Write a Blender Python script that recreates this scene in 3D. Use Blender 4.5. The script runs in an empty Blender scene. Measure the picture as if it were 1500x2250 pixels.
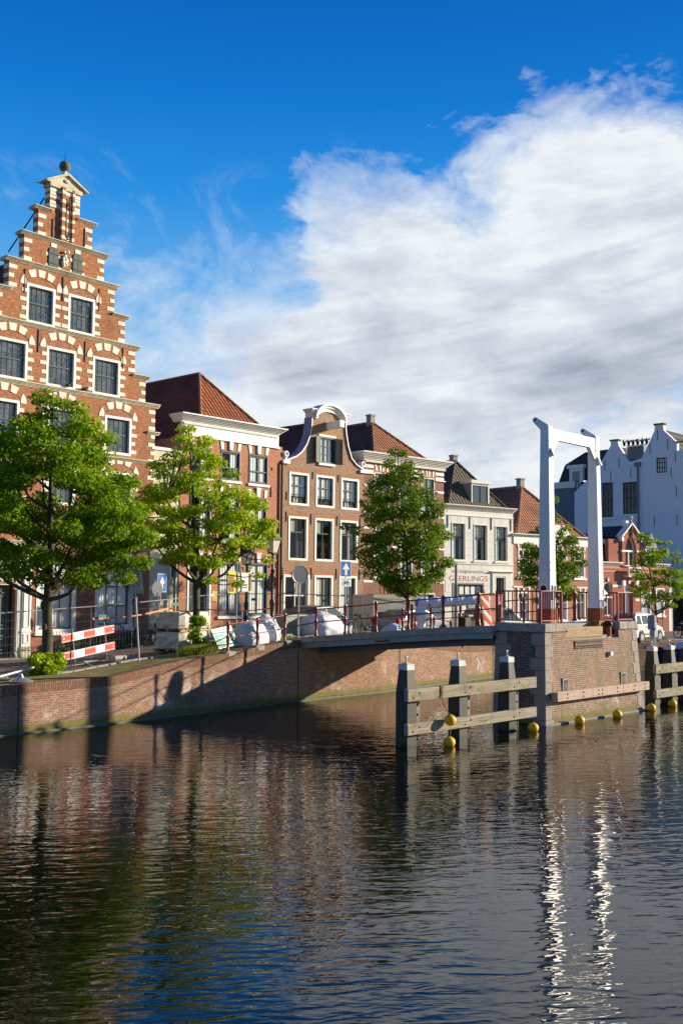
import bpy, bmesh, math, random
import numpy as np
from mathutils import Vector, Matrix
from mathutils.geometry import tessellate_polygon
R = math.radians
random.seed(7)
scn = bpy.context.scene
COL = scn.collection

# ------------------------------------------------------------------ materials
def newmat(name):
    m = bpy.data.materials.new(name); m.use_nodes = True
    nt = m.node_tree; nt.nodes.clear()
    out = nt.nodes.new('ShaderNodeOutputMaterial')
    return m, nt, out
class NB:
    """tiny node builder"""
    def __init__(s, nt): s.nt = nt
    def n(s, t, **kw):
        nd = s.nt.nodes.new(t)
        for k, v in kw.items():
            setattr(nd, k, v)
        return nd
    def link(s, a, b): s.nt.links.new(a, b)
    def put(s, sock, v):
        if isinstance(v, bpy.types.NodeSocket): s.link(v, sock)
        else: sock.default_value = v
    def math(s, op, a, b=0.0, c=None, clamp=False):
        nd = s.n('ShaderNodeMath', operation=op, use_clamp=clamp)
        s.put(nd.inputs[0], a); s.put(nd.inputs[1], b)
        if c is not None: s.put(nd.inputs[2], c)
        return nd.outputs[0]
    def mix(s, f, a, b, mode='MIX'):
        nd = s.n('ShaderNodeMix', data_type='RGBA', blend_type=mode)
        s.put(nd.inputs[0], f); s.put(nd.inputs[6], a); s.put(nd.inputs[7], b)
        return nd.outputs[2]
    def noise(s, vec, scale, detail=3, rough=.55, dist=0.0):
        nd = s.n('ShaderNodeTexNoise')
        if vec is not None: s.link(vec, nd.inputs['Vector'])
        nd.inputs['Scale'].default_value = scale; nd.inputs['Detail'].default_value = detail
        nd.inputs['Roughness'].default_value = rough; nd.inputs['Distortion'].default_value = dist
        return nd.outputs[0]
    def ss(s, v, a, b, lo=0.0, hi=1.0):
        nd = s.n('ShaderNodeMapRange', interpolation_type='SMOOTHSTEP')
        s.put(nd.inputs[0], v); nd.inputs[1].default_value = a; nd.inputs[2].default_value = b
        nd.inputs[3].default_value = lo; nd.inputs[4].default_value = hi
        return nd.outputs[0]
    def coords(s, kind='Object'):
        return s.n('ShaderNodeTexCoord').outputs[kind]
    def sep(s, v):
        nd = s.n('ShaderNodeSeparateXYZ'); s.link(v, nd.inputs[0]); return nd.outputs
    def comb(s, x, y, z=0.0):
        nd = s.n('ShaderNodeCombineXYZ'); s.put(nd.inputs[0], x); s.put(nd.inputs[1], y); s.put(nd.inputs[2], z)
        return nd.outputs[0]
    def scale(s, v, sx, sy, sz):
        nd = s.n('ShaderNodeMapping'); s.link(v, nd.inputs[0]); nd.inputs['Scale'].default_value = (sx, sy, sz)
        return nd.outputs[0]
    def bump(s, h, strength=.3, dist=.01):
        nd = s.n('ShaderNodeBump'); nd.inputs['Strength'].default_value = strength
        nd.inputs['Distance'].default_value = dist; s.link(h, nd.inputs['Height']); return nd.outputs[0]
    def bsdf(s, out, col, rough=.7, spec=.5, metal=0.0, normal=None):
        p = s.n('ShaderNodeBsdfPrincipled')
        s.put(p.inputs['Base Color'], col); s.put(p.inputs['Roughness'], rough)
        p.inputs['Specular IOR Level'].default_value = spec; p.inputs['Metallic'].default_value = metal
        if normal is not None: s.link(normal, p.inputs['Normal'])
        s.link(p.outputs[0], out.inputs[0]); return p
def c4(c): return (c[0], c[1], c[2], 1.0)

def plain(name, c, rough=.6, var=.12, nscale=3.0, metal=0.0, spec=.4, dirt=0.0, dirtc=(.08, .07, .05), bump=0.0, wet=False):
    m, nt, out = newmat(name); b = NB(nt); co = b.coords()
    n1 = b.noise(co, nscale, 5, .6); n2 = b.noise(co, nscale * 9, 3, .6)
    f = b.math('ADD', b.math('MULTIPLY', n1, .7), b.math('MULTIPLY', n2, .3))
    lo = tuple(x * (1 - var) for x in c); hi = tuple(min(1, x * (1 + var)) for x in c)
    col = b.mix(b.ss(f, .3, .7), c4(lo), c4(hi))
    if dirt > 0:
        z = b.scale(co, 1, 1, .25)
        d = b.ss(b.noise(z, nscale * 2.3, 6, .65), .52, .75, 0, dirt)
        col = b.mix(d, col, c4(dirtc))
    if wet:
        zz_ = b.math('ADD', b.sep(co)[2], b.math('MULTIPLY', b.math('SUBTRACT', n1, .5), .4)); col = b.mix(b.ss(zz_, .42, .16, 0, .8), col, (.05, .065, .015, 1)); col = b.mix(b.ss(zz_, .14, .02, 0, .95), col, (.006, .007, .005, 1))
    nm = b.bump(n2, bump, .01) if bump else None
    b.bsdf(out, col, b.math('ADD', rough - .08, b.math('MULTIPLY', n2, .16)), spec, metal, nm)
    return m

def brick(name, c1, c2, mortar, vert=False, bw=.22, rh=.062, ms=.009, soot=.35, sootc=(.05, .035, .03), pale=0.0, water=False, swap='xz', contrast=1.0, moss=0.0):
    if 'pier' not in name and 'quay' not in name: c1 = tuple(v * 1.28 for v in c1); c2 = tuple(v * 1.28 for v in c2); mortar = tuple(v * 1.15 for v in mortar)
    m, nt, out = newmat(name); b = NB(nt); co = b.coords(); x, y, z = b.sep(co)
    if swap == 'xz': h = x
    elif swap == 'yz': h = y
    elif swap == 'xy': h = x; z = y
    # wobble so that the courses are not ruler straight
    wob = b.math('MULTIPLY', b.math('SUBTRACT', b.noise(co, .9, 2), .5), .03)
    zz = b.math('ADD', z, wob)
    vec = b.comb(zz, h) if vert else b.comb(h, zz)
    br = b.n('ShaderNodeTexBrick'); b.link(vec, br.inputs['Vector'])
    br.inputs['Color1'].default_value = c4(c1); br.inputs['Color2'].default_value = c4(c2)
    br.inputs['Mortar'].default_value = c4(mortar); br.inputs['Scale'].default_value = 1
    br.inputs['Mortar Size'].default_value = ms; br.inputs['Mortar Smooth'].default_value = .3
    br.inputs['Brick Width'].default_value = bw; br.inputs['Row Height'].default_value = rh
    br.inputs['Bias'].default_value = 0.0
    col = br.outputs['Color']
    # brick scale mottling
    nm = b.noise(b.scale(co, 5, 5, 14), 1.0, 3, .6)
    col = b.mix(b.ss(nm, .35, .7, 0, .45 * contrast), col, c4(tuple(v * .45 for v in c1)))
    nh = b.noise(b.scale(co, 4, 4, 11), 1.3, 2, .6)
    col = b.mix(b.ss(nh, .55, .75, 0, .35 * contrast), col, c4(tuple(min(1, v * 1.7) for v in c2)))
    big = b.noise(b.scale(co, .5, .5, .35), 1.0, 5, .65)
    col = b.mix(b.ss(big, .48, .75, 0, soot), col, c4(sootc))
    if pale > 0:
        pn = b.noise(co, 1.1, 7, .75, .6)
        zmask = b.ss(z, .1, .5) if water else 1.0
        zmask2 = b.ss(z, 1.5, .8) if water else 1.0
        pf = b.math('MULTIPLY', b.math('MULTIPLY', b.ss(pn, .54, .68, 0, pale), zmask), zmask2)
        col = b.mix(pf, col, (.62, .55, .48, 1))
    if moss > 0:
        mn = b.noise(b.scale(co, 2.6, 2.6, .7), 1.0, 6, .7)
        col = b.mix(b.ss(mn, .5, .72, 0, moss), col, (.16, .17, .05, 1))
    if water:
        edge = b.math('ADD', z, b.math('MULTIPLY', b.math('SUBTRACT', b.noise(co, 3.0, 5, .7), .5), .35))
        col = b.mix(b.ss(edge, .31, .14, 0, .85), col, (.17, .16, .03, 1))
        col = b.mix(b.ss(edge, .08, -.02, 0, .95), col, (.03, .035, .02, 1))
    hgt = b.math('ADD', br.outputs['Fac'], b.math('MULTIPLY', nm, -.6))
    inv = b.math('MULTIPLY', hgt, -1.0)
    b.bsdf(out, col, .85, .25, 0, b.bump(inv, .5, .012))
    return m

def tiles(name, c1, c2, dark, axis='x', moss=0.0, pitch=.24, row=.32):
    """pantile roof: rounded ridges run down the slope, rows across it"""
    m, nt, out = newmat(name); b = NB(nt); co = b.coords(); x, y, z = b.sep(co)
    h = x if axis == 'x' else y
    wob = b.math('MULTIPLY', b.math('SUBTRACT', b.noise(co, 1.5, 2), .5), .12)
    hh = b.math('ADD', h, wob)
    s1 = b.math('ABSOLUTE', b.math('SINE', b.math('MULTIPLY', hh, math.pi / pitch)))
    fr = b.math('FRACT', b.math('DIVIDE', b.math('ADD', z, b.math('MULTIPLY', wob, .5)), row * .75))
    n = b.noise(b.scale(co, 4, 4, 4), 1.0, 3, .6); big = b.noise(co, .45, 5, .6)
    col = b.mix(b.ss(n, .3, .7), c4(c1), c4(c2))
    col = b.mix(b.ss(big, .45, .7, 0, .6), col, c4(dark))
    col = b.mix(b.ss(s1, .45, .02, 0, .75), col, c4(tuple(v * .35 for v in dark)))
    col = b.mix(b.ss(fr, .22, .0, 0, .7), col, c4(tuple(v * .35 for v in dark)))
    if moss: col = b.mix(b.ss(b.noise(co, 1.7, 6, .7), .5, .7, 0, moss), col, (.09, .10, .03, 1))
    hgt = b.math('ADD', b.math('MULTIPLY', s1, 1.0), b.math('MULTIPLY', fr, -.5))
    b.bsdf(out, col, .75, .3, 0, b.bump(hgt, .9, .06))
    return m

M = {}
M['h1'] = brick('red_brick_weathered', (.38, .128, .052), (.46, .19, .08), (.25, .17, .11), soot=.65, sootc=(.13, .06, .04), contrast=1.5, ms=.012)
M['h1g'] = brick('dark_red_brick', (.30, .10, .055), (.36, .14, .075), (.30, .22, .17), soot=.35)
M['h2'] = brick('orange_red_brick', (.43, .16, .085), (.49, .21, .12), (.40, .24, .17), soot=.35, sootc=(.2, .08, .05))
M['h3'] = brick('brown_brick', (.30, .165, .09), (.38, .22, .13), (.38, .31, .24), soot=.35, sootc=(.14, .07, .04), contrast=.9)
M['h3top'] = brick('soldier_brick', (.38, .14, .06), (.45, .2, .09), (.35, .25, .17), vert=True, soot=.3)
M['h4'] = brick('purple_brown_brick', (.24, .10, .06), (.32, .15, .09), (.32, .24, .19), soot=.3)
M['h6'] = brick('russet_brick', (.42, .17, .09), (.5, .22, .12), (.45, .32, .24), soot=.2, sootc=(.15, .07, .05))
M['h8'] = brick('deep_red_brick', (.36, .10, .055), (.42, .14, .08), (.34, .22, .17), soot=.2)
M['arch'] = brick('arch_brick', (.36, .11, .04), (.45, .16, .06), (.3, .2, .13), vert=True, bw=.25, rh=.055, soot=.25)
M['quay'] = brick('quay_brick', (.26, .13, .08), (.41, .22, .14), (.50, .37, .26), bw=.21, rh=.066, ms=.0105, soot=.6, sootc=(.12, .07, .045), pale=.9, water=True, moss=.25)
M['quaytop'] = brick('quay_soldier_brick', (.27, .12, .07), (.38, .18, .11), (.13, .095, .06), vert=True, bw=.27, rh=.075, ms=.018, soot=.5, sootc=(.09, .06, .035), moss=.45)
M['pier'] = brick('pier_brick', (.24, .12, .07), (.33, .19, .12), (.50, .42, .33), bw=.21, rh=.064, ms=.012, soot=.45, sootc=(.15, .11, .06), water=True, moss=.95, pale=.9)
M['pierdark'] = brick('pier_brick_shaded', (.10, .055, .04), (.17, .10, .07), (.38, .34, .31), bw=.21, rh=.064, ms=.008, soot=.8, sootc=(.015, .013, .013), swap='yz', water=True)  # dark copy of the pier brick, shade of the side face put into its colour
M['paving'] = brick('street_clinker', (.20, .13, .095), (.27, .18, .13), (.12, .09, .07), swap='xy', soot=.5, sootc=(.09, .065, .05))
M['sand'] = plain('sandstone', (.82, .77, .62), .8, .10, 4, dirt=.3, dirtc=(.5, .38, .16), bump=.3)
M['cornice'] = plain('weathered_stone_moulding', (.62, .56, .40), .8, .22, 2.5, dirt=.5, dirtc=(.22, .19, .09), bump=.3)
M['white'] = plain('white_paint', (.86, .84, .77), .5, .05, 2, dirt=.18, dirtc=(.42, .40, .33))
M['cream'] = plain('cream_plaster', (.66, .60, .40), .8, .06, .8, dirt=.2, dirtc=(.4, .36, .25), bump=.1)
M['ivory'] = plain('ivory_painted_stone', (.85, .82, .71), .7, .05, .8, dirt=.2, dirtc=(.5, .46, .36), bump=.1)
M['greyplinth'] = plain('grey_plinth', (.15, .16, .16), .8, .15, 2, dirt=.3)
M['darkgreen'] = plain('dark_green_paint', (.018, .03, .028), .35, .2, 3)
M['sage'] = plain('pale_green_shutter', (.12, .145, .12), .6, .15, 4, dirt=.3)
M['greyshutter'] = plain('grey_green_shutter', (.10, .12, .11), .7, .15, 3, dirt=.2)
M['lead'] = plain('lead_sheet', (.25, .28, .36), .5, .15, 2)
M['iron'] = plain('black_iron', (.02, .02, .022), .6, .3, 4)
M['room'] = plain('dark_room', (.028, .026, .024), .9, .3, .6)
M['curtain'] = plain('net_curtain', (.86, .88, .84), .9, .08, 4)
M['linen'] = plain('beige_curtain', (.48, .46, .37), .9, .1, 4)
M['blind'] = plain('white_panel_shutter', (.82, .83, .84), .6, .04, 2)
M['rooft1'] = tiles('dark_pantiles', (.10, .055, .035), (.15, .08, .045), (.04, .028, .02), 'y', .25)
M['rooft2x'] = tiles('red_pantiles', (.34, .085, .03), (.42, .13, .045), (.13, .04, .02), 'x', .15)
M['rooft2y'] = tiles('red_pantiles_side', (.36, .075, .025), (.42, .11, .035), (.09, .028, .016), 'y', .05, pitch=.3)
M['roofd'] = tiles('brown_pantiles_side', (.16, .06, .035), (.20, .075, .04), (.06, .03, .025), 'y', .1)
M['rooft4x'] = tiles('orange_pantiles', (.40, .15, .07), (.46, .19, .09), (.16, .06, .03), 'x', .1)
M['rooft5x'] = tiles('grey_moss_tiles', (.13, .115, .07), (.17, .15, .09), (.05, .045, .03), 'x', .45)
M['rooft5y'] = tiles('grey_moss_tiles_side', (.10, .09, .06), (.13, .115, .08), (.04, .035, .025), 'y', .35)
M['slate'] = tiles('slate', (.045, .05, .06), (.07, .075, .085), (.03, .032, .036), 'x', .1, pitch=.3)
M['hip'] = plain('ridge_tile', (.36, .16, .08), .8, .35, 3, dirt=.4, dirtc=(.1, .06, .04))
M['hipd'] = plain('dark_ridge_tile', (.12, .09, .06), .8, .3, 3, dirt=.4)
M['maroon'] = plain('maroon_rail_paint', (.27, .024, .016), .35, .25, 5, spec=.5, dirt=.25, dirtc=(.10, .03, .02))
M['redbox'] = plain('oxide_red_cabinet_paint', (.33, .045, .025), .45, .12, 2, dirt=.25, dirtc=(.16, .04, .03))
M['steel'] = plain('grey_steel_paint', (.27, .30, .30), .45, .12, 2, dirt=.35, dirtc=(.10, .10, .09))
M['girder'] = plain('girder_paint', (.085, .095, .10), .5, .15, 1.5, dirt=.3)
M['galv'] = plain('galvanised_steel', (.42, .43, .45), .4, .2, 8, metal=.6)
M['kerb'] = plain('grey_kerb_stone', (.38, .34, .29), .9, .22, 5, dirt=.35, dirtc=(.08, .075, .055), bump=.4)
M['granite'] = plain('granite', (.33, .27, .22), .8, .35, 22, dirt=.5, dirtc=(.12, .10, .085), bump=.4)
M['conc'] = plain('concrete', (.38, .36, .31), .9, .2, 5, dirt=.4, bump=.3)
M['wood'] = None; M['freshwood'] = None
M['portal'] = plain('portal_white_paint', (.80, .81, .83), .35, .05, .8, dirt=.5, dirtc=(.50, .47, .40))
M['rust'] = plain('rusty_steel', (.34, .10, .025), .7, .5, 5, dirt=.8, dirtc=(.05, .02, .012), bump=.3)
M['pile'] = plain('black_green_pile', (.05, .05, .035), .6, .3, 5, dirt=.4, dirtc=(.015, .018, .016), wet=True)
M['pilelit'] = M['pile']
M['cap'] = plain('white_pile_cap', (.60, .60, .56), .6, .1, 5, dirt=.4, dirtc=(.3, .28, .2))
M['buoy'] = plain('yellow_plastic', (.95, .47, .01), .5, .15, 4, dirt=.55, dirtc=(.45, .22, .02))
M['rope'] = plain('old_rope', (.25, .20, .09), .9, .3, 20)
M['bark'] = plain('bark', (.075, .065, .04), .9, .45, 9, dirt=.4, dirtc=(.04, .05, .02), bump=.8)
M['soil'] = plain('mossy_verge', (.24, .20, .055), 1, .5, 1.6, dirt=.7, dirtc=(.17, .12, .07), bump=.6)
M['tarp'] = plain('white_woven_sack', (.62, .64, .70), .6, .12, 2.5, dirt=.25, dirtc=(.35, .33, .3), bump=.4)
M['oldtarp'] = plain('faded_wrap', (.66, .60, .50), .8, .25, 4, dirt=.5, dirtc=(.2, .17, .12), bump=.8)
M['wrap'] = plain('white_plastic_wrap', (.82, .83, .87), .35, .06, 5, bump=.3)
M['wrapblue'] = plain('blue_tape', (.10, .18, .5), .4, .1, 5)
M['teal'] = plain('teal_board_paint', (.012, .30, .21), .5, .1, 2)
M['signblue'] = plain('sign_blue', (.01, .10, .45), .4, .06, 2)
M['signwhite'] = plain('sign_white', (.80, .80, .80), .4, .05, 3)
M['signred'] = plain('sign_red', (.72, .05, .025), .45, .08, 3)
M['signgrey'] = plain('sign_back_grey', (.16, .18, .20), .5, .15, 3)
M['orange'] = plain('orange_ribbon', (.85, .22, .02), .6, .1, 5)
M['yellow'] = plain('yellow_edge', (.80, .62, .02), .5, .1, 3)
M['binz'] = plain('faded_green_container', (.30, .33, .24), .7, .15, 2, dirt=.3)
M['brass'] = plain('brass_plate', (.50, .36, .08), .35, .2, 4, metal=.5)
M['lampgreen'] = plain('lamp_post_green', (.012, .035, .03), .4, .2, 4)
M['lampglass'] = plain('frosted_lantern_glass', (.72, .64, .50), .4, .1, 5)
M['copper'] = plain('brown_copper', (.25, .10, .04), .5, .3, 4)
M['clad'] = plain('blue_grey_cladding', (.20, .23, .27), .6, .1, 1)
M['whwall'] = plain('whitewashed_brick', (.86, .89, .90), .8, .04, .5, dirt=.2, dirtc=(.5, .52, .54), bump=.15)
M['vanwhite'] = plain('champagne_car_paint', (.72, .70, .64), .25, .03, 1, spec=.6)
M['carblue'] = plain('dark_blue_car_paint', (.015, .025, .055), .2, .1, 1, spec=.6)
M['carteal'] = plain('grey_car_paint', (.22, .27, .29), .25, .05, 1, spec=.6)
M['rubber'] = plain('rubber', (.018, .018, .018), .8, .2, 5)
M['alloy'] = plain('alloy', (.45, .45, .47), .3, .1, 5, metal=.8)
M['tail'] = plain('tail_lamp_red', (.42, .012, .012), .3, .1, 5)
M['hull'] = plain('navy_hull_paint', (.01, .03, .07), .3, .2, 1)
M['cabin'] = plain('cabin_white', (.62, .68, .76), .4, .05, 1)
M['cratebeige'] = plain('beige_truck_panel', (.62, .58, .47), .6, .1, 1.5, dirt=.2)
M['flower'] = plain('pink_flowers', (.5, .09, .2), .8, .4, 12)
M['stonehole'] = plain('granite_block', (.27, .25, .22), .9, .2, 12, bump=.3)
M['wetstone'] = plain('wet_ledge_stone', (.17, .17, .13), .7, .25, 4, dirt=.6, dirtc=(.07, .08, .02))
M['gothorange'] = plain('orange_tile_frieze', (.55, .14, .04), .6, .2, 8)
M['soilred'] = plain('lead_text_red', (.38, .05, .06), .6, .1, 3)
M['textgrey'] = plain('text_grey', (.14, .12, .12), .6, .1, 3)
M['chrome'] = plain('chrome', (.7, .7, .7), .15, .05, 3, metal=.9)

def woodmat(name, c1, c2, dark, moss=0.0, axis=0):
    m, nt, out = newmat(name); b = NB(nt); co = b.coords()
    sc = [14, 14, 14]; sc[axis] = .9
    n = b.noise(b.scale(co, *sc), 1.0, 6, .7, .6)
    col = b.mix(b.ss(n, .35, .65), c4(c1), c4(c2))
    n2 = b.noise(b.scale(co, sc[0] * 1.7, sc[1] * 1.7, sc[2] * 1.7), 1.0, 4, .6)
    col = b.mix(b.ss(n2, .58, .66, 0, .7), col, c4(dark))
    if moss: col = b.mix(b.ss(b.noise(co, 2.5, 6, .7), .48, .68, 0, moss), col, (.14, .15, .04, 1))
    if moss: zz_ = b.math('ADD', b.sep(co)[2], b.math('MULTIPLY', b.math('SUBTRACT', n2, .5), .3)); col = b.mix(b.ss(zz_, .35, .10, 0, .9), col, (.04, .05, .012, 1))
    b.bsdf(out, col, .85, .2, 0, b.bump(n, .5, .01)); return m
M['wood'] = woodmat('weathered_timber', (.27, .22, .15), (.42, .37, .27), (.10, .08, .05), .55)
M['woodv'] = woodmat('weathered_timber_upright', (.22, .19, .15), (.36, .32, .26), (.08, .07, .05), .35, 2)
M['freshwood'] = woodmat('fresh_hardwood', (.48, .33, .24), (.62, .46, .34), (.33, .22, .15))
M['oldbeam'] = woodmat('yellowed_beam', (.40, .27, .14), (.50, .37, .21), (.15, .09, .04))

def glassmat(name, tint=(.9, .93, .92), refl=1.0, painted_refl=0.0):
    m, nt, out = newmat(name); b = NB(nt); co = b.coords()
    nm = b.bump(b.noise(co, 1.3, 2), .12, .05)
    lw = b.n('ShaderNodeLayerWeight'); lw.inputs[0].default_value = .5; b.link(nm, lw.inputs['Normal'])
    fres = b.math('ADD', b.math('MULTIPLY', b.math('POWER', lw.outputs['Facing'], 5.0), .9), .07)
    tr = b.n('ShaderNodeBsdfTransparent'); tr.inputs[0].default_value = c4(tint)
    gl = b.n('ShaderNodeBsdfGlossy'); gl.inputs['Roughness'].default_value = .03; b.link(nm, gl.inputs['Normal'])
    mx = b.n('ShaderNodeMixShader'); b.link(b.math('MULTIPLY', fres, refl, clamp=True), mx.inputs[0])
    if painted_refl:  # grey diffuse per pane, painted stand-in for reflected sky
        df = b.n('ShaderNodeBsdfDiffuse'); fx = b.n('ShaderNodeTexWhiteNoise', noise_dimensions='3D'); sx_, sy_, sz_ = b.sep(co); b.link(b.comb(b.math('FLOOR', b.math('MULTIPLY', sx_, 3.7)), 0.0, b.math('FLOOR', b.math('MULTIPLY', sz_, 4.1))), fx.inputs['Vector']); b.link(b.mix(fx.outputs['Value'], (.10, .115, .13, 1), (.30, .32, .33, 1)), df.inputs[0]); dm_ = b.n('ShaderNodeMixShader'); dm_.inputs[0].default_value = painted_refl; b.link(tr.outputs[0], dm_.inputs[1]); b.link(df.outputs[0], dm_.inputs[2]); tr = dm_
    b.link(tr.outputs[0], mx.inputs[1]); b.link(gl.outputs[0], mx.inputs[2]); b.link(mx.outputs[0], out.inputs[0])
    return m
M['glass'] = glassmat('window_glass', (.96, .97, .96), refl=1.0)
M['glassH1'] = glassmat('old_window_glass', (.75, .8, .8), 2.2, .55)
def carglass():
    m, nt, out = newmat('car_glass'); b = NB(nt)
    b.bsdf(out, (.10, .13, .13, 1), .05, .9); return m
M['carglass'] = carglass()

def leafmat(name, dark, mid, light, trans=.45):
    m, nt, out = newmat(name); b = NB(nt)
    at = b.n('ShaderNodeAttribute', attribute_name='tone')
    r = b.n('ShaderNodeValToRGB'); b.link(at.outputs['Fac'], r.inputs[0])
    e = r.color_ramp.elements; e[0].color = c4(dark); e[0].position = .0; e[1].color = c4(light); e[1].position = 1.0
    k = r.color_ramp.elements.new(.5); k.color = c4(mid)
    df = b.n('ShaderNodeBsdfPrincipled'); b.link(r.outputs[0], df.inputs['Base Color'])
    df.inputs['Roughness'].default_value = .5; df.inputs['Specular IOR Level'].default_value = .15
    tl = b.n('ShaderNodeBsdfTranslucent'); tc = b.mix(.5, r.outputs[0], (.38, .42, .02, 1)); b.link(tc, tl.inputs[0])
    mx = b.n('ShaderNodeMixShader'); mx.inputs[0].default_value = trans
    b.link(df.outputs[0], mx.inputs[1]); b.link(tl.outputs[0], mx.inputs[2]); b.link(mx.outputs[0], out.inputs[0])
    return m
M['leaf1'] = leafmat('maple_leaf', (.045, .125, .003), (.16, .34, .004), (.42, .62, .008), .5)
M['leaf2'] = leafmat('yellow_green_leaf', (.10, .20, .004), (.35, .52, .008), (.66, .78, .02), .5)
M['leaf3'] = leafmat('lime_tree_leaf', (.025, .085, .006), (.07, .20, .008), (.20, .38, .012), .42)
M['leaf5'] = leafmat('young_tree_leaf', (.045, .14, .005), (.14, .33, .008), (.36, .54, .015), .45)
M['grassm'] = leafmat('grass_blade', (.10, .16, .02), (.22, .26, .03), (.42, .38, .07), .4)

# ------------------------------------------------------------------ geometry helpers
SPLITN = {'cap_stones': 'cap_stone', 'edge_kerb': 'deck_kerb', 'girder': 'main_girder', 'soldier_lintel': 'brick_lintel', 'wall_anchors': 'wall_anchor', 'stone_bands': 'stone_band',
          'keystones': 'keystone', 'curved_coping': 'gable_coping', 'coping_edge': 'coping_lip', 'orange_lintel': 'tile_lintel', 'dormer_side': 'dormer_cheek', 'red_panel': 'red_board_panel', 'rails': 'rail',
          'pilaster_plinth': 'plinth_block', 'gable_window_trim': 'stone_sill', 'sill_and_keys': 'window_stone', 'tile_frieze': 'frieze', 'rusty_bracket': 'bracket', 'roof_rail': 'roof_bar', 'tail_lamp': 'rear_lamp',
          'headlight': 'headlamp', 'granite_quoins': 'granite_corner', 'white_stone_trim': 'white_stone', 'post_footing': 'footing'}
class MB:
    def __init__(s): s.v = []; s.f = []; s.ng = []
    def _add(s, vs, fs):
        o = len(s.v); s.v += [tuple(p) for p in vs]; s.f += [tuple(i + o for i in f) for f in fs]; return s
    def box(s, x0, x1, y0, y1, z0, z1):
        vs = [(x, y, z) for z in (z0, z1) for y in (y0, y1) for x in (x0, x1)]
        return s._add(vs, [(0, 2, 3, 1), (4, 5, 7, 6), (0, 1, 5, 4), (2, 6, 7, 3), (0, 4, 6, 2), (1, 3, 7, 5)])
    def hexa(s, b4, t4):
        return s._add(list(b4) + list(t4), [(3, 2, 1, 0), (4, 5, 6, 7), (0, 1, 5, 4), (1, 2, 6, 5), (2, 3, 7, 6), (3, 0, 4, 7)])
    def taper(s, cx, cy, z0, z1, a0, b0, a1, b1):
        q = lambda z, a, b: [(cx - a, cy - b, z), (cx + a, cy - b, z), (cx + a, cy + b, z), (cx - a, cy + b, z)]
        return s.hexa(q(z0, a0, b0), q(z1, a1, b1))
    def prism(s, poly, a0, a1, axis='y'):
        """poly of 2D points; axis y: (x,z) extruded in y; axis x: (y,z) extruded in x; axis z: (x,y)"""
        def P(p, a):
            return (p[0], a, p[1]) if axis == 'y' else (a, p[0], p[1]) if axis == 'x' else (p[0], p[1], a)
        n = len(poly)
        return s._add([P(p, a0) for p in poly] + [P(p, a1) for p in poly],
                      [tuple(range(n)), tuple(range(2 * n - 1, n - 1, -1))] + [(i, (i + 1) % n, (i + 1) % n + n, i + n) for i in range(n)])
    def tube(s, p0, p1, r0, r1=None, n=8, caps=True):
        r1 = r0 if r1 is None else r1
        p0 = Vector(p0); p1 = Vector(p1); d = (p1 - p0)
        if d.length < 1e-6: return s
        d.normalize(); a = d.orthogonal().normalized(); b = d.cross(a)
        vs = []
        for p, r in ((p0, r0), (p1, r1)):
            for i in range(n):
                t = 2 * math.pi * i / n; vs.append(p + a * (math.cos(t) * r) + b * (math.sin(t) * r))
        fs = [(i, (i + 1) % n, (i + 1) % n + n, i + n) for i in range(n)]
        if caps: fs += [tuple(range(n - 1, -1, -1)), tuple(range(n, 2 * n))]
        return s._add(vs, fs)
    def path(s, pts, r, n=6):
        for i in range(len(pts) - 1):
            ra = r[i] if isinstance(r, (list, tuple)) else r; rb = r[i + 1] if isinstance(r, (list, tuple)) else r
            s.tube(pts[i], pts[i + 1], ra, rb, n, True)
        return s
    def lathe(s, prof, c=(0, 0, 0), n=12):
        vs = []; 
        for r, z in prof:
            for i in range(n):
                t = 2 * math.pi * i / n; vs.append((c[0] + r * math.cos(t), c[1] + r * math.sin(t), c[2] + z))
        fs = []
        for j in range(len(prof) - 1):
            for i in range(n):
                k = (i + 1) % n; fs.append((j * n + i, j * n + k, (j + 1) * n + k, (j + 1) * n + i))
        fs += [tuple(range(n - 1, -1, -1)), tuple(range((len(prof) - 1) * n, len(prof) * n))]
        return s._add(vs, fs)
    def sphere(s, c, r, sx=1, sy=1, sz=1, n=14):
        prof = [(r * math.sin(math.pi * j / n), -r * math.cos(math.pi * j / n)) for j in range(n + 1)]
        o = len(s.v); s.lathe([(max(a, 1e-4), b) for a, b in prof], (0, 0, 0), n * 2)
        s.v[o:] = [(c[0] + x * sx, c[1] + y * sy, c[2] + z * sz) for x, y, z in s.v[o:]]
        return s
    def torus(s, c, R_, r, ax='y', n=24, k=6):
        vs = []
        for i in range(n):
            t = 2 * math.pi * i / n
            for j in range(k):
                u = 2 * math.pi * j / k; rr = R_ + r * math.cos(u); a, b_, w = rr * math.cos(t), rr * math.sin(t), r * math.sin(u)
                vs.append((c[0] + a, c[1] + w, c[2] + b_) if ax == 'y' else (c[0] + w, c[1] + a, c[2] + b_) if ax == 'x' else (c[0] + a, c[1] + b_, c[2] + w))
        fs = [(i * k + j, ((i + 1) % n) * k + j, ((i + 1) % n) * k + (j + 1) % k, i * k + (j + 1) % k) for i in range(n) for j in range(k)]
        return s._add(vs, fs)
    def sheet(s, outline, holes, y0, y1):
        """flat slab in the x-z plane with rectangular or polygonal holes"""
        loops = [outline] + holes
        tri = tessellate_polygon([[Vector((p[0], p[1], 0)) for p in l] for l in loops])
        flat = [p for l in loops for p in l]; n = len(flat)
        vs = [(p[0], y0, p[1]) for p in flat] + [(p[0], y1, p[1]) for p in flat]
        fs = [tuple(t) for t in tri] + [tuple(i + n for i in reversed(t)) for t in tri]
        o = 0
        for l in loops:
            m = len(l)
            for i in range(m):
                a, b = o + i, o + (i + 1) % m; fs.append((a, b, b + n, a + n))
            o += m
        return s._add(vs, fs)
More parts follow.
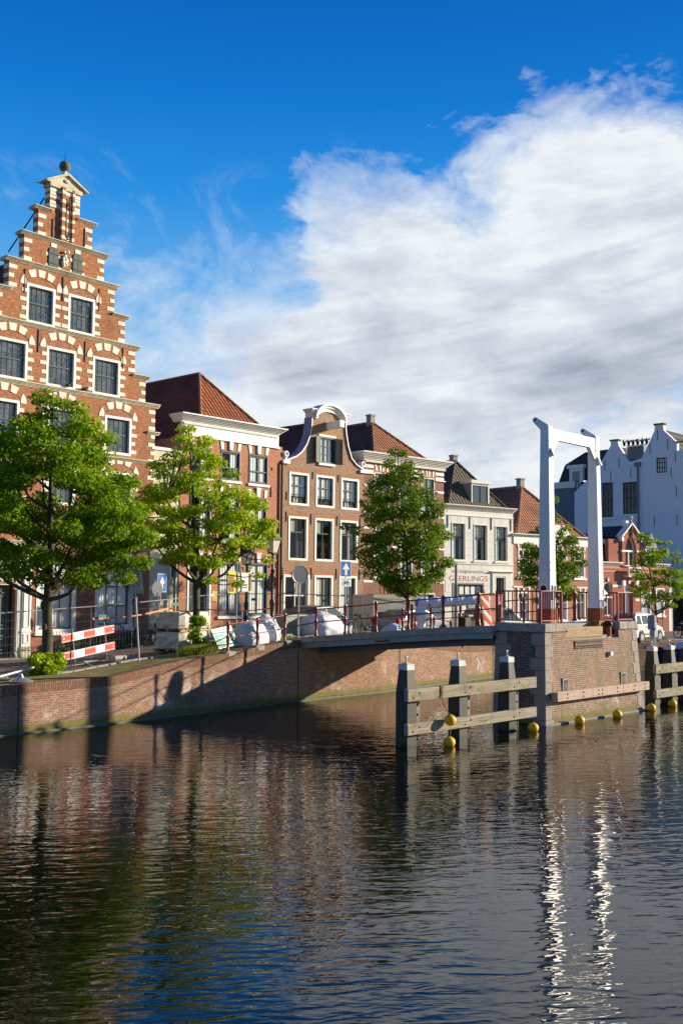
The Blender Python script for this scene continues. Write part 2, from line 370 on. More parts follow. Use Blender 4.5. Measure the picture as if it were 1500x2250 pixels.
    def quad(s, a, b, c, d): return s._add([a, b, c, d], [(0, 1, 2, 3)])
    def xf(s, fn):
        s.v = [tuple(fn(Vector(p))) for p in s.v]; return s
    def pieces(s):
        n = len(s.v); par = list(range(n))
        def fd(a):
            while par[a] != a: par[a] = par[par[a]]; a = par[a]
            return a
        for f in s.f:
            r_ = fd(f[0])
            for i in f[1:]: par[fd(i)] = r_
        roots = sorted({fd(i) for i in range(n)}); idx = {r_: i for i, r_ in enumerate(roots)}; isl = [idx[fd(i)] for i in range(n)]; P_ = np.array(s.v); isl_ = np.array(isl); k = len(roots)
        lo = np.array([P_[isl_ == i].min(0) for i in range(k)]); hi = np.array([P_[isl_ == i].max(0) for i in range(k)]); sz = (hi - lo).max(1); g = list(range(k))
        def fg(a):
            while g[a] != a: a = g[a]
            return a
        for a in range(k):
            for b in range(a + 1, k):
                gap = np.linalg.norm(np.maximum(0, np.maximum(lo[a] - hi[b], lo[b] - hi[a])))
                if gap <= max(.02, .5 * max(sz[a], sz[b])): g[fg(b)] = fg(a)
        grp = {}
        for fi, f in enumerate(s.f): grp.setdefault(fg(isl[f[0]]), []).append(f)
        out_ = []
        for fs in grp.values():
            used = sorted({i for f in fs for i in f}); mp = {i: j for j, i in enumerate(used)}; m_ = MB(); m_.v = [s.v[i] for i in used]; m_.f = [tuple(mp[i] for i in f) for f in fs]; out_.append(m_)
        return out_
    def build(s, name, mat, parent=None, smooth=False, zb=0.0, loc=None, rot=None, bevel=0.0):
        if name in SPLITN:
            obs = [p_.build(SPLITN[name], mat, parent, smooth, zb, loc, rot, bevel) for p_ in s.pieces()]
            return obs[0]
        me = bpy.data.meshes.new(name)
        me.from_pydata([(x, y, z - zb) for x, y, z in s.v], [], s.f)
        bm = bmesh.new(); bm.from_mesh(me); bmesh.ops.recalc_face_normals(bm, faces=bm.faces); bm.to_mesh(me); bm.free()
        if smooth:
            me.polygons.foreach_set('use_smooth', [True] * len(me.polygons))
            try: me.set_sharp_from_angle(angle=R(40))
            except Exception: pass
        me.materials.append(M[mat] if isinstance(mat, str) else mat)
        o = bpy.data.objects.new(name, me); COL.objects.link(o)
        if parent is not None: o.parent = parent
        if loc is not None: o.location = loc
        if rot is not None: o.rotation_euler = rot
        if bevel:
            md = o.modifiers.new('bevel', 'BEVEL'); md.width = bevel; md.segments = 2; md.limit_method = 'ANGLE'
        return o
def tag(o, label, cat, group=None):
    o['label'] = label; o['category'] = cat
    if group: o['group'] = group
    return o
def struct(o, kind='structure'):
    o['kind'] = kind; return o
def thing(name, label, cat, loc=(0, 0, 0), rotz=0.0, group=None):
    o = bpy.data.objects.new(name, None); COL.objects.link(o)
    o.empty_display_size = .3; o.location = loc; o.rotation_euler = (0, 0, rotz)
    return tag(o, label, cat, group)
def copy_tree(src, parent=None):
    c = src.copy(); COL.objects.link(c)
    if parent is not None: c.parent = parent
    for ch in [x for x in src.children]: copy_tree(ch, c)
    return c

# ------------------------------------------------------------------ camera
FPX = 2330.0; TH = R(42.3); TILT = math.atan(177 / 2330.0); ROLL = .008
f0 = Vector((math.cos(TH), math.sin(TH), 0)); r0 = Vector((math.sin(TH), -math.cos(TH), 0)); u0_ = Vector((0, 0, 1))
fw = f0 * math.cos(TILT) + u0_ * math.sin(TILT); up1 = u0_ * math.cos(TILT) - f0 * math.sin(TILT)
rt = r0 * math.cos(ROLL) + up1 * math.sin(ROLL); up = up1 * math.cos(ROLL) - r0 * math.sin(ROLL)
cam = bpy.data.cameras.new('camera'); co = bpy.data.objects.new('camera', cam); COL.objects.link(co)
co.matrix_world = Matrix(((rt.x, up.x, -fw.x, 0), (rt.y, up.y, -fw.y, 0), (rt.z, up.z, -fw.z, 4.1), (0, 0, 0, 1)))
cam.sensor_fit = 'HORIZONTAL'; cam.sensor_width = 36.0; cam.lens = 36.0 * FPX / 1500.0
cam.clip_start = .1; cam.clip_end = 12000; scn.camera = co

# ------------------------------------------------------------------ terrain profiles
def interp(x, pts):
    if x <= pts[0][0]: return pts[0][1]
    for (a, b), (c, d) in zip(pts, pts[1:]):
        if x <= c: return b + (d - b) * (x - a) / (c - a)
    return pts[-1][1]
QY = [(-3000, 26.9), (5, 26.95), (15.9, 27.35), (19.87, 27.5), (24.9, 28.0), (28.4, 28.29), (34, 28.6), (44.1, 30.0), (50, 29.0), (55, 27.0), (65, 24.5), (90, 20), (3000, 0)]
EZ = [(5, 1.3), (15.8, 1.34), (17, 1.41), (19.8, 1.45), (22.7, 1.80), (24.8, 1.93), (26.3, 2.08), (27.8, 2.22), (28.9, 2.28), (35.3, 2.25), (38, 1.9), (41, 1.62), (43, 1.55), (60, 1.40), (90, 1.4)]
FY = [(-3000, 38.5), (22.5, 39.3), (32.07, 39.55), (38.8, 39.55), (45.07, 39.33), (51.8, 38.69), (57.6, 37.55), (65.7, 36.27), (75, 34.8), (3000, 30)]
GZ = [(24, 1.28), (28, 1.5), (31.5, 1.87), (38, 2.0), (48, 1.85), (58, 1.6), (70, 1.45)]
def qy(x): return interp(x, QY)
def ez(x): return interp(x, EZ)
def zs(x, y):
    t = (y - qy(x)) / max(1.0, interp(x, FY) - qy(x)); t = min(1, max(0, t))
    return ez(x) * (1 - t) + interp(x, GZ) * t

xs = sorted(set([-3000, -400, -60, -20, 3000, 400, 150, 110] + [a for a, _ in QY + EZ + FY + GZ if -30 < a < 100] + list(range(0, 100, 2))))
ts = [0, .08, .2, .4, .6, .8, 1.0, 1.4, 3, 250]
m = MB(); W_ = len(ts)
for x in xs:
    q, f = qy(x), interp(x, FY)
    for t in ts:
        y = q + (f - q) * t; m.v.append((x, y, zs(x, y)))
for i in range(len(xs) - 1):
    for j in range(W_ - 1):
        a = i * W_ + j; m.f.append((a, a + W_, a + W_ + 1, a + 1))
struct(m.build('street', 'paving', smooth=True))
m = MB(); m.quad((-3000, -3000, 0), (3000, -3000, 0), (3000, 100, 0), (-3000, 100, 0))
water = struct(m.build('water', 'white'))
# mossy verge along the quay edge, 6 mm proud of the street
m = MB(); vx = [x for x in np.arange(5, 25.6, .35)]; 
for x in vx:
    for k in range(9):
        y = qy(x) + .30 + k * .24 * (1.0 if x < 23 else max(.25, (26 - x) / 3)); n_ = random.uniform(0, .03) if 0 < k < 8 else 0
        m.v.append((x, y, zs(x, y) + .006 + n_))
for i in range(len(vx) - 1):
    for j in range(8):
        a = i * 9 + j; m.f.append((a, a + 9, a + 10, a + 1))
struct(m.build('mossy_ground', 'soil', smooth=True))
# grey kerb line of the street beyond the verge
m = MB()
for i in range(0, 46):
    x0 = 3 + i * .5; x1 = x0 + .47; y0 = qy(x0) + 2.45; y1 = qy(x1) + 2.45
    z0, z1 = zs(x0, y0) + .05, zs(x1, y1) + .05
    m.hexa([(x0, y0, z0 - .3), (x1, y1, z1 - .3), (x1, y1 + .18, z1 - .3), (x0, y0 + .18, z0 - .3)], [(x0, y0, z0), (x1, y1, z1), (x1, y1 + .18, z1), (x0, y0 + .18, z0)])
struct(m.build('kerb', 'kerb'))

# ------------------------------------------------------------------ quay wall
qw = thing('quay_wall', 'long curving red brick quay wall with soldier course along the water', 'quay wall', (20, 27.5, 0))
def off(o, loc): return o
def local(mb, loc): return mb.xf(lambda p: p - Vector(loc))
L0 = (20, 27.5, 0)
qx = sorted(set([-60, -20, 0] + [a for a, _ in QY + EZ if -10 < a < 100] + [float(x) for x in range(2, 100, 2)]))
m = MB(); m2 = MB(); m3 = MB()
for a, b in zip(qx, qx[1:]):
    ya, yb = qy(a), qy(b); za, zb = ez(a), ez(b); c = .27
    m.hexa([(a, ya, -1.5), (b, yb, -1.5), (b, yb + .5, -1.5), (a, ya + .5, -1.5)], [(a, ya, za - c), (b, yb, zb - c), (b, yb + .5, zb - c), (a, ya + .5, za - c)])
    m2.hexa([(a, ya - .012, za - c), (b, yb - .012, zb - c), (b, yb + .36, zb - c), (a, ya + .36, za - c)], [(a, ya - .012, za + .012), (b, yb - .012, zb + .012), (b, yb + .36, zb + .012), (a, ya + .36, za + .012)])
    m3.hexa([(a, ya - .09, -.3), (b, yb - .09, -.3), (b, yb, -.3), (a, ya, -.3)], [(a, ya - .09, .035), (b, yb - .09, .035), (b, yb, .05), (a, ya, .05)])
local(m, L0).build('brick_face', 'quay', qw); local(m2, L0).build('soldier_course', 'quaytop', qw); local(m3, L0).build('water_ledge', 'wetstone', qw)
m = MB()
for x in (16.45, 28.75, 35.4):
    m.box(x - .012, x + .012, qy(x) - .02, qy(x) + .05, -.2, ez(x) - .02)
local(m, L0).build('expansion_joint', 'iron', qw)
m = MB()
for x in (25.11, 26.62, 28.13):
    y = qy(x); m.box(x - .2, x + .2, y - .02, y + .34, zs(x, y) - .12, zs(x, y) + .05)
local(m, L0).build('post_footing', 'conc', qw)

# ------------------------------------------------------------------ houses
def ring(m, u0, u1, z0, z1, w, y0, y1, wb=None):
    wb = w if wb is None else wb
    m.box(u0, u0 + w, y0, y1, z0, z1); m.box(u1 - w, u1, y0, y1, z0, z1)
    m.box(u0 + w, u1 - w, y0, y1, z1 - w, z1); m.box(u0 + w, u1 - w, y0, y1, z0, z0 + wb)
def curtain_mb(u0, u1, z0, z1, y, amp=.03, wl=.17):
    m = MB(); n = max(6, int((u1 - u0) / wl * 6)); ph = random.uniform(0, 6)
    for i in range(n + 1):
        u = u0 + (u1 - u0) * i / n; d = amp * math.sin(2 * math.pi * u / wl + ph + .6 * math.sin(u * 5))
        m.v += [(u, y + d, z0), (u, y + d, z1)]
    m.f = [(2 * i, 2 * i + 2, 2 * i + 3, 2 * i + 1) for i in range(n)]
    return m
def window(P, zb, u0, u1, z0, z1, frame=.09, fmat='white', sash='darkgreen', rail=.55, nx=3, nyu=2, nyl=3, bar=.022, sw=.045, glass='glass',
           curtain=None, sill=None, label=None, yf=-.03, recess=.05, cur_gap=0.0, cmat='curtain', mullion=False):
    m = MB(); ring(m, u0, u1, z0, z1, frame, yf, .16)
    w = m.build('window', fmat, P, zb=zb)
    a, b, c, d = u0 + frame, u1 - frame, z0 + frame, z1 - frame
    m = MB(); ring(m, a, b, c, d, sw, recess - .03, recess + .03)
    if rail:
        zr = c + (d - c) * rail; m.box(a + sw, b - sw, recess - .045, recess + .035, zr - .03, zr + .03)
    else: zr = d
    if nx > 1:
        for i in range(1, nx):
            u = a + (b - a) * i / nx; bb = bar if not mullion else .05
            m.box(u - bb / 2, u + bb / 2, recess - .025, recess + .025, c + sw, d - sw)
    if rail:
        for i in range(1, nyu):
            z = zr + (d - zr) * i / nyu; m.box(a + sw, b - sw, recess - .022, recess + .022, z - bar / 2, z + bar / 2)
    for i in range(1, nyl):
        z = c + (zr - c) * i / nyl; m.box(a + sw, b - sw, recess - .022, recess + .022, z - bar / 2, z + bar / 2)
    m.build('sash', sash, w)
    for o in w.children: o.location.z = -zb
    pm = MB(); pm.quad((a, recess, c), (b, recess, c), (b, recess, d), (a, recess, d)); pm.build('pane', glass, w, zb=zb)
    if curtain:
        for k in curtain:   # (frac u0, frac u1, frac z0, frac z1, mat)
            curtain_mb(a + (b - a) * k[0], a + (b - a) * k[1], c + (d - c) * k[2], c + (d - c) * k[3], recess + .035, .014).build('curtain', k[4] if len(k) > 4 else cmat, w, smooth=True, zb=zb)
    if sill:
        ms = MB(); ms.box(u0 - sill, u1 + sill, -.13, .1, z0 - .12, z0); ms.build('sill', fmat, w, zb=zb)
    return w
def house(name, label, org, ang, zb, cat='house', group=None):
    return thing(name, label, cat, (org[0], org[1], zb), R(ang), group)
def hole(u0, u1, z0, z1): return [(u0, z0), (u1, z0), (u1, z1), (u0, z1)]
def rect(u0, u1, z0, z1): return hole(u0, u1, z0, z1)
def body(P, zb, u0, u1, z0, z1, depth, mat, y0=.35):
    m = MB(); m.box(u0, u0 + .3, y0, depth, z0, z1); m.box(u1 - .3, u1, y0, depth, z0, z1); m.box(u0 + .3, u1 - .3, depth - .3, depth, z0, z1)
    m.build('side_wall', mat, P, zb=zb)
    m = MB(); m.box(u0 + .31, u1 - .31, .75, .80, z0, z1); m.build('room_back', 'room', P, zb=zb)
def cornice(m, u0, u1, z0, z1, out, back=.1, steps=4, over=0.0):
    for i in range(steps):
        o = out * ((i + 1) / steps) ** 1.2
        a = z0 + (z1 - z0) * i / steps; b = z0 + (z1 - z0) * (i + 1) / steps
        m.box(u0 - o * over, u1 + o * over, -o, back, a, b - .001)
def hiproof(P, zb, uL, uR, d0, z0, apex_u, apex_d, z1, depth, matx, maty, hipm, zl=None, ul=None, zr=None, ur=None, hipr=.09):
    """hipped front, ridge running back; the left and right slopes may run lower than the front"""
    A = (apex_u, apex_d, z1); Bk = (apex_u, depth, z1)
    f = MB(); f.quad((uL, d0, z0), (uR, d0, z0), A, A); f.f[-1] = (0, 1, 2)
    f.build('roof', matx, P, zb=zb)
    l = MB(); ul = uL if ul is None else ul; zl = z0 if zl is None else zl
    ur = uR if ur is None else ur; zr = z0 if zr is None else zr
    l._add([(uL, d0, z0), A, Bk, (ul, depth, zl), (ul, d0 - (0 if ul == uL else .35), zl)], [(0, 1, 2, 3, 4)] if ul != uL else [(0, 1, 2, 3)])
    l._add([(uR, d0, z0), A, Bk, (ur, depth, zr), (ur, d0, zr)], [(0, 1, 2, 3, 4)] if ur != uR else [(0, 1, 2, 3)])
    sd = l.build('roof_slope', maty, P, zb=zb)
    h = MB()
    def hipline(p, q):
        p = Vector(p); q = Vector(q); n = int((q - p).length / .33)
        for i in range(n):
            a = p.lerp(q, i / n); b_ = p.lerp(q, (i + 1.12) / n); h.tube(a, b_, hipr, hipr * .78, 7)
    hipline((uL, d0, z0), A); hipline((uR, d0, z0), A); hipline(A, (apex_u, min(depth, apex_d + 12), z1))
    h.build('ridge_tiles', hipm, P, zb=zb, smooth=True)
def anchors(P, zb, pts, mat='iron'):
    m = MB()
    for u, za, zb_ in pts:
        m.box(u - .017, u + .017, -.04, .0, za, zb_)
    m.build('wall_anchors', mat, P, zb=zb)

# ---- H1 stepped gable ---------------------------------------------------------
Z1 = 1.25
H1 = house('stepped_gable_house', 'tall red brick house with stepped gable, stone blocks and stone ball on top', (22.5, 39.3), 1.5, Z1)
edges = [(7.93, 12.72), (7.32, 13.95), (6.68, 15.28), (6.06, 16.55), (5.44, 17.87), (4.83, 19.14), (4.14, 20.38), (3.45, 21.50)]
lefts = [-2.5, -1.87, -1.22, -.58, .07, .74, 1.38, 1.93]
out = [(7.93, Z1)]
for k, (e, z) in enumerate(edges):
    out.append((e, z))
    if k < 7: out.append((edges[k + 1][0], z))
for k in range(7, -1, -1):
    out.append((lefts[k], edges[k][1]))
    if k > 0: out.append((lefts[k], edges[k - 1][1]))
out.append((lefts[0], Z1)); out = [p for i, p in enumerate(out) if i == 0 or p != out[i - 1]]
w1 = [(.93, 2.34, 15.34, 17.03), (3.0, 4.40, 15.34, 17.02)]
w2 = [(-.42, 1.07, 12.80, 14.5), (1.98, 3.48, 12.80, 14.52), (4.36, 5.86, 12.80, 14.5)]
w3 = [(-2.2, -.78, 10.22, 11.95), (-.70, .76, 10.22, 11.95), (2.10, 3.58, 10.22, 11.95), (5.08, 6.57, 10.22, 11.95)]
w4 = [(-.5, .9, 7.75, 9.45), (2.15, 3.6, 7.75, 9.45), (5.2, 6.7, 7.75, 9.45)]
wg = [(1.83, 3.80, 2.32, 5.7), (4.80, 6.82, 2.45, 5.75)]
door = (-1.0, .85, Z1, 5.55)
allw = w1 + w2 + w3 + w4
mid = 6.15
up_out = [p for p in out if p[1] > 6.3]; up_out = [(7.93, mid)] + up_out + [(lefts[0], mid)]
MB().sheet(up_out, [hole(*w) for w in allw], 0, .38).build('gable_wall', 'h1', H1, zb=Z1)
MB().sheet([(7.8, Z1 - .3), (7.8, mid), (lefts[0], mid), (lefts[0], Z1 - .3)], [hole(*w) for w in wg] + [hole(-1.0, .85, Z1 - .02, 5.55)], 0, .38).build('ground_floor_wall', 'h1g', H1, zb=Z1)
body(H1, Z1, lefts[0], 7.8, Z1 - .3, 12.1, 16, 'h1')
m = MB()
for (za, zb_, u0, u1) in [(12.62, 12.80, -2.68, 8.12), (15.18, 15.34, -1.42, 6.90), (17.78, 17.93, -.12, 5.64), (19.06, 19.2, .55, 5.02), (9.95, 10.1, -2.6, 8.1), (7.4, 7.55, -2.6, 8.05), (5.95, 6.15, -2.6, 7.95)]:
    mm = MB(); cornice(mm, u0, u1, za, zb_, .17, .40); mm.build('stone_cornice', 'cornice', H1, zb=Z1)
for k in (1, 3, 6):
    zc = edges[k][1]; e = edges[k][0]; inn = edges[k + 1][0] - .13
    mm = MB(); cornice(mm, inn, e + .22, zc - .03, zc + .09, .15, .42, 3); mm.build('step_cap', 'cornice', H1, zb=Z1)
    l = lefts[k]; mm = MB(); cornice(mm, l - .22, lefts[k + 1] + .15, zc - .03, zc + .09, .15, .42, 3); mm.build('step_cap', 'cornice', H1, zb=Z1)
mm = MB(); cornice(mm, 7.45, 8.15, 11.36, 11.50, .15, .3, 3); mm.build('step_cap', 'cornice', H1, zb=Z1)
# quoins up every step edge
m = MB(); prevz = 10.2
for k, (e, z) in enumerate(edges):
    zz = (prevz if k else 8.0); j = 0; top = z - .22
    while top > zz + .12:
        wq = (.38, .24)[j % 2] if k < 7 else .3
        for (a, b_) in ((e - wq, e), (lefts[k], lefts[k] + wq)):
            m.box(a, b_, -.016, .40, top - .17, top)
        if k < 7: m.box(e + .0, e + .013, .0, .38, top - .17, top); m.box(lefts[k] - .013, lefts[k], .0, .38, top - .17, top)
        top -= .385; j += 1
    prevz = z + .1
m.build('quoin_trim', 'sand', H1, zb=Z1)
def arch_over(u0, u1, zt, rise=.30, th=.30, gap=.07, name='relieving_arch'):
    """brick arch with white stone wedges"""
    c = (u0 + u1) / 2; hw = (u1 - u0) / 2 + .10; Rr = (hw * hw + rise * rise) / (2 * rise); zc = zt + gap + rise - Rr; am = math.asin(hw / Rr)
    def P(a, r): return (c + r * math.sin(a), zc + r * math.cos(a))
    b = MB(); N = 16
    for i in range(N):
        a0 = -am + 2 * am * i / N; a1 = -am + 2 * am * (i + 1) / N
        b.prism([P(a0, Rr), P(a1, Rr), P(a1, Rr + th), P(a0, Rr + th)], -.012, .02)
    w = MB()
    for a in (-.46 * am, 0, .46 * am):
        h = .105 * am / .7
        w.prism([P(a - h, Rr - .01), P(a + h, Rr - .01), P(a + h * 1.15, Rr + th + .01), P(a - h * 1.15, Rr + th + .01)], -.028, .02)
    for s in (-1, 1):
        u = c + s * (hw + .02); z0 = zt + gap - .16
        w.prism([(u - s * .06, z0 + .0), (u + s * .20, z0 + .0), (u + s * .19, z0 + .16), (u + s * .12, z0 + .30), (u + s * .02, z0 + .42), (u - s * .08, z0 + .18)], -.028, .02)
    dk = MB()
    for i in range(N):
        a0 = -am + 2 * am * i / N; a1 = -am + 2 * am * (i + 1) / N
        dk.prism([P(a0, Rr - .03), P(a1, Rr - .03), P(a1, Rr), P(a0, Rr)], -.008, .02)
    return b, w, dk
for (u0, u1, z0, z1) in allw:
    b, w, dk = arch_over(u0, u1, z1)
    pb = b.build('brick_arch', 'arch', H1, zb=Z1); w.build('stone_wedges', 'sand', pb, zb=0); 
    for o in pb.children: o.location.z = -Z1
    dk.build('arch_shadow_joint', 'iron', pb).location.z = -Z1
    m = MB(); z = z0 + .12; j = 0
    while z < z1 - .15:
        for s, u in ((-1, u0), (1, u1)):
            wq = (.30, .22)[j % 2]
            a, bb = (u - wq, u) if s < 0 else (u, u + wq)
            m.box(a, bb, -.015, .02, z, z + .16)
        z += .385; j += 1
    m.build('jamb_trim', 'sand', H1, zb=Z1)
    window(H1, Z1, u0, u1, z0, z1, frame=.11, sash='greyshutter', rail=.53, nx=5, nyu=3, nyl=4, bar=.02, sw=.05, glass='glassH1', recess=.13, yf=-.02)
for (u0, u1, z0, z1) in wg:
    w = window(H1, Z1, u0, u1, z0, z1, frame=.13, sash='greyshutter', rail=.56, nx=3, nyu=2, nyl=2, bar=.03, sw=.06, glass='glass', recess=.16, sill=.05,
               curtain=[(0, 1, 0, 1, 'blind')])
# door with fluted surround
m = MB(); m.box(-.75, .72, .22, .30, Z1 + .05, 4.30); d_ = m.build('door', 'greyshutter', H1, zb=Z1)
m = MB()
for (a, b_, c, d) in [(-.60, -.08, 1.5, 2.25), (.05, .57, 1.5, 2.25), (-.60, -.08, 2.5, 4.0), (.05, .57, 2.5, 4.0)]:
    ring(m, a, b_, c, d, .05, .17, .22); ring(m, a + .12, b_ - .12, c + .14, d - .14, .035, .18, .22)
m.build('door_panel', 'sage', d_).location.z = -Z1
m = MB(); m.sphere((.02, .14, 2.42), .05); m.build('door_knob', 'brass', d_, smooth=True).location.z = -Z1
m = MB(); m.box(-.8, .8, .1, .3, 4.30, 4.48); cornice(m, -.85, .82, 4.30, 4.50, .22, .1, 3); m.tube((.72, -.14, 4.28), (.72, -.14, 4.12), .09, .05); m.tube((-.74, -.14, 4.28), (-.74, -.14, 4.12), .09, .05); m.build('door_hood', 'sand', H1, zb=Z1)
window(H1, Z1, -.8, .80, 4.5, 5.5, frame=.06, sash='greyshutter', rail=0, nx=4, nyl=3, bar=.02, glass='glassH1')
m = MB(); m.box(.85, 1.09, -.10, .05, Z1, 5.7); m.box(1.09, 1.50, -.17, .05, 1.78, 5.7); m.box(-1.25, -1.0, -.1, .05, Z1, 5.7); m.box(-1.6, -1.25, -.17, .05, 1.78, 5.7)
ring(m, 1.14, 1.45, 2.55, 5.5, .05, -.20, -.17); ring(m, 1.16, 1.43, 1.9, 2.3, .05, -.20, -.17); cornice(m, .8, 1.55, 5.7, 5.93, .25, .05, 4); cornice(m, -1.65, -.95, 5.7, 5.93, .25, .05, 4)
m.box(1.07, 1.52, -.2, .05, 2.36, 2.44)
for k in range(3): m.box(.88 + k * .07, .91 + k * .07, -.12, -.1, 1.6, 5.5)
m.build('door_surround', 'white', H1, zb=Z1)
m = MB(); m.box(1.06, 1.54, -.2, .05, Z1 - .05, 1.78); m.box(-1.64, -1.2, -.2, .05, Z1 - .05, 1.78); m.box(.85, 1.06, -.12, .05, Z1 - .05, 1.5); m.build('pilaster_plinth', 'cornice', H1, zb=Z1)
m = MB(); m.box(-1.3, 1.1, -.9, -.2, Z1 - .1, Z1 + .1); m.build('door_step', 'kerb', H1, zb=Z1)
# downpipe at the right of the house
m = MB(); m.tube((6.98, -.12, 4.15), (6.98, -.12, 1.9), .075); m.lathe([(.15, 0), (.17, .25), (.17, .32)], (6.98, -.14, 4.1)); m.build('downpipe', 'galv', H1, zb=Z1, smooth=True)
# small shutters, carved head, niche with ornamental anchor
for (u0, u1, z0, zt) in ((1.94, 2.42, 17.95, 18.85), (3.17, 3.65, 17.95, 18.87)):
    c = (u0 + u1) / 2; r = (u1 - u0) / 2
    arc = [(c + r * math.cos(a), zt - r * .8 + r * .8 * math.sin(a)) for a in np.linspace(0, math.pi, 9)]
    m = MB(); m.prism([(u0, z0), (u1, z0)] + arc, -.05, .0); s = m.build('arched_shutter', 'greyshutter', H1, zb=Z1)
    m = MB(); m.box(u0 + .02, u1 + .08, -.07, -.05, z0 + .16, z0 + .19); m.box(u0 + .02, u1 + .08, -.07, -.05, zt - .32, zt - .29); m.box(c - .006, c + .006, -.055, -.05, z0, zt - .05); m.build('hinge_straps', 'iron', s).location.z = -Z1
    m = MB()
    for uu, zz in ((u0 - .14, z0 - .02), (u0 - .14, zt - .42), (u1, z0 - .02), (u1, zt - .42)): m.box(uu, uu + .14, -.015, .02, zz, zz + .15)
    m.box(c - .14, c + .14, -.03, .02, zt, zt + .17); m.build('shutter_stones', 'sand', H1, zb=Z1)
m = MB(); 
for i in range(14):
    m.sphere((2.76 + random.uniform(-.13, .13), -.08, 18.72 - i * .045 + random.uniform(-.05, .08)), random.uniform(.05, .10), 1, .8, 1, 6)
m.build('carved_corbel', 'sand', H1, zb=Z1, smooth=True)
m = MB(); m.box(2.46, 2.62, -.16, .02, 19.2, 21.6); m.box(3.02, 3.12, -.12, .02, 19.2, 21.6); m.box(2.62, 3.02, -.05, .02, 19.2, 21.45); m.build('niche_pilaster', 'h1', H1, zb=Z1)
m = MB()
for i in range(6):
    z = 19.3 + i * .4; m.box(2.455, 2.625, -.175, .0, z, z + .15); m.box(3.015, 3.125, -.135, .0, z, z + .15); m.box(2.625, 3.015, -.065, 0, z, z + .15)
for z in (20.62, 21.02, 21.3):
    m.box(1.925, 2.45, -.016, .40, z, z + .16); m.box(3.13, 3.455, -.016, .40, z, z + .16)
m.build('neck_stones', 'sand', H1, zb=Z1)
m = MB(); m.tube((2.84, -.14, 19.45), (2.84, -.14, 21.2), .03); m.torus((2.84, -.14, 20.95), .11, .03, n=14, k=5); m.torus((2.84, -.14, 19.45), .10, .03, n=14, k=5)
m.tube((2.74, -.14, 20.8), (2.68, -.14, 20.65), .025); m.tube((2.94, -.14, 20.8), (3.0, -.14, 20.65), .025)
m.build('ornamental_anchor', 'iron', H1, zb=Z1)
m = MB(); m.box(1.88, 3.52, -.10, .45, 21.5, 21.68)
m.prism([(1.7, 21.68), (3.72, 21.68), (3.72, 21.74), (2.72, 22.22), (1.7, 21.74)], -.08, .5)
m.prism([(1.62, 21.70), (1.66, 21.66), (2.72, 22.16), (3.76, 21.66), (3.8, 21.70), (2.72, 22.28)], -.20, .55)
m.sphere((2.70, -.11, 21.9), .09, 1.6, .5, 1, 8); m.build('pediment', 'cornice', H1, zb=Z1)
m = MB(); m.lathe([(.16, 0), (.16, .05), (.09, .12), (.10, .2), (.06, .22)], (2.70, .1, 22.2), 14); m.build('ball_pedestal', 'sand', H1, zb=Z1, smooth=True)
m = MB(); m.sphere((2.70, .1, 22.63), .25, n=12); b_ = m.build('stone_ball', plain('mossy_stone_ball', (.17, .16, .08), .9, .35, 5, bump=.4), H1, zb=Z1, smooth=True)
m = MB(); m.tube((2.70, .1, 22.85), (2.74, .1, 23.45), .02, .008); m.build('spike', 'iron', H1, zb=Z1)
m = MB(); m.tube((1.95, .45, 21.1), (1.6, 2.6, 19.05), .03); m.build('stay_rod', 'iron', H1, zb=Z1)
anchors(H1, Z1, [(.82, 16.56, 17.59), (2.70, 16.61, 17.67), (4.60, 16.57, 17.56), (1.56, 14.16, 15.12), (3.93, 14.15, 15.07), (5.99, 14.17, 15.14), (-.65, 14.16, 15.1), (2.1, 19.25, 20.1), (3.75, 19.3, 20.1)])
m = MB(); A = (2.7, .38, 19.05); Bk = (2.7, 17, 19.05)
m.quad((7.6, .39, 12.2), A, Bk, (7.6, 17, 12.2)); m.quad((-2.3, .39, 12.2), A, Bk, (-2.3, 17, 12.2)); m.build('roof', 'rooft1', H1, zb=Z1)
m = MB(); m.path([(2.7, .4 + i * .4, 19.08) for i in range(40)], .1, 6); m.build('ridge_tiles', 'hipd', H1, zb=Z1, smooth=True)
for nm, (u, z) in {'a': (3.05, 12.86), 'b': (3.95, 12.84)}.items():
    p = thing('pigeon', 'dark pigeon sitting on the sill of the middle window' if nm == 'a' else 'dark pigeon standing on the stone ledge between two windows', 'bird', (0, 0, 0))
    loc = Matrix.Rotation(R(1.5), 4, 'Z') @ Vector((u, -.10, 0)) + Vector((22.5, 39.3, z)); p.location = loc
    m = MB(); m.sphere((0, 0, .08), .08, 1.6, .85, .9, 8); m.sphere((.11, 0, .17), .045, n=8); m.tube((.05, 0, .1), (.11, 0, .17), .05, .035); m.tube((-.1, 0, .08), (-.24, 0, .03), .045, .015); m.build('body', 'iron', p, smooth=True)

# ---- plastered house between ----------------------------------------------------
ZB = 1.85; c15, s15 = math.cos(R(1.5)), math.sin(R(1.5))
HP = house('plastered_house', 'narrow cream plastered house with dark plinth beside the stepped gable', (22.5 + 7.82 * c15, 39.3 + 7.82 * s15), 1.5, 1.6)
MB().sheet(rect(0, 1.78, 1.5, 10.7), [hole(1.2, 1.62, 4.7, 5.9)], .05, .4).build('wall', 'cream', HP, zb=1.6)
m = MB(); m.box(0, 1.78, .03, .3, 1.4, 2.32); m.build('plinth', 'greyplinth', HP, zb=1.6)
window(HP, 1.6, 1.2, 1.62, 4.7, 5.9, frame=.05, rail=0, nx=2, nyl=2)
m = MB(); m.box(.02, 1.76, .7, .75, 1.6, 10.6); m.build('room_back', 'room', HP, zb=1.6)
m = MB(); m.box(-.02, 1.8, -.02, .9, 10.7, 10.84); m.build('roof_edge', 'white', HP, zb=1.6)
m = MB(); m.box(0, 1.78, .4, 10, 10.45, 10.6); m.build('roof', 'lead', HP, zb=1.6)

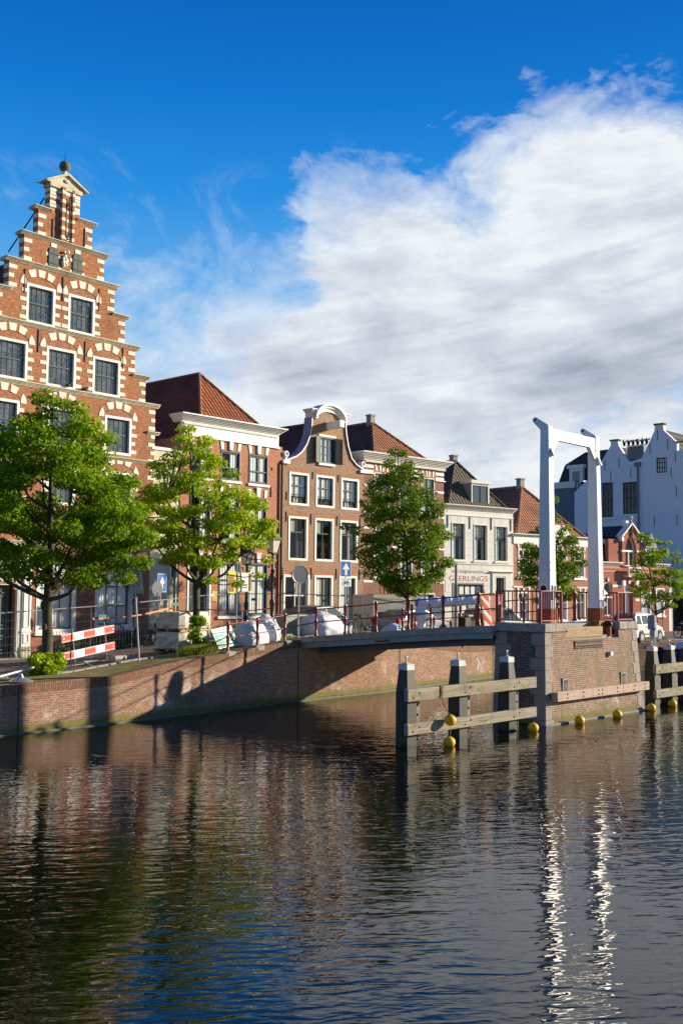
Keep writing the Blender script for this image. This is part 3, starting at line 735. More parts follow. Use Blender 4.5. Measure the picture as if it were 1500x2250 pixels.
# ---- H2 white cornice house -------------------------------------------------------
H2 = house('cornice_house', 'orange brick house with wide white cornice and steep red pantile roof', (32.067, 39.55), 0, ZB)
t2 = [(.56, 1.88, 9.62, 11.1), (2.48, 3.77, 9.62, 11.1), (4.37, 5.70, 9.6, 11.1)]
s2 = [(.56, 1.88, 6.62, 8.88), (2.48, 3.77, 6.62, 8.88), (4.40, 5.64, 6.62, 8.88)]
g2 = [(2.48, 3.88, 2.90, 5.55), (4.40, 5.78, 2.90, 5.55)]
MB().sheet(rect(0, 6.75, ZB - .3, 11.7), [hole(*w) for w in t2 + s2 + g2] + [hole(.5, 1.98, ZB - .02, 5.55)], 0, .36).build('wall', 'h2', H2, zb=ZB)
body(H2, ZB, 0, 6.75, ZB - .3, 11.5, 12, 'h2')
for w in t2 + s2:
    window(H2, ZB, *w, frame=.07, fmat='greyshutter', sash='darkgreen', rail=.42, nx=2, nyu=1, nyl=1, sw=.06, mullion=True, curtain=[(.0, .42, 0, 1), (.62, 1, 0, 1)] if w[0] > 4 else [(.55, 1, 0, .95)])
    m = MB(); m.box(w[0] - .07, w[1] + .1, -.09, .0, w[2] - .12, w[2] - .002); m.box(w[1] - .02, w[1] + .03, -.01, .12, w[2], w[3]); m.build('sill', 'white', H2, zb=ZB)
for w in g2:
    window(H2, ZB, *w, frame=.08, fmat='greyshutter', sash='darkgreen', rail=.68, nx=2, nyu=1, nyl=1, sw=.05, curtain=[(0, .45, 0, 1), (.5, 1, 0, 1)], cmat='curtain')
    m = MB(); m.box(w[0] - .08, w[1] + .12, -.12, .0, w[2] - .14, w[2] - .002); m.build('sill', 'white', H2, zb=ZB)
def keystones(P, zb, wins, dz=.05, h=.38):
    m = MB(); br = MB()
    for (u0, u1, z0, z1) in wins:
        br.box(u0 - .02, u1 + .02, -.006, .01, z1 + dz - .02, z1 + dz + h)
        for i, (u, w, hh, y) in enumerate(((u0 + .10, .10, h, .04), ((u0 + u1) / 2, .13, h + .04, .09), (u1 - .10, .10, h, .04))):
            k = (-.05, 0, .05)[i]
            m.prism([(u - w * .8, z1 + dz), (u + w * .8, z1 + dz), (u + w + k, z1 + dz + hh), (u - w + k, z1 + dz + hh)], -y, .01)
            if i == 1: m.box(u - w * 1.3, u + w * 1.3, -y - .03, .01, z1 + dz + hh, z1 + dz + hh + .06)
    br.build('soldier_lintel', 'h3top', P, zb=zb); m.build('keystones', 'white', P, zb=zb)
keystones(H2, ZB, t2 + s2 + g2 + [(.55, 1.9, 2, 5.55)])
m = MB(); m.box(.50, 6.42, -.06, .1, 11.57, 12.24); m.box(-.02, .5, -.06, .1, 11.57, 12.24); m.box(.0, 6.5, -.10, .1, 11.57, 11.66); cornice(m, -.03, 6.38, 12.24, 12.60, .50, .6, 6, .6)
for i in range(60): m.box(.05 + i * .106, .05 + i * .106 + .055, -.13, -.06, 12.12, 12.22)
m.build('cornice', 'white', H2, zb=ZB)
m = MB(); m.box(.50, 1.98, .12, .2, 4.72, 4.86); ring(m, .50, 1.98, ZB, 5.55, .1, -.03, .2); m.build('door_frame', 'white', H2, zb=ZB)
m = MB(); m.box(.6, 1.88, .2, .26, ZB, 4.72); dd = m.build('door', 'darkgreen', H2, zb=ZB)
m = MB()
for (a, b_, c, d) in [(.72, 1.2, 2.1, 2.9), (1.28, 1.76, 2.1, 2.9), (.72, 1.2, 3.1, 4.5), (1.28, 1.76, 3.1, 4.5)]: ring(m, a, b_, c, d, .05, .17, .2)
m.build('door_panel', 'greyshutter', dd).location.z = -ZB
m = MB(); m.box(.58, 1.9, .15, .18, 4.86, 5.45); m.build('transom_pane', 'glass', H2, zb=ZB)
m = MB(); m.box(2.03, 2.38, -.04, .0, 3.62, 4.12); m.build('name_plate', 'brass', H2, zb=ZB)
m = MB(); m.box(-.02, .5, -.05, .0, ZB - .1, 2.45); m.build('stone_base', 'kerb', H2, zb=ZB)
anchors(H2, ZB, [(5.95, 9.0, 9.55), (6.0, 10.4, 10.55)])
hiproof(H2, ZB, 1.55, 6.05, .45, 12.45, 3.8, 3.35, 15.6, 12, 'rooft2x', 'rooft2y', 'hip', zl=10.75, ul=.3)
m = MB(); m.tube((1.95, 5.3, 13.0), (1.95, 5.3, 13.75), .14, .10); m.lathe([(.2, 0), (.2, .08), (.12, .16)], (1.95, 5.3, 13.75)); m.build('flue', 'iron', H2, zb=ZB, smooth=True)
m = MB()
for s_ in (0,):
    m.hexa([(.92, 4.2, 11.55), (.92, 5.4, 11.55), (1.62, 5.4, 12.5), (1.62, 4.2, 12.5)], [(.82, 4.2, 11.63), (.82, 5.4, 11.63), (1.52, 5.4, 12.58), (1.52, 4.2, 12.58)])
m.build('skylight', 'cabin', H2, zb=ZB)

# ---- H3 neck gable house ------------------------------------------------------------
Z3 = 1.95
H3 = house('neck_gable_house', 'brown brick house with bell shaped neck gable, white crown and green shutters', (38.817, 39.55), -2, Z3)
cl = [(.0, 10.95), (.35, 11.06), (.65, 11.17), (.97, 11.30), (1.35, 11.57), (1.71, 12.0), (1.97, 12.56), (2.08, 13.1), (2.10, 13.55)]
cr = [(4.70, 13.55), (4.69, 13.3), (4.75, 12.9), (4.91, 12.24), (5.19, 11.6), (5.62, 11.26), (6.06, 11.10), (6.26, 11.0)]
arcN = [(3.4 + .92 * math.cos(a), 13.60 + .42 * math.sin(a)) for a in np.linspace(0, math.pi, 13)]
outl = [(6.26, Z3 - .3)] + cr[::-1] + [(4.7, 13.60)] + arcN + [(2.10, 13.60)] + cl[::-1] + [(0, Z3 - .3)]
r1 = [(.5, 1.95, 8.7, 10.46), (2.47, 3.91, 8.7, 10.46), (4.41, 5.86, 8.7, 10.46)]
r2 = [(.48, 1.90, 5.77, 8.11), (2.42, 3.86, 5.77, 8.11), (4.36, 5.80, 5.77, 8.10)]
g3 = [(.18, 2.08, 2.2, 5.02), (2.42, 3.84, 2.3, 5.02), (4.32, 5.74, 2.3, 5.02)]
gw = (2.72, 3.82, 11.12, 12.58)
MB().sheet(outl, [hole(*w) for w in r1 + r2 + g3 + [gw]], 0, .36).build('gable_wall', 'h3', H3, zb=Z3)
body(H3, Z3, 0, 6.26, Z3 - .3, 10.3, 12, 'h3')
for w in r1: window(H3, Z3, *w, frame=.12, rail=.62, nx=3, nyu=1, nyl=2, bar=.025, recess=.12, curtain=[(0, .32, .25, 1), (.34, .66, .25, 1), (.68, 1, .25, 1)])
for i, w in enumerate(r1):
    m = MB()
    for k in range(9): m.sphere((w[0] + .3 + k * .105, .125, w[2] + .22 + random.uniform(-.03, .10)), random.uniform(.04, .08), 1, .3, 1.2, 6)
    m.build('window_plant', 'leaf3', H3, zb=Z3)
    if i != 1:
        m = MB()
        for k in (.45, .65): m.lathe([(.05, 0), (.06, .1), (.03, .16), (.05, .2), (.01, .25)], (w[0] + k, .105, w[2] + .17), 8)
        m.build('figurine', 'white', H3, zb=Z3)
for i, w in enumerate(r2): window(H3, Z3, *w, frame=.12, rail=.66, nx=2 , nyu=1, nyl=1, bar=.035, recess=.14, curtain=[(.0, .55, .66, 1, 'linen')] if i < 2 else [(.5, 1, 0, .95, 'linen'), (0, .5, .7, 1, 'linen')])
window(H3, Z3, *g3[0], frame=.12, rail=.62, nx=2, nyu=1, nyl=1, recess=.14, mullion=True, sash='white', curtain=[(.55, 1, .62, 1, 'linen')])
for w in g3[1:]: window(H3, Z3, *w, frame=.12, rail=.62, nx=2, nyu=1, nyl=1, bar=.03, recess=.14, curtain=[(0, .5, 0, 1), (.62, 1, 0, 1, 'linen')])
window(H3, Z3, *gw, frame=.07, rail=0, nx=3, nyl=3, bar=.03, sash='darkgreen', fmat='darkgreen', curtain=[(0, 1, 0, 1)])
m = MB(); m.box(2.62, 3.93, -.07, .02, 12.58, 12.70); m.box(2.60, 3.87, -.12, .02, 11.0, 11.12); m.build('gable_window_trim', 'white', H3, zb=Z3)
def shutter(P, u0, z0, z1, w, ang, mat):
    m = MB(); m.box(0, w, -.04, 0, z0, z1)
    m2 = MB()
    for a, b_ in ((z0 + .1, z0 + (z1 - z0) * .36), (z0 + (z1 - z0) * .42, z1 - .1)): ring(m2, .07, w - .07, a, b_, .025, -.055, -.04)
    f = lambda p: Vector((u0 + p.x * math.cos(ang) - p.y * math.sin(ang), -.04 + p.x * math.sin(ang) + p.y * math.cos(ang), p.z))
    o = m.xf(f).build('shutter', mat, P, zb=Z3); m2.xf(f).build('shutter_moulding', 'iron', o).location.z = -Z3
shutter(H3, 2.70, 11.13, 12.56, .52, math.pi + .45, 'sage')  # sunlit leaf: the light is put into its colour, paler than its pair
shutter(H3, 3.84, 11.13, 12.56, .52, -.25, 'darkgreen')
# crown
m = MB()
def crown(m, r_in, r_out, y0, z_in, z_out):
    N = 18
    for i in range(N):
        a0 = math.pi * i / N; a1 = math.pi * (i + 1) / N
        P = lambda a, r, h: (3.4 + r * math.cos(a), 13.58 + h * math.sin(a))
        m.prism([P(a0, r_in, z_in), P(a1, r_in, z_in), P(a1, r_out, z_out), P(a0, r_out, z_out)], y0, .45)
crown(m, .92, 1.02, -.10, .40, .62); crown(m, 1.0, 1.12, -.20, .60, .74); crown(m, 1.08, 1.2, -.30, .72, .84)
for u0, u1 in ((2.06, 2.5), (4.3, 4.76)):
    m.box(u0, u1, -.12, .45, 13.53, 13.86)
    for k in range(3): m.box(u0 - .05 * (k + 1) * (u0 < 3), u1 + .05 * (k + 1) * (u0 > 3), -.14 - .06 * k, .5, 13.86 + k * .055, 13.914 + k * .055)
m.build('gable_crown', 'white', H3, zb=Z3)
m = MB()
for c in (cl, cr):
    for (a, b_) in zip(c, c[1:]):
        dx, dz = b_[0] - a[0], b_[1] - a[1]; L = math.hypot(dx, dz); nx, nz = -dz / L * .06, dx / L * .06
        m.prism([a, b_, (b_[0] + nx, b_[1] + nz), (a[0] + nx, a[1] + nz)], -.06, .50)
m.build('curved_coping', 'lead', H3, zb=Z3)
m = MB()
for c in (cl, cr):
    for (a, b_) in zip(c, c[1:]):
        dx, dz = b_[0] - a[0], b_[1] - a[1]; L = math.hypot(dx, dz); nx, nz = -dz / L * .045, dx / L * .045
        m.prism([(a[0] - nx * .5, a[1] - nz * .5), (b_[0] - nx * .5, b_[1] - nz * .5), (b_[0] + nx, b_[1] + nz), (a[0] + nx, a[1] + nz)], -.09, -.062)
m.build('coping_edge', 'white', H3, zb=Z3)
for u in (.22, 6.12):
    m = MB(); m.box(u - .24, u + .24, -.14, .40, 10.85, 11.02); m.lathe([(.14, 0), (.17, .1), (.14, .3), (.19, .4), (.14, .52)], (u, .1, 11.0), 10); m.torus((u, -.08, 11.36), .13, .05, n=14, k=6)
    m.build('scroll_ornament', 'white', H3, zb=Z3, smooth=True)
m = MB(); m.box(3.22, 3.50, -1.05, .1, 13.02, 13.34); m.box(3.18, 3.54, -1.1, .1, 13.34, 13.42); m.box(3.20, 3.52, -1.1, -1.05, 13.05, 13.34); m.build('hoist_beam', 'white', H3, zb=Z3)
anchors(H3, Z3, [(2.24, 10.2, 10.6), (4.2, 10.19, 10.59), (.34, 8.93, 9.38), (6.04, 8.95, 9.39), (.33, 7.8, 8.3), (2.14, 7.75, 8.3), (4.13, 7.75, 8.3), (5.97, 7.75, 8.3), (.1, 4.8, 5.4), (2.2, 4.8, 5.4), (4.1, 4.8, 5.4), (5.95, 4.8, 5.4)])
m = MB()
for (u0, u1, z0, z1) in r1 + r2 + g3: m.box(u0 - .1, u1 + .1, -.006, .01, z1 + .01, z1 + .25)
m.box(2.5, 4.1, -.006, .01, 12.71, 12.95); m.build('soldier_lintel', 'h3top', H3, zb=Z3)
m = MB(); m.box(.05, 6.2, -.008, .01, 10.77, 10.79); m.box(.05, 6.2, -.008, .01, 8.44, 8.46); m.build('string_course', 'conc', H3, zb=Z3)
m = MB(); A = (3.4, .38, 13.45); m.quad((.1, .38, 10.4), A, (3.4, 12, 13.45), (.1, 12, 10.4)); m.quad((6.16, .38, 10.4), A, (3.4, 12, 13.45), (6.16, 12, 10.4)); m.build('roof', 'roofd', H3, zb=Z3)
m = MB(); m.path([(3.4, .5 + i * .4, 13.48) for i in range(28)], .09, 6); m.build('ridge_tiles', 'hipd', H3, zb=Z3, smooth=True)
m = MB(); m.tube((-.10, -.1, 2.3), (-.10, -.1, 10.9), .06); m.build('downpipe', 'iron', H3, zb=Z3, smooth=True)
# wall lantern with bracket
def lantern_parts(P, loc, s=1.0, glass='lampglass', roof='copper', zb=0.0):
    x, y, z = loc
    m = MB(); m.hexa([(x - .11 * s, y - .11 * s, z), (x + .11 * s, y - .11 * s, z), (x + .11 * s, y + .11 * s, z), (x - .11 * s, y + .11 * s, z)],
                     [(x - .19 * s, y - .19 * s, z + .42 * s), (x + .19 * s, y - .19 * s, z + .42 * s), (x + .19 * s, y + .19 * s, z + .42 * s), (x - .19 * s, y + .19 * s, z + .42 * s)])
    g = m.build('lantern_glass', glass, P, zb=zb)
    m = MB(); t = z + .42 * s; a = .25 * s
    m.hexa([(x - a, y - a, t), (x + a, y - a, t), (x + a, y + a, t), (x - a, y + a, t)], [(x - .07 * s, y - .07 * s, t + .2 * s), (x + .07 * s, y - .07 * s, t + .2 * s), (x + .07 * s, y + .07 * s, t + .2 * s), (x - .07 * s, y + .07 * s, t + .2 * s)])
    m.lathe([(.08 * s, 0), (.09 * s, .08 * s), (.04 * s, .1 * s), (.05 * s, .16 * s), (.01 * s, .26 * s)], (x, y, t + .2 * s), 8)
    m.build('lantern_roof', roof, P, zb=zb)
    m = MB()
    for sx in (-1, 1):
        for sy in (-1, 1): m.tube((x + sx * .11 * s, y + sy * .11 * s, z), (x + sx * .19 * s, y + sy * .19 * s, t), .014 * s, n=5)
    m.box(x - .12 * s, x + .12 * s, y - .12 * s, y + .12 * s, z - .04 * s, z); m.build('lantern_frame', 'iron', P, zb=zb)
wl = thing('wall_lantern', 'brown copper lantern on an iron wall bracket beside the front window', 'lantern', (39.25, 38.85, 4.6))
lantern_parts(wl, (0, 0, .02), 1.0)
m = MB(); m.path([(0, 0, 0), (0, .1, -.5), (-.1, .35, -.95), (-.1, .64, -1.0)], .022); m.path([(0, .1, -.5), (-.1, .62, -.5)], .02); m.build('bracket', 'iron', wl)

# ---- H4 banded house ---------------------------------------------------------------
Z4 = 1.9
H4 = house('banded_brick_house', 'purple brick house with white stone bands and orange hipped roof', (45.073, 39.332), -5.5, Z4)
t4 = [(.80, 2.0, 8.88, 11.0), (2.76, 3.95, 8.88, 11.0), (4.69, 5.87, 8.88, 11.0)]
s4 = [(.80, 1.95, 4.95, 7.55), (2.76, 3.95, 4.95, 7.55), (4.69, 5.87, 4.95, 7.55)]
g4 = [(.42, 2.06, 2.2, 3.85), (2.80, 3.9, 2.2, 3.85), (4.5, 5.9, 2.0, 4.1)]
MB().sheet(rect(0, 6.7, Z4 - .3, 11.7), [hole(*w) for w in t4 + s4 + g4], 0, .36).build('wall', 'h4', H4, zb=Z4)
body(H4, Z4, 0, 6.7, Z4 - .3, 11.6, 12, 'h4')
for w in t4: window(H4, Z4, *w, frame=.06, fmat='ivory', sash='greyshutter', rail=.62, nx=2, nyu=1, nyl=1, mullion=True, curtain=[(0, .45, 0, .6), (.6, 1, 0, .62), (0, 1, .62, 1, 'linen')])
for w in s4: window(H4, Z4, *w, frame=.06, fmat='ivory', sash='greyshutter', rail=.62, nx=2, nyu=1, nyl=1, mullion=True, curtain=[(0, .4, 0, 1), (.6, 1, 0, 1)])
for w in g4: window(H4, Z4, *w, frame=.07, fmat='ivory', sash='greyshutter', rail=0, nx=2, nyl=1, curtain=[(0, .7, 0, 1, 'linen')])
m = MB()
for z, h in ((11.22, .17), (10.95, .14), (10.14, .13), (8.62, .12), (7.72, .14), (6.7, .1), (4.68, .13)):
    m.box(-.0, .74, -.03, .01, z, z + h); m.box(2.05, 2.7, -.03, .01, z, z + h); m.box(4.02, 4.62, -.03, .01, z, z + h); m.box(5.95, 6.7, -.03, .01, z, z + h)
for (u0, u1, z0, z1) in t4 + s4:
    for k in (-.35, -.08, .08, .35):
        u = (u0 + u1) / 2 + k * 1.2; m.prism([(u - .05, z1 + .08), (u + .05, z1 + .08), (u + .05 + k * .2, z1 + .42), (u - .05 + k * .2, z1 + .42)], -.04, .01)
    m.box(u0 - .1, u1 + .1, -.1, .01, z0 - .1, z0 - .002)
m.box(-.08, .8, -.10, .01, 10.86, 10.92); m.box(5.9, 6.78, -.10, .01, 10.86, 10.92)
m.build('stone_bands', 'white', H4, zb=Z4)
m = MB()
for (u0, u1, z0, z1) in t4: m.box(u0 - .05, u1 + .05, -.012, .01, z1 + .02, z1 + .38)
m.build('orange_lintel', 'gothorange', H4, zb=Z4)
m = MB(); cornice(m, 0, 6.72, 11.62, 12.10, .46, .7, 6, .9)
for i in range(52): m.box(.05 + i * .13, .05 + i * .13 + .07, -.14, 0, 11.52, 11.61)
m.build('cornice', 'ivory', H4, zb=Z4)
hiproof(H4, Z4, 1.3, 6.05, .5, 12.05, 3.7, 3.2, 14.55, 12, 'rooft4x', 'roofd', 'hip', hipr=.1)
m = MB(); m.box(3.5, 3.85, 3.1, 3.5, 14.3, 15.0); m.box(3.46, 3.89, 3.06, 3.54, 14.95, 15.05); m.build('chimney', 'kerb', H4, zb=Z4)
m = MB(); m.box(.32, 2.2, -.6, 0, 3.95, 4.02)
for i in range(14): m.tube((2.4 + i * .3, -.5, 4.2), (2.4 + i * .3, -.5, 4.9), .015, n=4)
m.tube((2.4, -.5, 4.9), (6.3, -.5, 4.9), .02, n=4); m.tube((2.4, -.5, 4.2), (6.3, -.5, 4.2), .02, n=4); m.build('balcony_rail', 'iron', H4, zb=Z4)

# ---- H5 white shop house -----------------------------------------------------------
Z5 = 1.8
H5 = house('spice_shop_house', 'ivory white house with painted shop lettering, mossy grey roof and dormer', (51.772, 38.687), -11, Z5)
t5 = [(.62, 1.80, 6.12, 8.45), (2.49, 3.69, 6.12, 8.42), (4.34, 5.48, 6.12, 8.40)]
MB().sheet(rect(0, 5.96, Z5 - .3, 9.3), [hole(*w) for w in t5] + [hole(.71, 3.36, Z5, 4.76), hole(4.34, 5.15, 2.9, 5.16)], 0, .36).build('wall', 'ivory', H5, zb=Z5)
body(H5, Z5, 0, 5.96, Z5 - .3, 9.2, 11, 'ivory')
m = MB()
for z in np.arange(2.3, 8.8, .46):
    for a, b_ in ((0.03, .6), (1.82, 2.47), (3.71, 4.32), (5.5, 5.93)):
        if z > 5.95: m.box(a, b_, -.004, .003, z, z + .018)
    if z < 5.9:
        m.box(.03, .65, -.004, .003, z, z + .018); m.box(3.42, 3.9, -.004, .003, z, z + .018); m.box(5.75, 5.93, -.004, .003, z, z + .018)
for u in (.3, 1.6, 2.2, 3.2, 4.1, 5.1): m.box(u, u + .015, -.004, .003, 5.6, 5.9)
for (u0, u1, _, z1) in t5:
    c = (u0 + u1) / 2
    for k in (-.75, -.12, .12, .75): m.prism([(c + k * .8, z1 + .03), (c + k * .8 + .018, z1 + .03), (c + k + .018, z1 + .42), (c + k, z1 + .42)], -.004, .003)
m.build('block_joints', 'cornice', H5, zb=Z5)
m = MB(); m.box(0, 5.95, -.05, .0, 5.90, 5.98); m.box(-.02, 5.98, -.05, .0, 8.88, 8.93); cornice(m, .05, 5.95, 9.25, 9.55, .30, .5, 5, .5)
cornice(m, 3.98, 5.8, 5.38, 5.52, .18, 0, 3, .5); m.box(4.05, 4.3, -.06, 0, 2.0, 5.38); m.box(5.2, 5.72, -.06, 0, 2.0, 5.38); m.box(4.3, 5.2, -.06, 0, 5.18, 5.38); m.build('mouldings', 'ivory', H5, zb=Z5)
for w in t5:
    window(H5, Z5, *w, frame=.06, fmat='ivory', sash='darkgreen', rail=.62, nx=1, nyu=1, nyl=1, recess=.2, curtain=[(0, .45, 0, .62), (.72, 1, 0, .62, 'linen'), (0, 1, .64, 1, 'linen')])
    m = MB(); u0, u1, z0, z1 = w
    for i in range(1, 5): u = u0 + .1 + (u1 - u0 - .2) * i / 5; m.box(u - .01, u + .01, .18, .21, z0 + 1.5, z1 - .1)
    for z in (z1 - .3, z1 - .55): m.box(u0 + .1, u1 - .1, .18, .21, z - .01, z + .01)
    m.box(u0 - .08, u1 + .1, -.08, .0, z0 - .1, z0 - .002); m.build('leaded_lattice', 'ivory', H5, zb=Z5)
window(H5, Z5, 4.34, 5.15, 2.9, 5.16, frame=.05, fmat='ivory', sash='darkgreen', rail=0, nx=3, nyl=4)
m = MB(); ring(m, .71, 3.36, Z5, 4.76, .10, -.03, .2); m.build('shop_front_frame', 'steel', H5, zb=Z5)
m = MB(); m.box(.81, 3.26, .16, .2, Z5, 4.66); d5 = m.build('shop_door', 'darkgreen', H5, zb=Z5)
m = MB()
for i in range(5): m.box(.92 + i * .48, 1.26 + i * .48, .14, .16, 4.05, 4.58)
for i in range(2): m.box(.95 + i * 1.2, 1.95 + i * 1.2, .14, .16, 2.9, 3.85)
m.build('door_pane', 'curtain', d5).location.z = -Z5
anchors(H5, Z5, [(.3, 8.1, 8.85), (2.15, 8.1, 8.85), (4.0, 8.1, 8.85), (5.75, 8.1, 8.85)])
hiproof(H5, Z5, .75, 6.0, .45, 9.5, 3.6, 2.9, 12.75, 11, 'rooft5x', 'rooft5y', 'hipd', hipr=.1)
m = MB(); m.box(3.42, 3.78, 2.85, 3.25, 12.5, 13.1); m.box(3.38, 3.82, 2.8, 3.3, 13.05, 13.13); m.build('chimney', 'kerb', H5, zb=Z5)
m = MB(); m.box(3.0, 4.55, .75, 2.6, 9.75, 11.08); dm = m.build('dormer', 'steel', H5, zb=Z5)
m = MB(); m.box(2.9, 4.65, .62, 2.8, 11.08, 11.28); ring(m, 3.0, 4.55, 9.72, 11.08, .13, .72, .76); m.build('dormer_trim', 'ivory', dm).location.z = -Z5
m = MB(); m.box(3.13, 4.42, .735, .745, 9.85, 10.95); m.build('dormer_pane', 'carglass', dm).location.z = -Z5
m = MB(); ring(m, 3.13, 4.42, 9.85, 10.95, .04, .70, .74); m.box(3.74, 3.82, .70, .74, 9.85, 10.95); m.build('dormer_sash', 'darkgreen', dm).location.z = -Z5
def text_obj(s, name, mat, P, u0, u1, z0, h, y=-.006, zb=0.0, wscale=True, extr=.003, bold=0.0):
    cu = bpy.data.curves.new(name, 'FONT'); cu.body = s; cu.size = 1.0; cu.extrude = 0; cu.offset = bold
    tmp = bpy.data.objects.new('tmp', cu); COL.objects.link(tmp)
    dg = bpy.context.evaluated_depsgraph_get(); dg.update(); me = bpy.data.meshes.new_from_object(tmp.evaluated_get(dg))
    bpy.data.objects.remove(tmp); me.name = name
    co_ = np.empty(len(me.vertices) * 3); me.vertices.foreach_get('co', co_); co_ = co_.reshape(-1, 3)
    mn, mx = co_.min(0), co_.max(0); sx = (u1 - u0) / (mx[0] - mn[0]); sz = h / (mx[1] - mn[1])
    new = np.stack([u0 + (co_[:, 0] - mn[0]) * sx, np.full(len(co_), y), z0 + (co_[:, 1] - mn[1]) * sz - zb], 1)
    me.vertices.foreach_set('co', new.ravel()); me.materials.append(M[mat]); o = bpy.data.objects.new(name, me); COL.objects.link(o); o.parent = P
    return o
text_obj('SPECERIJENHANDEL', 'shop_lettering', 'textgrey', H5, .62, 3.47, 5.29, .23, zb=Z5)
text_obj('GEERLINGS', 'shop_name_lettering', 'soilred', H5, .42, 3.68, 4.86, .33, zb=Z5)

# ---- H6 brick house with hipped red roof --------------------------------------------
Z6 = 1.6
H6 = house('hipped_roof_house', 'low brown brick house with white cornice and red hipped roof behind the portal', (57.622, 37.55), -9, Z6)
t6 = [(.45, 1.52, 5.2, 7.02), (2.4, 3.4, 5.2, 7.02), (4.3, 5.3, 5.2, 7.02), (6.05, 7.18, 5.2, 7.02)]
g6 = [(.37, 1.5, 2.3, 4.25), (2.3, 3.4, 1.7, 4.25), (4.2, 5.3, 2.3, 4.25), (6.05, 7.2, 2.3, 4.25)]
MB().sheet(rect(0, 8.2, Z6 - .3, 7.4), [hole(*w) for w in t6 + g6], 0, .36).build('wall', 'h6', H6, zb=Z6)
body(H6, Z6, 0, 8.2, Z6 - .3, 7.5, 11, 'h6')
for w in t6 + g6:
    window(H6, Z6, *w, frame=.10, rail=.66, sash='white', nx=2, nyu=1, nyl=1, mullion=True, curtain=[(0, .3, 0, .8), (.75, 1, 0, .8)])
    m = MB(); c = (w[0] + w[1]) / 2; m.box(w[0] - .12, w[1] + .12, -.1, 0, w[2] - .14, w[2] - .002)
    for k in (-.5, 0, .5): m.prism([(c + k - .06, w[3] + .03), (c + k + .06, w[3] + .03), (c + k * 1.15 + .07, w[3] + .32), (c + k * 1.15 - .07, w[3] + .32)], -.05, .01)
    m.build('sill_and_keys', 'white', H6, zb=Z6)
m = MB(); m.box(0, 8.2, -.06, .1, 7.32, 7.78); cornice(m, 0, 8.2, 7.78, 7.98, .28, .4, 4, .5)
m.prism([(3.1, 7.9), (3.5, 8.2), (3.9, 8.7), (5.0, 8.7), (5.4, 8.2), (5.8, 7.9)], -.12, .2); m.box(0, .3, -.03, .01, 4.5, 4.62); m.box(.0, 8.2, -.04, .01, 4.5, 4.6); m.build('cornice', 'white', H6, zb=Z6)
hiproof(H6, Z6, .9, 8.1, .45, 7.9, 4.75, 3.5, 11.55, 11, 'rooft4x', 'rooft4x', 'hip', hipr=.12)
m = MB(); m.box(4.55, 4.95, 3.4, 3.8, 11.4, 12.1); m.box(4.5, 5.0, 3.35, 3.85, 12.05, 12.15); m.build('chimney', 'kerb', H6, zb=Z6)

# ---- H8 gothic house -----------------------------------------------------------------
Z8 = 1.5
H8 = house('gothic_gable_house', 'red brick house with pointed gable bay, white balcony and slate roof', (65.72, 36.27), -9, Z8)
def ogive(u0, u1, z0, zt, n=8):
    c = (u0 + u1) / 2; w = (u1 - u0); zspring = zt - w * .87
    L = [(u1 - w * math.cos(a), zspring + w * math.sin(a)) for a in np.linspace(0, math.pi / 3, n)]
    Rr = [(u0 + w * math.cos(a), zspring + w * math.sin(a)) for a in np.linspace(math.pi / 3, 0, n)]
    return [(u0, z0)] + L + Rr[1:] + [(u1, z0)]
def rarch(u0, u1, z0, zt, n=9):
    c = (u0 + u1) / 2; r = (u1 - u0) / 2
    return [(u0, z0)] + [(c - r * math.cos(a), zt - r * .7 + r * .7 * math.sin(a)) for a in np.linspace(0, math.pi, n)] + [(u1, z0)]
hl = [rarch(1.0, 1.95, 2.62, 5.0), rarch(3.34, 4.35, Z8, 4.85), hole(5.3, 6.45, 2.6, 4.6), hole(7.05, 8.1, 2.6, 4.6)]
MB().sheet(rect(0, 8.6, Z8 - .3, 6.1), hl, 0, .36).build('wall', 'h8', H8, zb=Z8)
MB().sheet([(3.0, 6.1), (5.1, 6.1), (5.1, 8.2), (4.06, 9.05), (3.0, 8.2)], [ogive(3.36, 4.62, 6.12, 8.35)], -.12, .3).build('gable_bay', 'h8', H8, zb=Z8)
body(H8, Z8, 0, 8.6, Z8 - .3, 6.0, 10, 'h8')
m = MB(); m.box(3.1, 5.0, .45, .5, 6.1, 8.2); m.build('attic_back', 'room', H8, zb=Z8)
m = MB(); cornice(m, 0, 2.95, 6.15, 6.38, .25, .1, 4); cornice(m, 5.15, 8.6, 6.15, 6.38, .25, .1, 4)
for s, (a, b_) in ((0, ((2.9, 8.15), (4.06, 9.12))), (1, ((5.2, 8.15), (4.06, 9.12)))):
    dx, dz = b_[0] - a[0], b_[1] - a[1]; L = math.hypot(dx, dz); n_ = (-dz / L * .11 * (1 if s == 0 else -1), abs(dx) / L * .11)
    m.prism([a, b_, (b_[0], b_[1] + .13), (a[0] + n_[0], a[1] + n_[1])], -.26, .3)
for u in (2.92, 5.16): m.box(u - .12, u + .12, -.26, .1, 7.88, 8.14)
m.box(2.95, 3.3, -.16, 0, 7.12, 7.26); m.box(4.66, 5.14, -.16, 0, 7.12, 7.26); m.box(3.36, 4.62, .0, .1, 7.14, 7.26)
m.box(0, 1.0, -.04, 0, 4.62, 4.80); m.box(1.98, 3.1, -.04, 0, 4.62, 4.80)
m.box(2.95, 3.28, -.2, 0, 4.72, 5.10); m.box(4.5, 5.0, -.2, 0, 4.72, 5.10); m.box(3.78, 3.92, -.1, 0, 4.88, 5.15); m.box(1.4, 1.54, -.08, 0, 5.02, 5.25); m.box(4.6, 5.1, -.03, 0, 3.65, 3.82); m.box(1.0, 1.95, 0, .1, 3.86, 3.95)
m.build('white_stone_trim', 'white', H8, zb=Z8)
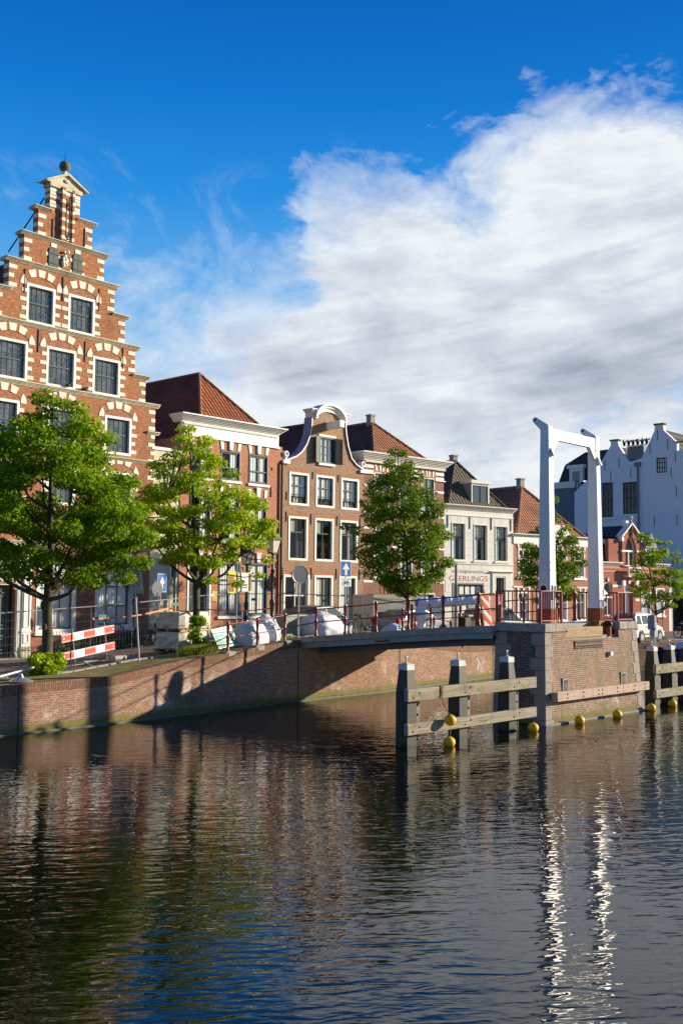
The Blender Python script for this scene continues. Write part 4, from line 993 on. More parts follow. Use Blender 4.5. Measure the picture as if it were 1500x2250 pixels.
m = MB(); m.box(3.9, 4.2, .2, .5, 9.0, 9.4); m.lathe([(.05, 0), (.05, .9), (.15, 1.0), (.02, 1.15)], (4.06, -.15, 8.6), 8); m.build('finial', 'white', H8, zb=Z8)
m = MB(); m.tube((4.06, -.18, 8.3), (4.06, -.18, 9.1), .07); m.build('finial_stem', 'copper', H8, zb=Z8)
m = MB(); m.box(3.28, 4.72, -.45, -.36, 5.95, 6.05); m.box(3.28, 4.72, -.45, 0, 5.36, 5.45)
for i in range(7): m.box(3.30 + i * .225, 3.36 + i * .225, -.44, -.38, 5.45, 5.95)
m.build('balcony', 'white', H8, zb=Z8)
m = MB(); m.box(0, 2.95, -.03, 0, 5.66, 6.1); m.box(5.15, 8.6, -.03, 0, 5.66, 6.1); m.build('tile_frieze', 'gothorange', H8, zb=Z8)
m = MB()
for i in range(38):
    u = .1 + i * .22
    if not 2.9 < u < 5.1: m.box(u, u + .1, -.045, -.03, 5.82, 5.94)
m.build('frieze_pattern', 'iron', H8, zb=Z8)
def archwin(P, poly, zb, lab, split):
    poly = poly[::-1]
    xs_ = [p[0] for p in poly]; zs_ = [p[1] for p in poly]; u0, u1 = min(xs_), max(xs_); z0 = min(zs_)
    m = MB(); inner = [((p[0] - (u0 + u1) / 2) * .84 + (u0 + u1) / 2, z0 + .08 + (p[1] - z0) * .93) for p in poly]
    n = len(poly)
    for i in range(n): m.prism([poly[i], poly[(i + 1) % n], inner[(i + 1) % n], inner[i]], .06, .16)
    m.box((u0 + u1) / 2 - .04, (u0 + u1) / 2 + .04, .07, .15, z0, split); m.box(u0, u1, .05, .16, split, split + .08)
    w = m.build('window', 'white', P, zb=zb)
    p = MB(); p._add([(q[0], .12, q[1]) for q in poly], [tuple(range(n))]); p.build('pane', 'glass', w, zb=zb)
archwin(H8, hl[0], Z8, '', 3.9); archwin(H8, ogive(3.36, 4.62, 6.12, 8.35), Z8, '', 7.2)
m = MB(); m.prism(hl[1], .15, .2); m.build('door', 'cabin', H8, zb=Z8)
for w in ((5.3, 6.45, 2.6, 4.6), (7.05, 8.1, 2.6, 4.6)): window(H8, Z8, *w, frame=.1, sash='white', rail=.55, nx=1, nyu=1, nyl=1, curtain=[(.2, .9, 0, 1)], sill=.05)
m = MB(); m.quad((0, .1, 6.38), (3.3, .1, 6.38), (2.0, 1.4, 8.3), (0, 1.4, 8.3)); m.quad((4.8, .1, 6.38), (8.6, .1, 6.38), (8.6, 1.4, 8.3), (4.8, 1.4, 8.3)); m.quad((0, 1.4, 8.3), (8.6, 1.4, 8.3), (8.6, 6, 8.8), (0, 6, 8.8)); m.build('roof', 'slate', H8, zb=Z8)
m = MB(); m.prism([(3.0, 8.2), (4.06, 9.05), (5.1, 8.2)], .3, 3); m.build('bay_roof', 'slate', H8, zb=Z8)
m = MB(); m.box(1.6, 3.0, .0, .3, 6.4, 8.0); m.box(5.1, 5.9, .3, 1.2, 6.4, 7.5); m.build('dormer_side', 'h8', H8, zb=Z8)
m = MB(); m.prism([(5.6, 7.5), (7.1, 7.5), (6.35, 8.6)], -.2, 2.5); m.build('dormer_roof', 'clad', H8, zb=Z8)
m = MB(); m.box(5.75, 6.95, -.1, .4, 6.4, 7.5); dd8 = m.build('dormer', 'white', H8, zb=Z8)
m = MB(); m.box(5.9, 6.3, -.115, -.1, 6.55, 7.4); m.box(6.4, 6.8, -.115, -.1, 6.55, 7.4); m.build('dormer_pane', 'carglass', dd8).location.z = -Z8

# side house at the right edge and dark doorway
HX = house('garage_house', 'pale low building with a dark open doorway behind the slender tree', (74.25, 34.9), -9, 1.45)
MB().sheet(rect(0, 9, 1.2, 5.4), [hole(.5, 2.4, 1.3, 4.3), hole(3.3, 5.2, 2.2, 4.3)], 0, .4).build('wall', 'ivory', HX, zb=1.45)
m = MB(); m.box(0, 9, .6, .7, 1.2, 5.3); m.build('room_back', 'room', HX, zb=1.45)
m = MB(); m.box(-.1, 9.1, -.1, 5, 5.4, 5.6); m.build('roof', 'lead', HX, zb=1.45)
window(HX, 1.45, 3.3, 5.2, 2.2, 4.3, frame=.12, rail=0, nx=2, nyl=1)

# ---- white warehouse, facing -X ------------------------------------------------------
WX = 84.0
WH = thing('white_warehouse', 'tall whitewashed brick building with two pointed gables and roof terrace', 'building', (WX, 44, 1.5), R(-90))
# local frame: u = -(Y-44) ; wall faces -X
def wu(Y): return 44 - Y
zw = 1.5
pts = [(wu(48.25), 1.2), (wu(48.25), 13.2), (wu(47.6), 13.75), (wu(46.3), 14.75), (wu(44.65), 17.1), (wu(44.6), 17.5), (wu(43.95), 17.5), (wu(43.9), 17.1), (wu(42.95), 15.55), (wu(41.75), 15.75), (wu(40.55), 18.0), (wu(40.5), 18.5), (wu(39.75), 18.5), (wu(39.7), 18.0), (wu(38.55), 16.85), (wu(38.55), 16.2), (wu(37.95), 16.1), (wu(37.95), 1.2)]
wins = [(wu(45.6), wu(44.35), 10.75, 14.0), (wu(43.62), wu(42.03), 10.95, 13.9), (wu(40.45), wu(39.4), 14.35, 15.75)]
MB().sheet(pts, [hole(*w) for w in wins], 0, .4).build('gable_wall', 'whwall', WH, zb=zw)
m = MB(); m.box(wu(48.1), wu(38.1), .8, .9, 1.2, 14.2); m.build('room_back', 'room', WH, zb=zw)
m = MB(); m.box(wu(48.25), wu(48.25) + .3, .4, 14, 1.2, 13.1); m.box(wu(37.95) - .3, wu(37.95), .4, 14, 1.2, 16.0); m.build('side_wall', 'whwall', WH, zb=zw)
for w in wins[:2]: window(WH, zw, *w, frame=.10, fmat='whwall', sash='iron', rail=.5, nx=4, nyu=2, nyl=2, bar=.05, sw=.09, sill=.08)
window(WH, zw, *wins[2], frame=.06, fmat='whwall', sash='iron', rail=0, nx=4, nyl=3, bar=.05, sw=.08, curtain=[(0, 1, 0, 1)], sill=.08)
m = MB(); m.box(wu(44.72), wu(43.85), -.06, .46, 17.5, 17.65); m.box(wu(40.6), wu(39.65), -.06, .46, 18.5, 18.65); m.box(wu(38.65), wu(37.9), -.05, .4, 16.85, 16.95); m.build('gable_cap', 'soil', WH, zb=zw)
an = []
for Y, za in ((45.2, 15.0), (43.85, 15.1), (44.65, 13.95), (42.75, 14.15), (40.25, 17.2), (40.95, 16.1), (39.35, 16.3), (38.7, 15.2), (39.1, 13.9), (38.65, 12.3), (40.65, 9.9), (38.65, 9.9), (43.0, 9.2)): an.append((wu(Y), za, za + .9))
anchors(WH, zw, an)
m = MB(); m.tube((wu(42.05), -.12, 3), (wu(42.05), -.12, 15.2), .09); m.box(wu(42.3), wu(41.8), -.3, 0, 15.1, 15.45); m.build('downpipe', 'clad', WH, zb=zw)
for (ya, yb, zt) in ((46.8, 42.5, 17.2), (41.9, 38.3, 18.2)):
    m = MB(); c = wu((ya + yb) / 2); m.quad((wu(ya), .4, 14.0), (c, .4, zt), (c, 12, zt), (wu(ya), 12, 14.0)); m.quad((wu(yb), .4, 15.0), (c, .4, zt), (c, 12, zt), (wu(yb), 12, 15.0)); m.build('roof', 'slate', WH, zb=zw)
m = MB(); u0, u1 = wu(43.3), wu(41.4)
for i in range(20): m.tube((u0 + i * .1, .3, 15.9), (u0 + i * .1, .3, 17.0), .018, n=4)
m.tube((u0, .3, 17.0), (u1, .3, 17.0), .03, n=5); m.tube((u0, .3, 15.9), (u1, .3, 15.9), .03, n=5); m.box(u0 + .1, u1 - .3, .32, .36, 15.8, 16.95)
m.build('terrace_rail', 'steel', WH, zb=zw)
for i in range(6):
    Y = 43.5 - i * .42; lab = ['pink flower pot at the gable end of the terrace rail', 'second flower pot along the terrace rail from the chimney', 'third flower pot along the terrace rail from the chimney', 'fourth flower pot along the terrace rail from the chimney', 'fifth flower pot along the terrace rail, next to last', 'last flower pot of the terrace rail beside the tall gable'][i]
    p = thing('flower_pot', lab, 'flower pot', (WX + .3, Y, 17.02), 0, 'flower pots on the roof terrace rail')
    m = MB(); m.lathe([(.09, 0), (.14, .28), (.15, .3)], (0, 0, 0), 10); m.build('pot', 'iron', p, smooth=True)
    m = MB()
    for k in range(26): m.sphere((random.gauss(0, .1), random.gauss(0, .1), .38 + random.gauss(0, .06)), random.uniform(.03, .06), n=4)
    m.build('blossoms', 'flower' if i % 2 else 'leaf3', p)
# grey clad annex and mansard house behind
GA = thing('clad_annex', 'blue grey clad annex with white parapet beside the white warehouse', 'building', (88, 50.0, 1.5), R(-90))
m = MB(); m.box(-2.85, -.45, 0, 8, 0, 12.6)
for i in range(16): m.box(-2.85 + i * .155, -2.82 + i * .155, -.03, 0, 0, 12.5)
m.build('cladding', 'clad', GA); m = MB(); m.box(-2.95, .5, -.15, 8, 12.6, 13.2); m.box(-.5, .6, -.1, 3, 10.3, 10.9); m.build('parapet', 'white', GA)
m = MB(); m.box(-.44, .45, -.02, 3, 10.9, 12.6); m.build('side_panel', 'cream', GA)
m = MB(); m.path([(-.3, -.2, 10.8), (-.3, -.2, 13.1), (-.15, -.2, 13.2), (0, -.2, 13.1), (0, -.2, 10.8)], .05); m.path([(0, -.2, 11.6), (.8, -.2, 12.4)], .03); m.path([(-.2, -.2, 10.3), (-.2, -.2, 9.6), (.5, -.2, 9.4)], .08); m.build('vent_pipes', 'iron', GA)
MH = thing('mansard_house', 'dark tiled mansard roof with white dormer rising behind the portal columns', 'building', (94, 54.5, 1.5), R(-90))
m = MB(); m.box(-1.5, 8, .3, 9, 0, 13.9); m.build('wall', 'clad', MH)
m = MB(); m.prism([(-1.5, 13.9), (-.7, 15.7), (1.6, 16.8), (4.5, 16.9), (6.5, 13.9)], .3, 8); m.build('roof', 'slate', MH)
m = MB(); m.box(0, 1.5, -.1, 1.5, 13.0, 15.2); dmm = m.build('dormer', 'white', MH); m = MB(); m.box(-.2, 1.7, -.25, 1.6, 15.2, 15.55); m.build('dormer_cap', 'white', dmm); m = MB(); m.box(.35, 1.15, -.13, -.1, 13.2, 14.9); m.build('dormer_pane', 'carglass', dmm)
EB = thing('edge_building', 'pale grey gabled building half cut off at the right edge of the photo', 'building', (WX + 1, 37.6, 1.5), R(-90))
m = MB(); m.box(0, 9, 0, 10, 0, 11.5); m.build('wall', 'clad', EB); m = MB(); m.prism([(-.2, 11.5), (9.2, 11.5), (4.5, 16)], -.2, 10); m.build('roof', 'slate', EB)

# ------------------------------------------------------------------ bridge pier
PX0, PX1, PY0, PY1 = 28.95, 35.6, 17.75, 19.65
PR = thing('bridge_pier', 'brick bridge pier with granite corners and worn timber in its notch', 'bridge pier', (32.3, 18.7, 0))
LP = (32.3, 18.7, 0)
def pl(m): return m.xf(lambda p: p - Vector(LP))
def lerp(a, b, t): return a + (b - a) * t
def px0(z): return lerp(28.98, 29.18, z / 3.0)
def px1(z): return lerp(35.50, 35.30, z / 3.0)
def pyf(z): return lerp(17.72, 17.86, z / 3.0)
# front wall with lowered notch between X 30.4 and 34.0, built of horizontal slices following the batter
def slab_front(m, xa, xb, z0, z1, back):
    fa = (lambda z: px0(z)) if xa is None else (lambda z: xa); fb = (lambda z: px1(z)) if xb is None else (lambda z: xb)
    m.hexa([(fa(z0), pyf(z0), z0), (fb(z0), pyf(z0), z0), (fb(z0), back, z0), (fa(z0), back, z0)], [(fa(z1), pyf(z1), z1), (fb(z1), pyf(z1), z1), (fb(z1), back, z1), (fa(z1), back, z1)])
m = MB(); slab_front(m, None, 30.4, -1.5, 2.9, 18.0); slab_front(m, 34.0, None, -1.5, 2.9, 18.0); slab_front(m, 30.4, 34.0, -1.5, 2.62, 18.0)
pl(m).build('front_brickwork', 'pier', PR)
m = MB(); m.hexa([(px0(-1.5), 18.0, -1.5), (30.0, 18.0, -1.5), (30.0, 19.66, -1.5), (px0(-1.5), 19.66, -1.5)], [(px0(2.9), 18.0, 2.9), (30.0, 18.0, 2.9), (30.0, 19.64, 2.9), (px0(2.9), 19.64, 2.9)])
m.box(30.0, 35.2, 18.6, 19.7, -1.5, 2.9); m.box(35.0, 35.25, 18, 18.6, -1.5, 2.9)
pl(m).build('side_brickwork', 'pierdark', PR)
m = MB()
z = -.6; k = 0
while z < 2.86:
    h = .385; z1 = min(z + h, 2.9) - .012; w = (.42, .58)[k % 2]; w2 = (.58, .42)[k % 2]
    for (x0f, x1f) in ((lambda q: px0(q) - .015, lambda q: px0(q) + w * .8), (lambda q: px1(q) - w * .8, lambda q: px1(q) + .015)):
        yb = 17.75 + w2
        m.hexa([(x0f(z), pyf(z) - .015, z), (x1f(z), pyf(z) - .015, z), (x1f(z), yb, z), (x0f(z), yb, z)], [(x0f(z1), pyf(z1) - .015, z1), (x1f(z1), pyf(z1) - .015, z1), (x1f(z1), yb, z1), (x0f(z1), yb, z1)])
    m.hexa([(px0(z) - .012, 19.68 - w, z), (px0(z) + .3, 19.68 - w, z), (px0(z) + .3, 19.70, z), (px0(z) - .012, 19.70, z)], [(px0(z1) - .012, 19.67 - w, z1), (px0(z1) + .3, 19.67 - w, z1), (px0(z1) + .3, 19.69, z1), (px0(z1) - .012, 19.69, z1)])
    z += h; k += 1
pl(m).build('granite_quoins', 'granite', PR, bevel=.012)
m = MB()
for a, b_ in ((29.12, 29.75), (29.76, 30.38), (34.0, 34.6), (34.61, 35.33)): m.box(a, b_, 17.80, 18.45, 2.9, 3.16)
for a, b_ in ((18.46, 19.1), (19.11, 19.7)): m.box(29.12, 29.75, a, b_, 2.9, 3.16)
pl(m).build('cap_stones', 'kerb', PR, bevel=.015)
m = MB(); m.box(29.76, 35.2, 18.46, 19.66, 2.9, 3.12); m.box(30.4, 34.0, 18.0, 18.46, 2.55, 2.72); pl(m).build('pier_top', 'conc', PR)
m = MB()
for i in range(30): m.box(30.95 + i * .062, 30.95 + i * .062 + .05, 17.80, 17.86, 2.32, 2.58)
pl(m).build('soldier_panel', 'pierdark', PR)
m = MB()
for i in range(16): m.box(31.0 + i * .115, 31.03 + i * .115, 17.79, 17.80, 2.44, 2.47)
pl(m).build('panel_dot_pattern', 'sand', PR)
for x in (30.25, 34.15):
    m = MB(); 
    m.box(x - .20, x - .11, 17.74, 17.85, 1.02, 1.42); m.box(x + .11, x + .20, 17.74, 17.85, 1.02, 1.42); m.box(x - .11, x + .11, 17.74, 17.85, 1.34, 1.42)
    pl(m).build('hole_surround', 'stonehole', PR)
    m = MB(); m.prism([(x - .1, 1.04), (x + .1, 1.04)] + [(x + .1 * math.cos(a), 1.22 + .1 * math.sin(a)) for a in np.linspace(0, math.pi, 8)], 17.735, 17.79); pl(m).build('drain_hole', 'iron', PR)
m = MB(); m.box(29.30, 31.5, 17.48, 17.70, .74, 1.03); m.box(31.51, 33.6, 17.48, 17.70, .74, 1.03); m.box(33.61, 35.55, 17.48, 17.70, .74, 1.03); b_ = pl(m).build('rubbing_beam', 'freshwood', PR, bevel=.012)
m = MB()
for x in (29.9, 30.9, 31.9, 32.15, 33.2, 34.4, 35.2):
    for z in (.82, .95): m.tube((x, 17.465, z), (x, 17.49, z), .028, n=6)
pl(m).build('bolts', 'iron', b_)
m = MB(); m.box(30.55, 33.1, 17.95, 18.12, 2.66, 3.02); pl(m).build('worn_timber', 'oldbeam', PR, bevel=.04)
m = MB(); m.box(30.42, 30.55, 17.9, 18.15, 2.64, 3.0); m.box(33.55, 33.62, 17.92, 18.1, 2.66, 3.02); m.box(33.1, 33.9, 18.15, 18.3, 2.7, 3.05); m.box(33.62, 34.0, 18.05, 18.4, 2.73, 3.2); m.box(33.15, 33.60, 18.13, 18.4, 2.73, 3.2); pl(m).build('rusty_bracket', 'rust', PR)
m = MB(); m.lathe([(.10, 0), (.12, .06), (.12, .12), (.05, .2)], (33.62, 18.0, 3.0), 10); m.lathe([(.10, 0), (.12, .06), (.12, .12), (.05, .2)], (30.48, 18.0, 2.98), 10); m.tube((30.35, 17.93, 3.05), (30.62, 17.93, 2.9), .05); pl(m).build('bearing_block', 'iron', PR, smooth=True)
m = MB(); m.box(33.16, 33.34, 17.70, 17.82, 2.02, 2.16); pl(m).build('wall_box', 'cap', PR)
m = MB(); m.hexa([(28.85, 17.6, -.4), (35.65, 17.6, -.4), (35.65, 17.9, -.4), (28.85, 17.9, -.4)], [(28.88, 17.64, .05), (35.6, 17.64, .05), (35.6, 17.9, .07), (28.88, 17.9, .07)]); pl(m).build('footing_ledge', 'stonehole', PR)

# ------------------------------------------------------------------ bridge deck
DZ = [(19.6, 3.06), (20.25, 3.05), (21.7, 2.94), (23.2, 2.83), (24.7, 2.70), (26.2, 2.57), (27.6, 2.46), (28.3, 2.36)]
def dz(y): return interp(y, DZ)
LB = (32, 24, 2.5)
BD = thing('bridge_deck', 'grey steel footbridge deck sloping from the pier down to the quay', 'bridge', LB)
def bl(m): return m.xf(lambda p: p - Vector(LB))
ys = [19.66, 20.9, 22.2, 23.5, 24.8, 26.1, 27.4, 28.7]
def strip(m, x0, x1, top, bot, gap=0.0, y0=None, y1=None):
    for a, b_ in zip(ys, ys[1:]):
        a2, b2 = a + gap, b_ - gap
        m.hexa([(x0, a2, dz(a2) + bot), (x1, a2, dz(a2) + bot), (x1, b2, dz(b2) + bot), (x0, b2, dz(b2) + bot)], [(x0, a2, dz(a2) + top), (x1, a2, dz(a2) + top), (x1, b2, dz(b2) + top), (x0, b2, dz(b2) + top)])
m = MB(); strip(m, 28.88, 29.35, 0, -.22, .006); strip(m, 34.9, 35.3, 0, -.22, .006); bl(m).build('edge_kerb', 'kerb', BD)
m = MB(); strip(m, 29.36, 34.89, -.10, -.25); bl(m).build('deck_surface', 'paving', BD)
m = MB(); strip(m, 28.93, 28.99, -.23, -.42); strip(m, 28.99, 35.2, -.26, -.30); strip(m, 35.2, 35.25, -.23, -.42); bl(m).build('edge_channel', 'steel', BD)
m = MB()
for x in (29.25, 31.0, 32.8, 34.8):
    for a, b_ in zip(ys, ys[1:]):
        b2 = min(b_, 27.75)
        m.hexa([(x, a, dz(a) - .62), (x + .08, a, dz(a) - .62), (x + .08, b2, dz(b2) - .62), (x, b2, dz(b2) - .62)], [(x, a, dz(a) - .30), (x + .08, a, dz(a) - .30), (x + .08, b2, dz(b2) - .30), (x, b2, dz(b2) - .30)])
        m.hexa([(x - .09, a, dz(a) - .65), (x + .17, a, dz(a) - .65), (x + .17, b2, dz(b2) - .65), (x - .09, b2, dz(b2) - .65)], [(x - .09, a, dz(a) - .62), (x + .17, a, dz(a) - .62), (x + .17, b2, dz(b2) - .62), (x - .09, b2, dz(b2) - .62)])
bl(m).build('girder', 'girder', BD)
m = MB(); m.tube((28.86, 24.0, dz(24) - .33), (28.86, 24.55, dz(24.5) - .33), .035); bl(m).build('drain_pipe', 'copper', BD)

# ------------------------------------------------------------------ railings
def rail_post(P, x, y, z, h=1.07, r=1.0):
    m = MB(); m.lathe([(.075 * r, 0), (.075 * r, .06), (.05 * r, .09), (.045 * r, .30), (.062 * r, .50), (.062 * r, .58), (.04 * r, .62), (.05 * r, .78), (.062 * r, .88), (.062 * r, .98), (.04 * r, 1.0), (.058 * r, 1.03), (.045 * r, 1.09), (.01, 1.10)], (x, y, z), 10)
    return m.build('post', 'maroon', P, smooth=True)
def railing(name, label, pts, group='maroon bridge railings', h=1.0, mid=.52, lead=None, tail=None):
    c = Vector(pts[0]); P = thing(name, label, 'railing', tuple(c), 0, group)
    L = [Vector(p) - c for p in pts]
    for p in L: rail_post(P, p.x, p.y, p.z)
    chain = ([Vector(lead) - c] if lead else []) + L + ([Vector(tail) - c] if tail else [])
    for nm, hh in (('top_rail', h), ('middle_rail', mid)):
        m = MB(); m.path([tuple(p + Vector((0, 0, hh))) for p in chain], .022 if nm == 'top_rail' else .02, 8); m.build(nm, 'maroon', P, smooth=True)
    return P
railing('railing', 'maroon railing with turned posts along the near edge of the bridge and quay', [(25.11, 28.2, 1.95), (26.62, 28.3, 2.07), (28.13, 28.42, 2.22), (29.0, 27.63, 2.46), (29.0, 26.16, 2.575), (29.0, 24.68, 2.70), (29.0, 23.2, 2.83), (29.0, 21.7, 2.94), (29.0, 20.25, 3.05)], tail=(29.0, 19.62, 3.10))
railing('railing', 'maroon railing along the far edge of the bridge, mostly hidden behind the near railing', [(35.1, 28.4, 2.36), (35.1, 26.9, 2.5), (35.1, 25.4, 2.62), (35.1, 23.9, 2.76), (35.1, 22.4, 2.88), (35.1, 20.9, 3.0)], tail=(35.1, 20.15, 3.1))
railing('railing', 'maroon railing running from the far bridge corner down along the quay', [(36.4, 28.75, 2.2), (38.0, 28.95, 2.0), (39.6, 29.2, 1.8), (41.2, 29.45, 1.65)], lead=(35.1, 28.4, 2.36))
def bar_panel(label, a, b_, z0, h, n, posts=(True, True)):
    a = Vector((a[0], a[1], z0)); b_ = Vector((b_[0], b_[1], z0)); P = thing('barred_gate_panel', label, 'railing', tuple(a), 0, 'barred maroon panels around the bridge portal')
    d = b_ - a
    m = MB(); m.path([(0, 0, .03), (d.x, d.y, .03)], .02, 5); m.path([(0, 0, h), (d.x, d.y, h)], .024, 5); m.build('rails', 'maroon', P)
    m = MB()
    for i in range(n + 1):
        q = d * (i / n); m.tube((q.x, q.y, .03), (q.x, q.y, h), .019, n=5)
    m.build('bars', 'maroon', P)
    for k, t in enumerate((0, 1)):
        if posts[k]:
            q = d * t; m = MB(); m.box(q.x - .03, q.x + .03, q.y - .03, q.y + .03, -.06, h + .01); m.build('post', 'maroon', P)
    return P
bar_panel('barred maroon panel on the pier between the bridge railing and first corner', (29.1, 19.60), (29.1, 17.95), 3.22, .97, 11)
bar_panel('barred maroon panel facing the water in front of the first portal column', (29.14, 17.93), (30.33, 17.93), 3.22, .97, 11, (False, True))
bar_panel('barred maroon panel facing the water beyond the second portal column', (34.10, 17.93), (35.18, 17.93), 3.20, .97, 10, (True, False))
bar_panel('long barred maroon panel on the far side of the pier behind the second column', (35.2, 17.97), (35.2, 20.05), 3.20, .97, 15)
P = thing('heavy_post', 'thick maroon end post of the far railing between the two portal columns', 'post', (35.1, 20.2, 3.12)); rail_post(P, 0, 0, 0, r=1.25)

# ------------------------------------------------------------------ lifting bridge portal
PT = thing('bridge_portal', 'white steel lifting bridge portal with two tapering columns and rusty feet', 'bridge portal', (32.1, 18.6, 3.12))
LT = (32.1, 18.6, 3.12)
def tl(m): return m.xf(lambda p: p - Vector(LT))
cols = [(30.50, 30.93, 18.45, 18.92, 30.47, 30.73, 18.45, 18.77), (33.80, 34.15, 18.45, 18.93, 33.64, 33.89, 18.45, 18.77)]
for (x0, x1, y0, y1, X0, X1, Y0, Y1) in cols:
    zt = 9.70; zr = 3.62; f = lambda a, b_, z: a + (b_ - a) * (z - 3.12) / (zt - 3.12)
    m = MB(); m.hexa([(f(x0, X0, zr), f(y0, Y0, zr), zr), (f(x1, X1, zr), f(y0, Y0, zr), zr), (f(x1, X1, zr), f(y1, Y1, zr), zr), (f(x0, X0, zr), f(y1, Y1, zr), zr)], [(X0, Y0, zt), (X1, Y0, zt), (X1, Y1, zt), (X0, Y1, zt)])
    c = tl(m).build('column', 'portal', PT, bevel=.012)
    m = MB(); m.hexa([(x0 - .01, y0 - .01, 2.8), (x1 + .01, y0 - .01, 2.8), (x1 + .01, y1 + .01, 2.8), (x0 - .01, y1 + .01, 2.8)], [(x0 - .008, y0 - .008, zr), (x1 + .004, y0 - .008, zr), (x1 + .004, y1 + .008, zr), (x0 - .008, y1 + .008, zr)])
    m.box(x0 - .15, x1 + .15, y0 - .12, y1 + .1, 2.75, 3.14); tl(m).build('rusty_foot', 'rust', c)
    ear = [(Y0 + .02, zt), (Y0 + .04, zt + .04), (Y1 + .16, zt + .33), (Y1 + .25, zt + .335), (Y1 + .31, zt + .27), (Y1 + .30, zt + .19), (Y1, zt - .12), (Y0 + .02, zt - .12)]
    m = MB(); m.prism(ear, X0 + .012, X0 + .12, 'x'); e = tl(m).build('pivot_ear', 'portal', c, bevel=.01)
    m = MB(); m.tube((X0 + .004, Y1 + .2, zt + .25), (X0 + .126, Y1 + .2, zt + .25), .045, n=12); tl(m).build('pivot_hole', 'iron', e)
    m = MB(); xm = (X0 + X1) / 2; m.prism([(8.98, Y0 - .02), (8.7, Y0 - .14), (8.67, Y0 - .14), (8.67, Y0 - .0)], xm - .04, xm + .06, 'x'); m.v = [(p[0], p[2], p[1]) for p in m.v]; tl(m).build('cable_lug', 'portal', c)
m = MB()
for (x0, x1, y0, y1, X0, X1, Y0, Y1) in cols:
    for z in (4.75, 7.2, 8.9):
        t = (z - 3.12) / 6.58; xa, xb, yb = lerp(x0, X0, t), lerp(x1, X1, t), lerp(y1, Y1, t)
        m.box(xa - .006, xb + .006, y0 - .006, yb + .006, z, z + .018)
    for z in (4.9, 5.15, 8.95, 9.2):
        t = (z - 3.12) / 6.58; xb = lerp(x1, X1, t); xa = lerp(x0, X0, t)
        for x in (xa + .05, xb - .05): m.tube((x, y0 - .02, z), (x, y0, z), .016, n=6)
tl(m).build('weld_trim', 'portal', PT)
m = MB(); m.box(30.72, 33.66, 18.47, 18.62, 9.27, 9.63)
m.prism([(30.74, 9.27), (31.15, 9.27), (30.76, 8.80)], 18.47, 18.62); m.prism([(33.25, 9.27), (33.66, 9.27), (33.66, 8.80)], 18.47, 18.62)
tl(m).build('cross_beam', 'portal', PT, bevel=.008)
m = MB(); m.tube((30.494, 18.70, 4.28), (30.51, 18.70, 4.28), .11, n=20); m.box(30.66, 30.80, 18.425, 18.46, 3.98, 4.35); tl(m).build('inspection_hole', 'iron', PT)
m = MB(); ring(m, 30.63, 30.84, 3.93, 4.40, .03, 18.41, 18.46); tl(m).build('hatch_frame', 'portal', PT)
for z in (4.15, 3.75):
    m = MB(); m.prism([(34.05, z + .16), (34.34, z), (34.34, z - .03), (34.05, z - .08)], 18.43, 18.47); tl(m).build('side_fin', 'portal', PT)
m = MB(); m.tube((30.97, 18.7, 3.9), (31.15, 18.5, 3.85), .05); tl(m).build('side_pin', 'portal', PT)

# ------------------------------------------------------------------ fender jetties
def pile(P, x, y, ztop=2.2, h=.2, pin=True):
    m = MB(); m.taper(x, y, -1.5, 1.45, h, h, h, h); m.taper(x, y, 1.4501, ztop - .15, h, h, .145, .145); p = m.build('pile', 'pile', P, bevel=.012)
    m = MB(); m.taper(x, y, ztop - .15, ztop, .16, .16, .152, .152); m.taper(x, y, ztop, ztop + .04, .152, .152, .03, .03); m.build('pile_cap', 'cap', p)
    if pin:
        m = MB(); m.tube((x, y, ztop), (x, y, ztop + .17), .022); m.tube((x - .03, y, ztop + .18), (x + .03, y, ztop + .18), .03); m.build('pin', 'cap', p)
def jetty(label, x0, x1, piles, y=17.95, tz=(1.24, 1.57), bz=(.36, .66), slope=0.0, droop=0.0):
    P = thing('fender_jetty', label, 'fender', ((x0 + x1) / 2, y, 0), 0, 'timber fender jetties beside the pier'); cx = (x0 + x1) / 2
    for x in piles:
        pile(P, x - cx, 0)
        m = MB(); m.box(x - cx + .24, x - cx + .44, -.12, .10, -1.0, tz[0] + .02); m.build('strut', 'woodv', P, bevel=.01)
        m = MB()
        for z in (1.1, .85, .2): m.tube((x - cx + .34, -.16, z), (x - cx + .34, -.12, z), .03, n=6)
        m.build('strut_bolts', 'iron', P)
    for z0, z1 in (tz, bz):
        m = MB(); m.hexa([(x0 - cx, -.34, z0 + slope), (x1 - cx, -.34, z0), (x1 - cx, -.21, z0), (x0 - cx, -.21, z0 + slope)], [(x0 - cx, -.34, z1 + slope), (x1 - cx, -.34, z1), (x1 - cx, -.21, z1), (x0 - cx, -.21, z1 + slope)])
        b_ = m.build('beam', 'wood', P, bevel=.015)
        m = MB()
        for x in piles:
            for dx, q in ((-.12, .3), (.15, .65)): m.tube((x - cx + dx, -.355, lerp(z0, z1, q)), (x - cx + dx, -.335, lerp(z0, z1, q)), .026, n=6)
        m.build('bolts', 'iron', b_)
    return P
jetty('weathered timber fender with three black piles standing left of the pier', 22.0, 28.3, [22.35, 24.68, 27.18])
jetty('weathered timber fender with black piles standing right of the pier', 36.35, 44.5, [36.72, 38.15, 39.6, 41.4, 43.4])
BG = 'yellow buoys floating beside the pier'
def buoy(label, x, y, z=.10, r=.165, col='buoy'):
    b_ = thing('buoy', label, 'buoy', (x, y, z), random.uniform(0, 6), BG)
    m = MB(); m.sphere((0, 0, 0), r, 1, 1, .92, 12); m.build('float', col, b_, smooth=True)
    m = MB(); m.torus((0, 0, r * .92), .03, .012, 'y', 10, 5); m.tube((r * .9, 0, -.05), (r * 1.12, 0, -.08), .02, n=5); m.build('eyelet', 'iron', b_)
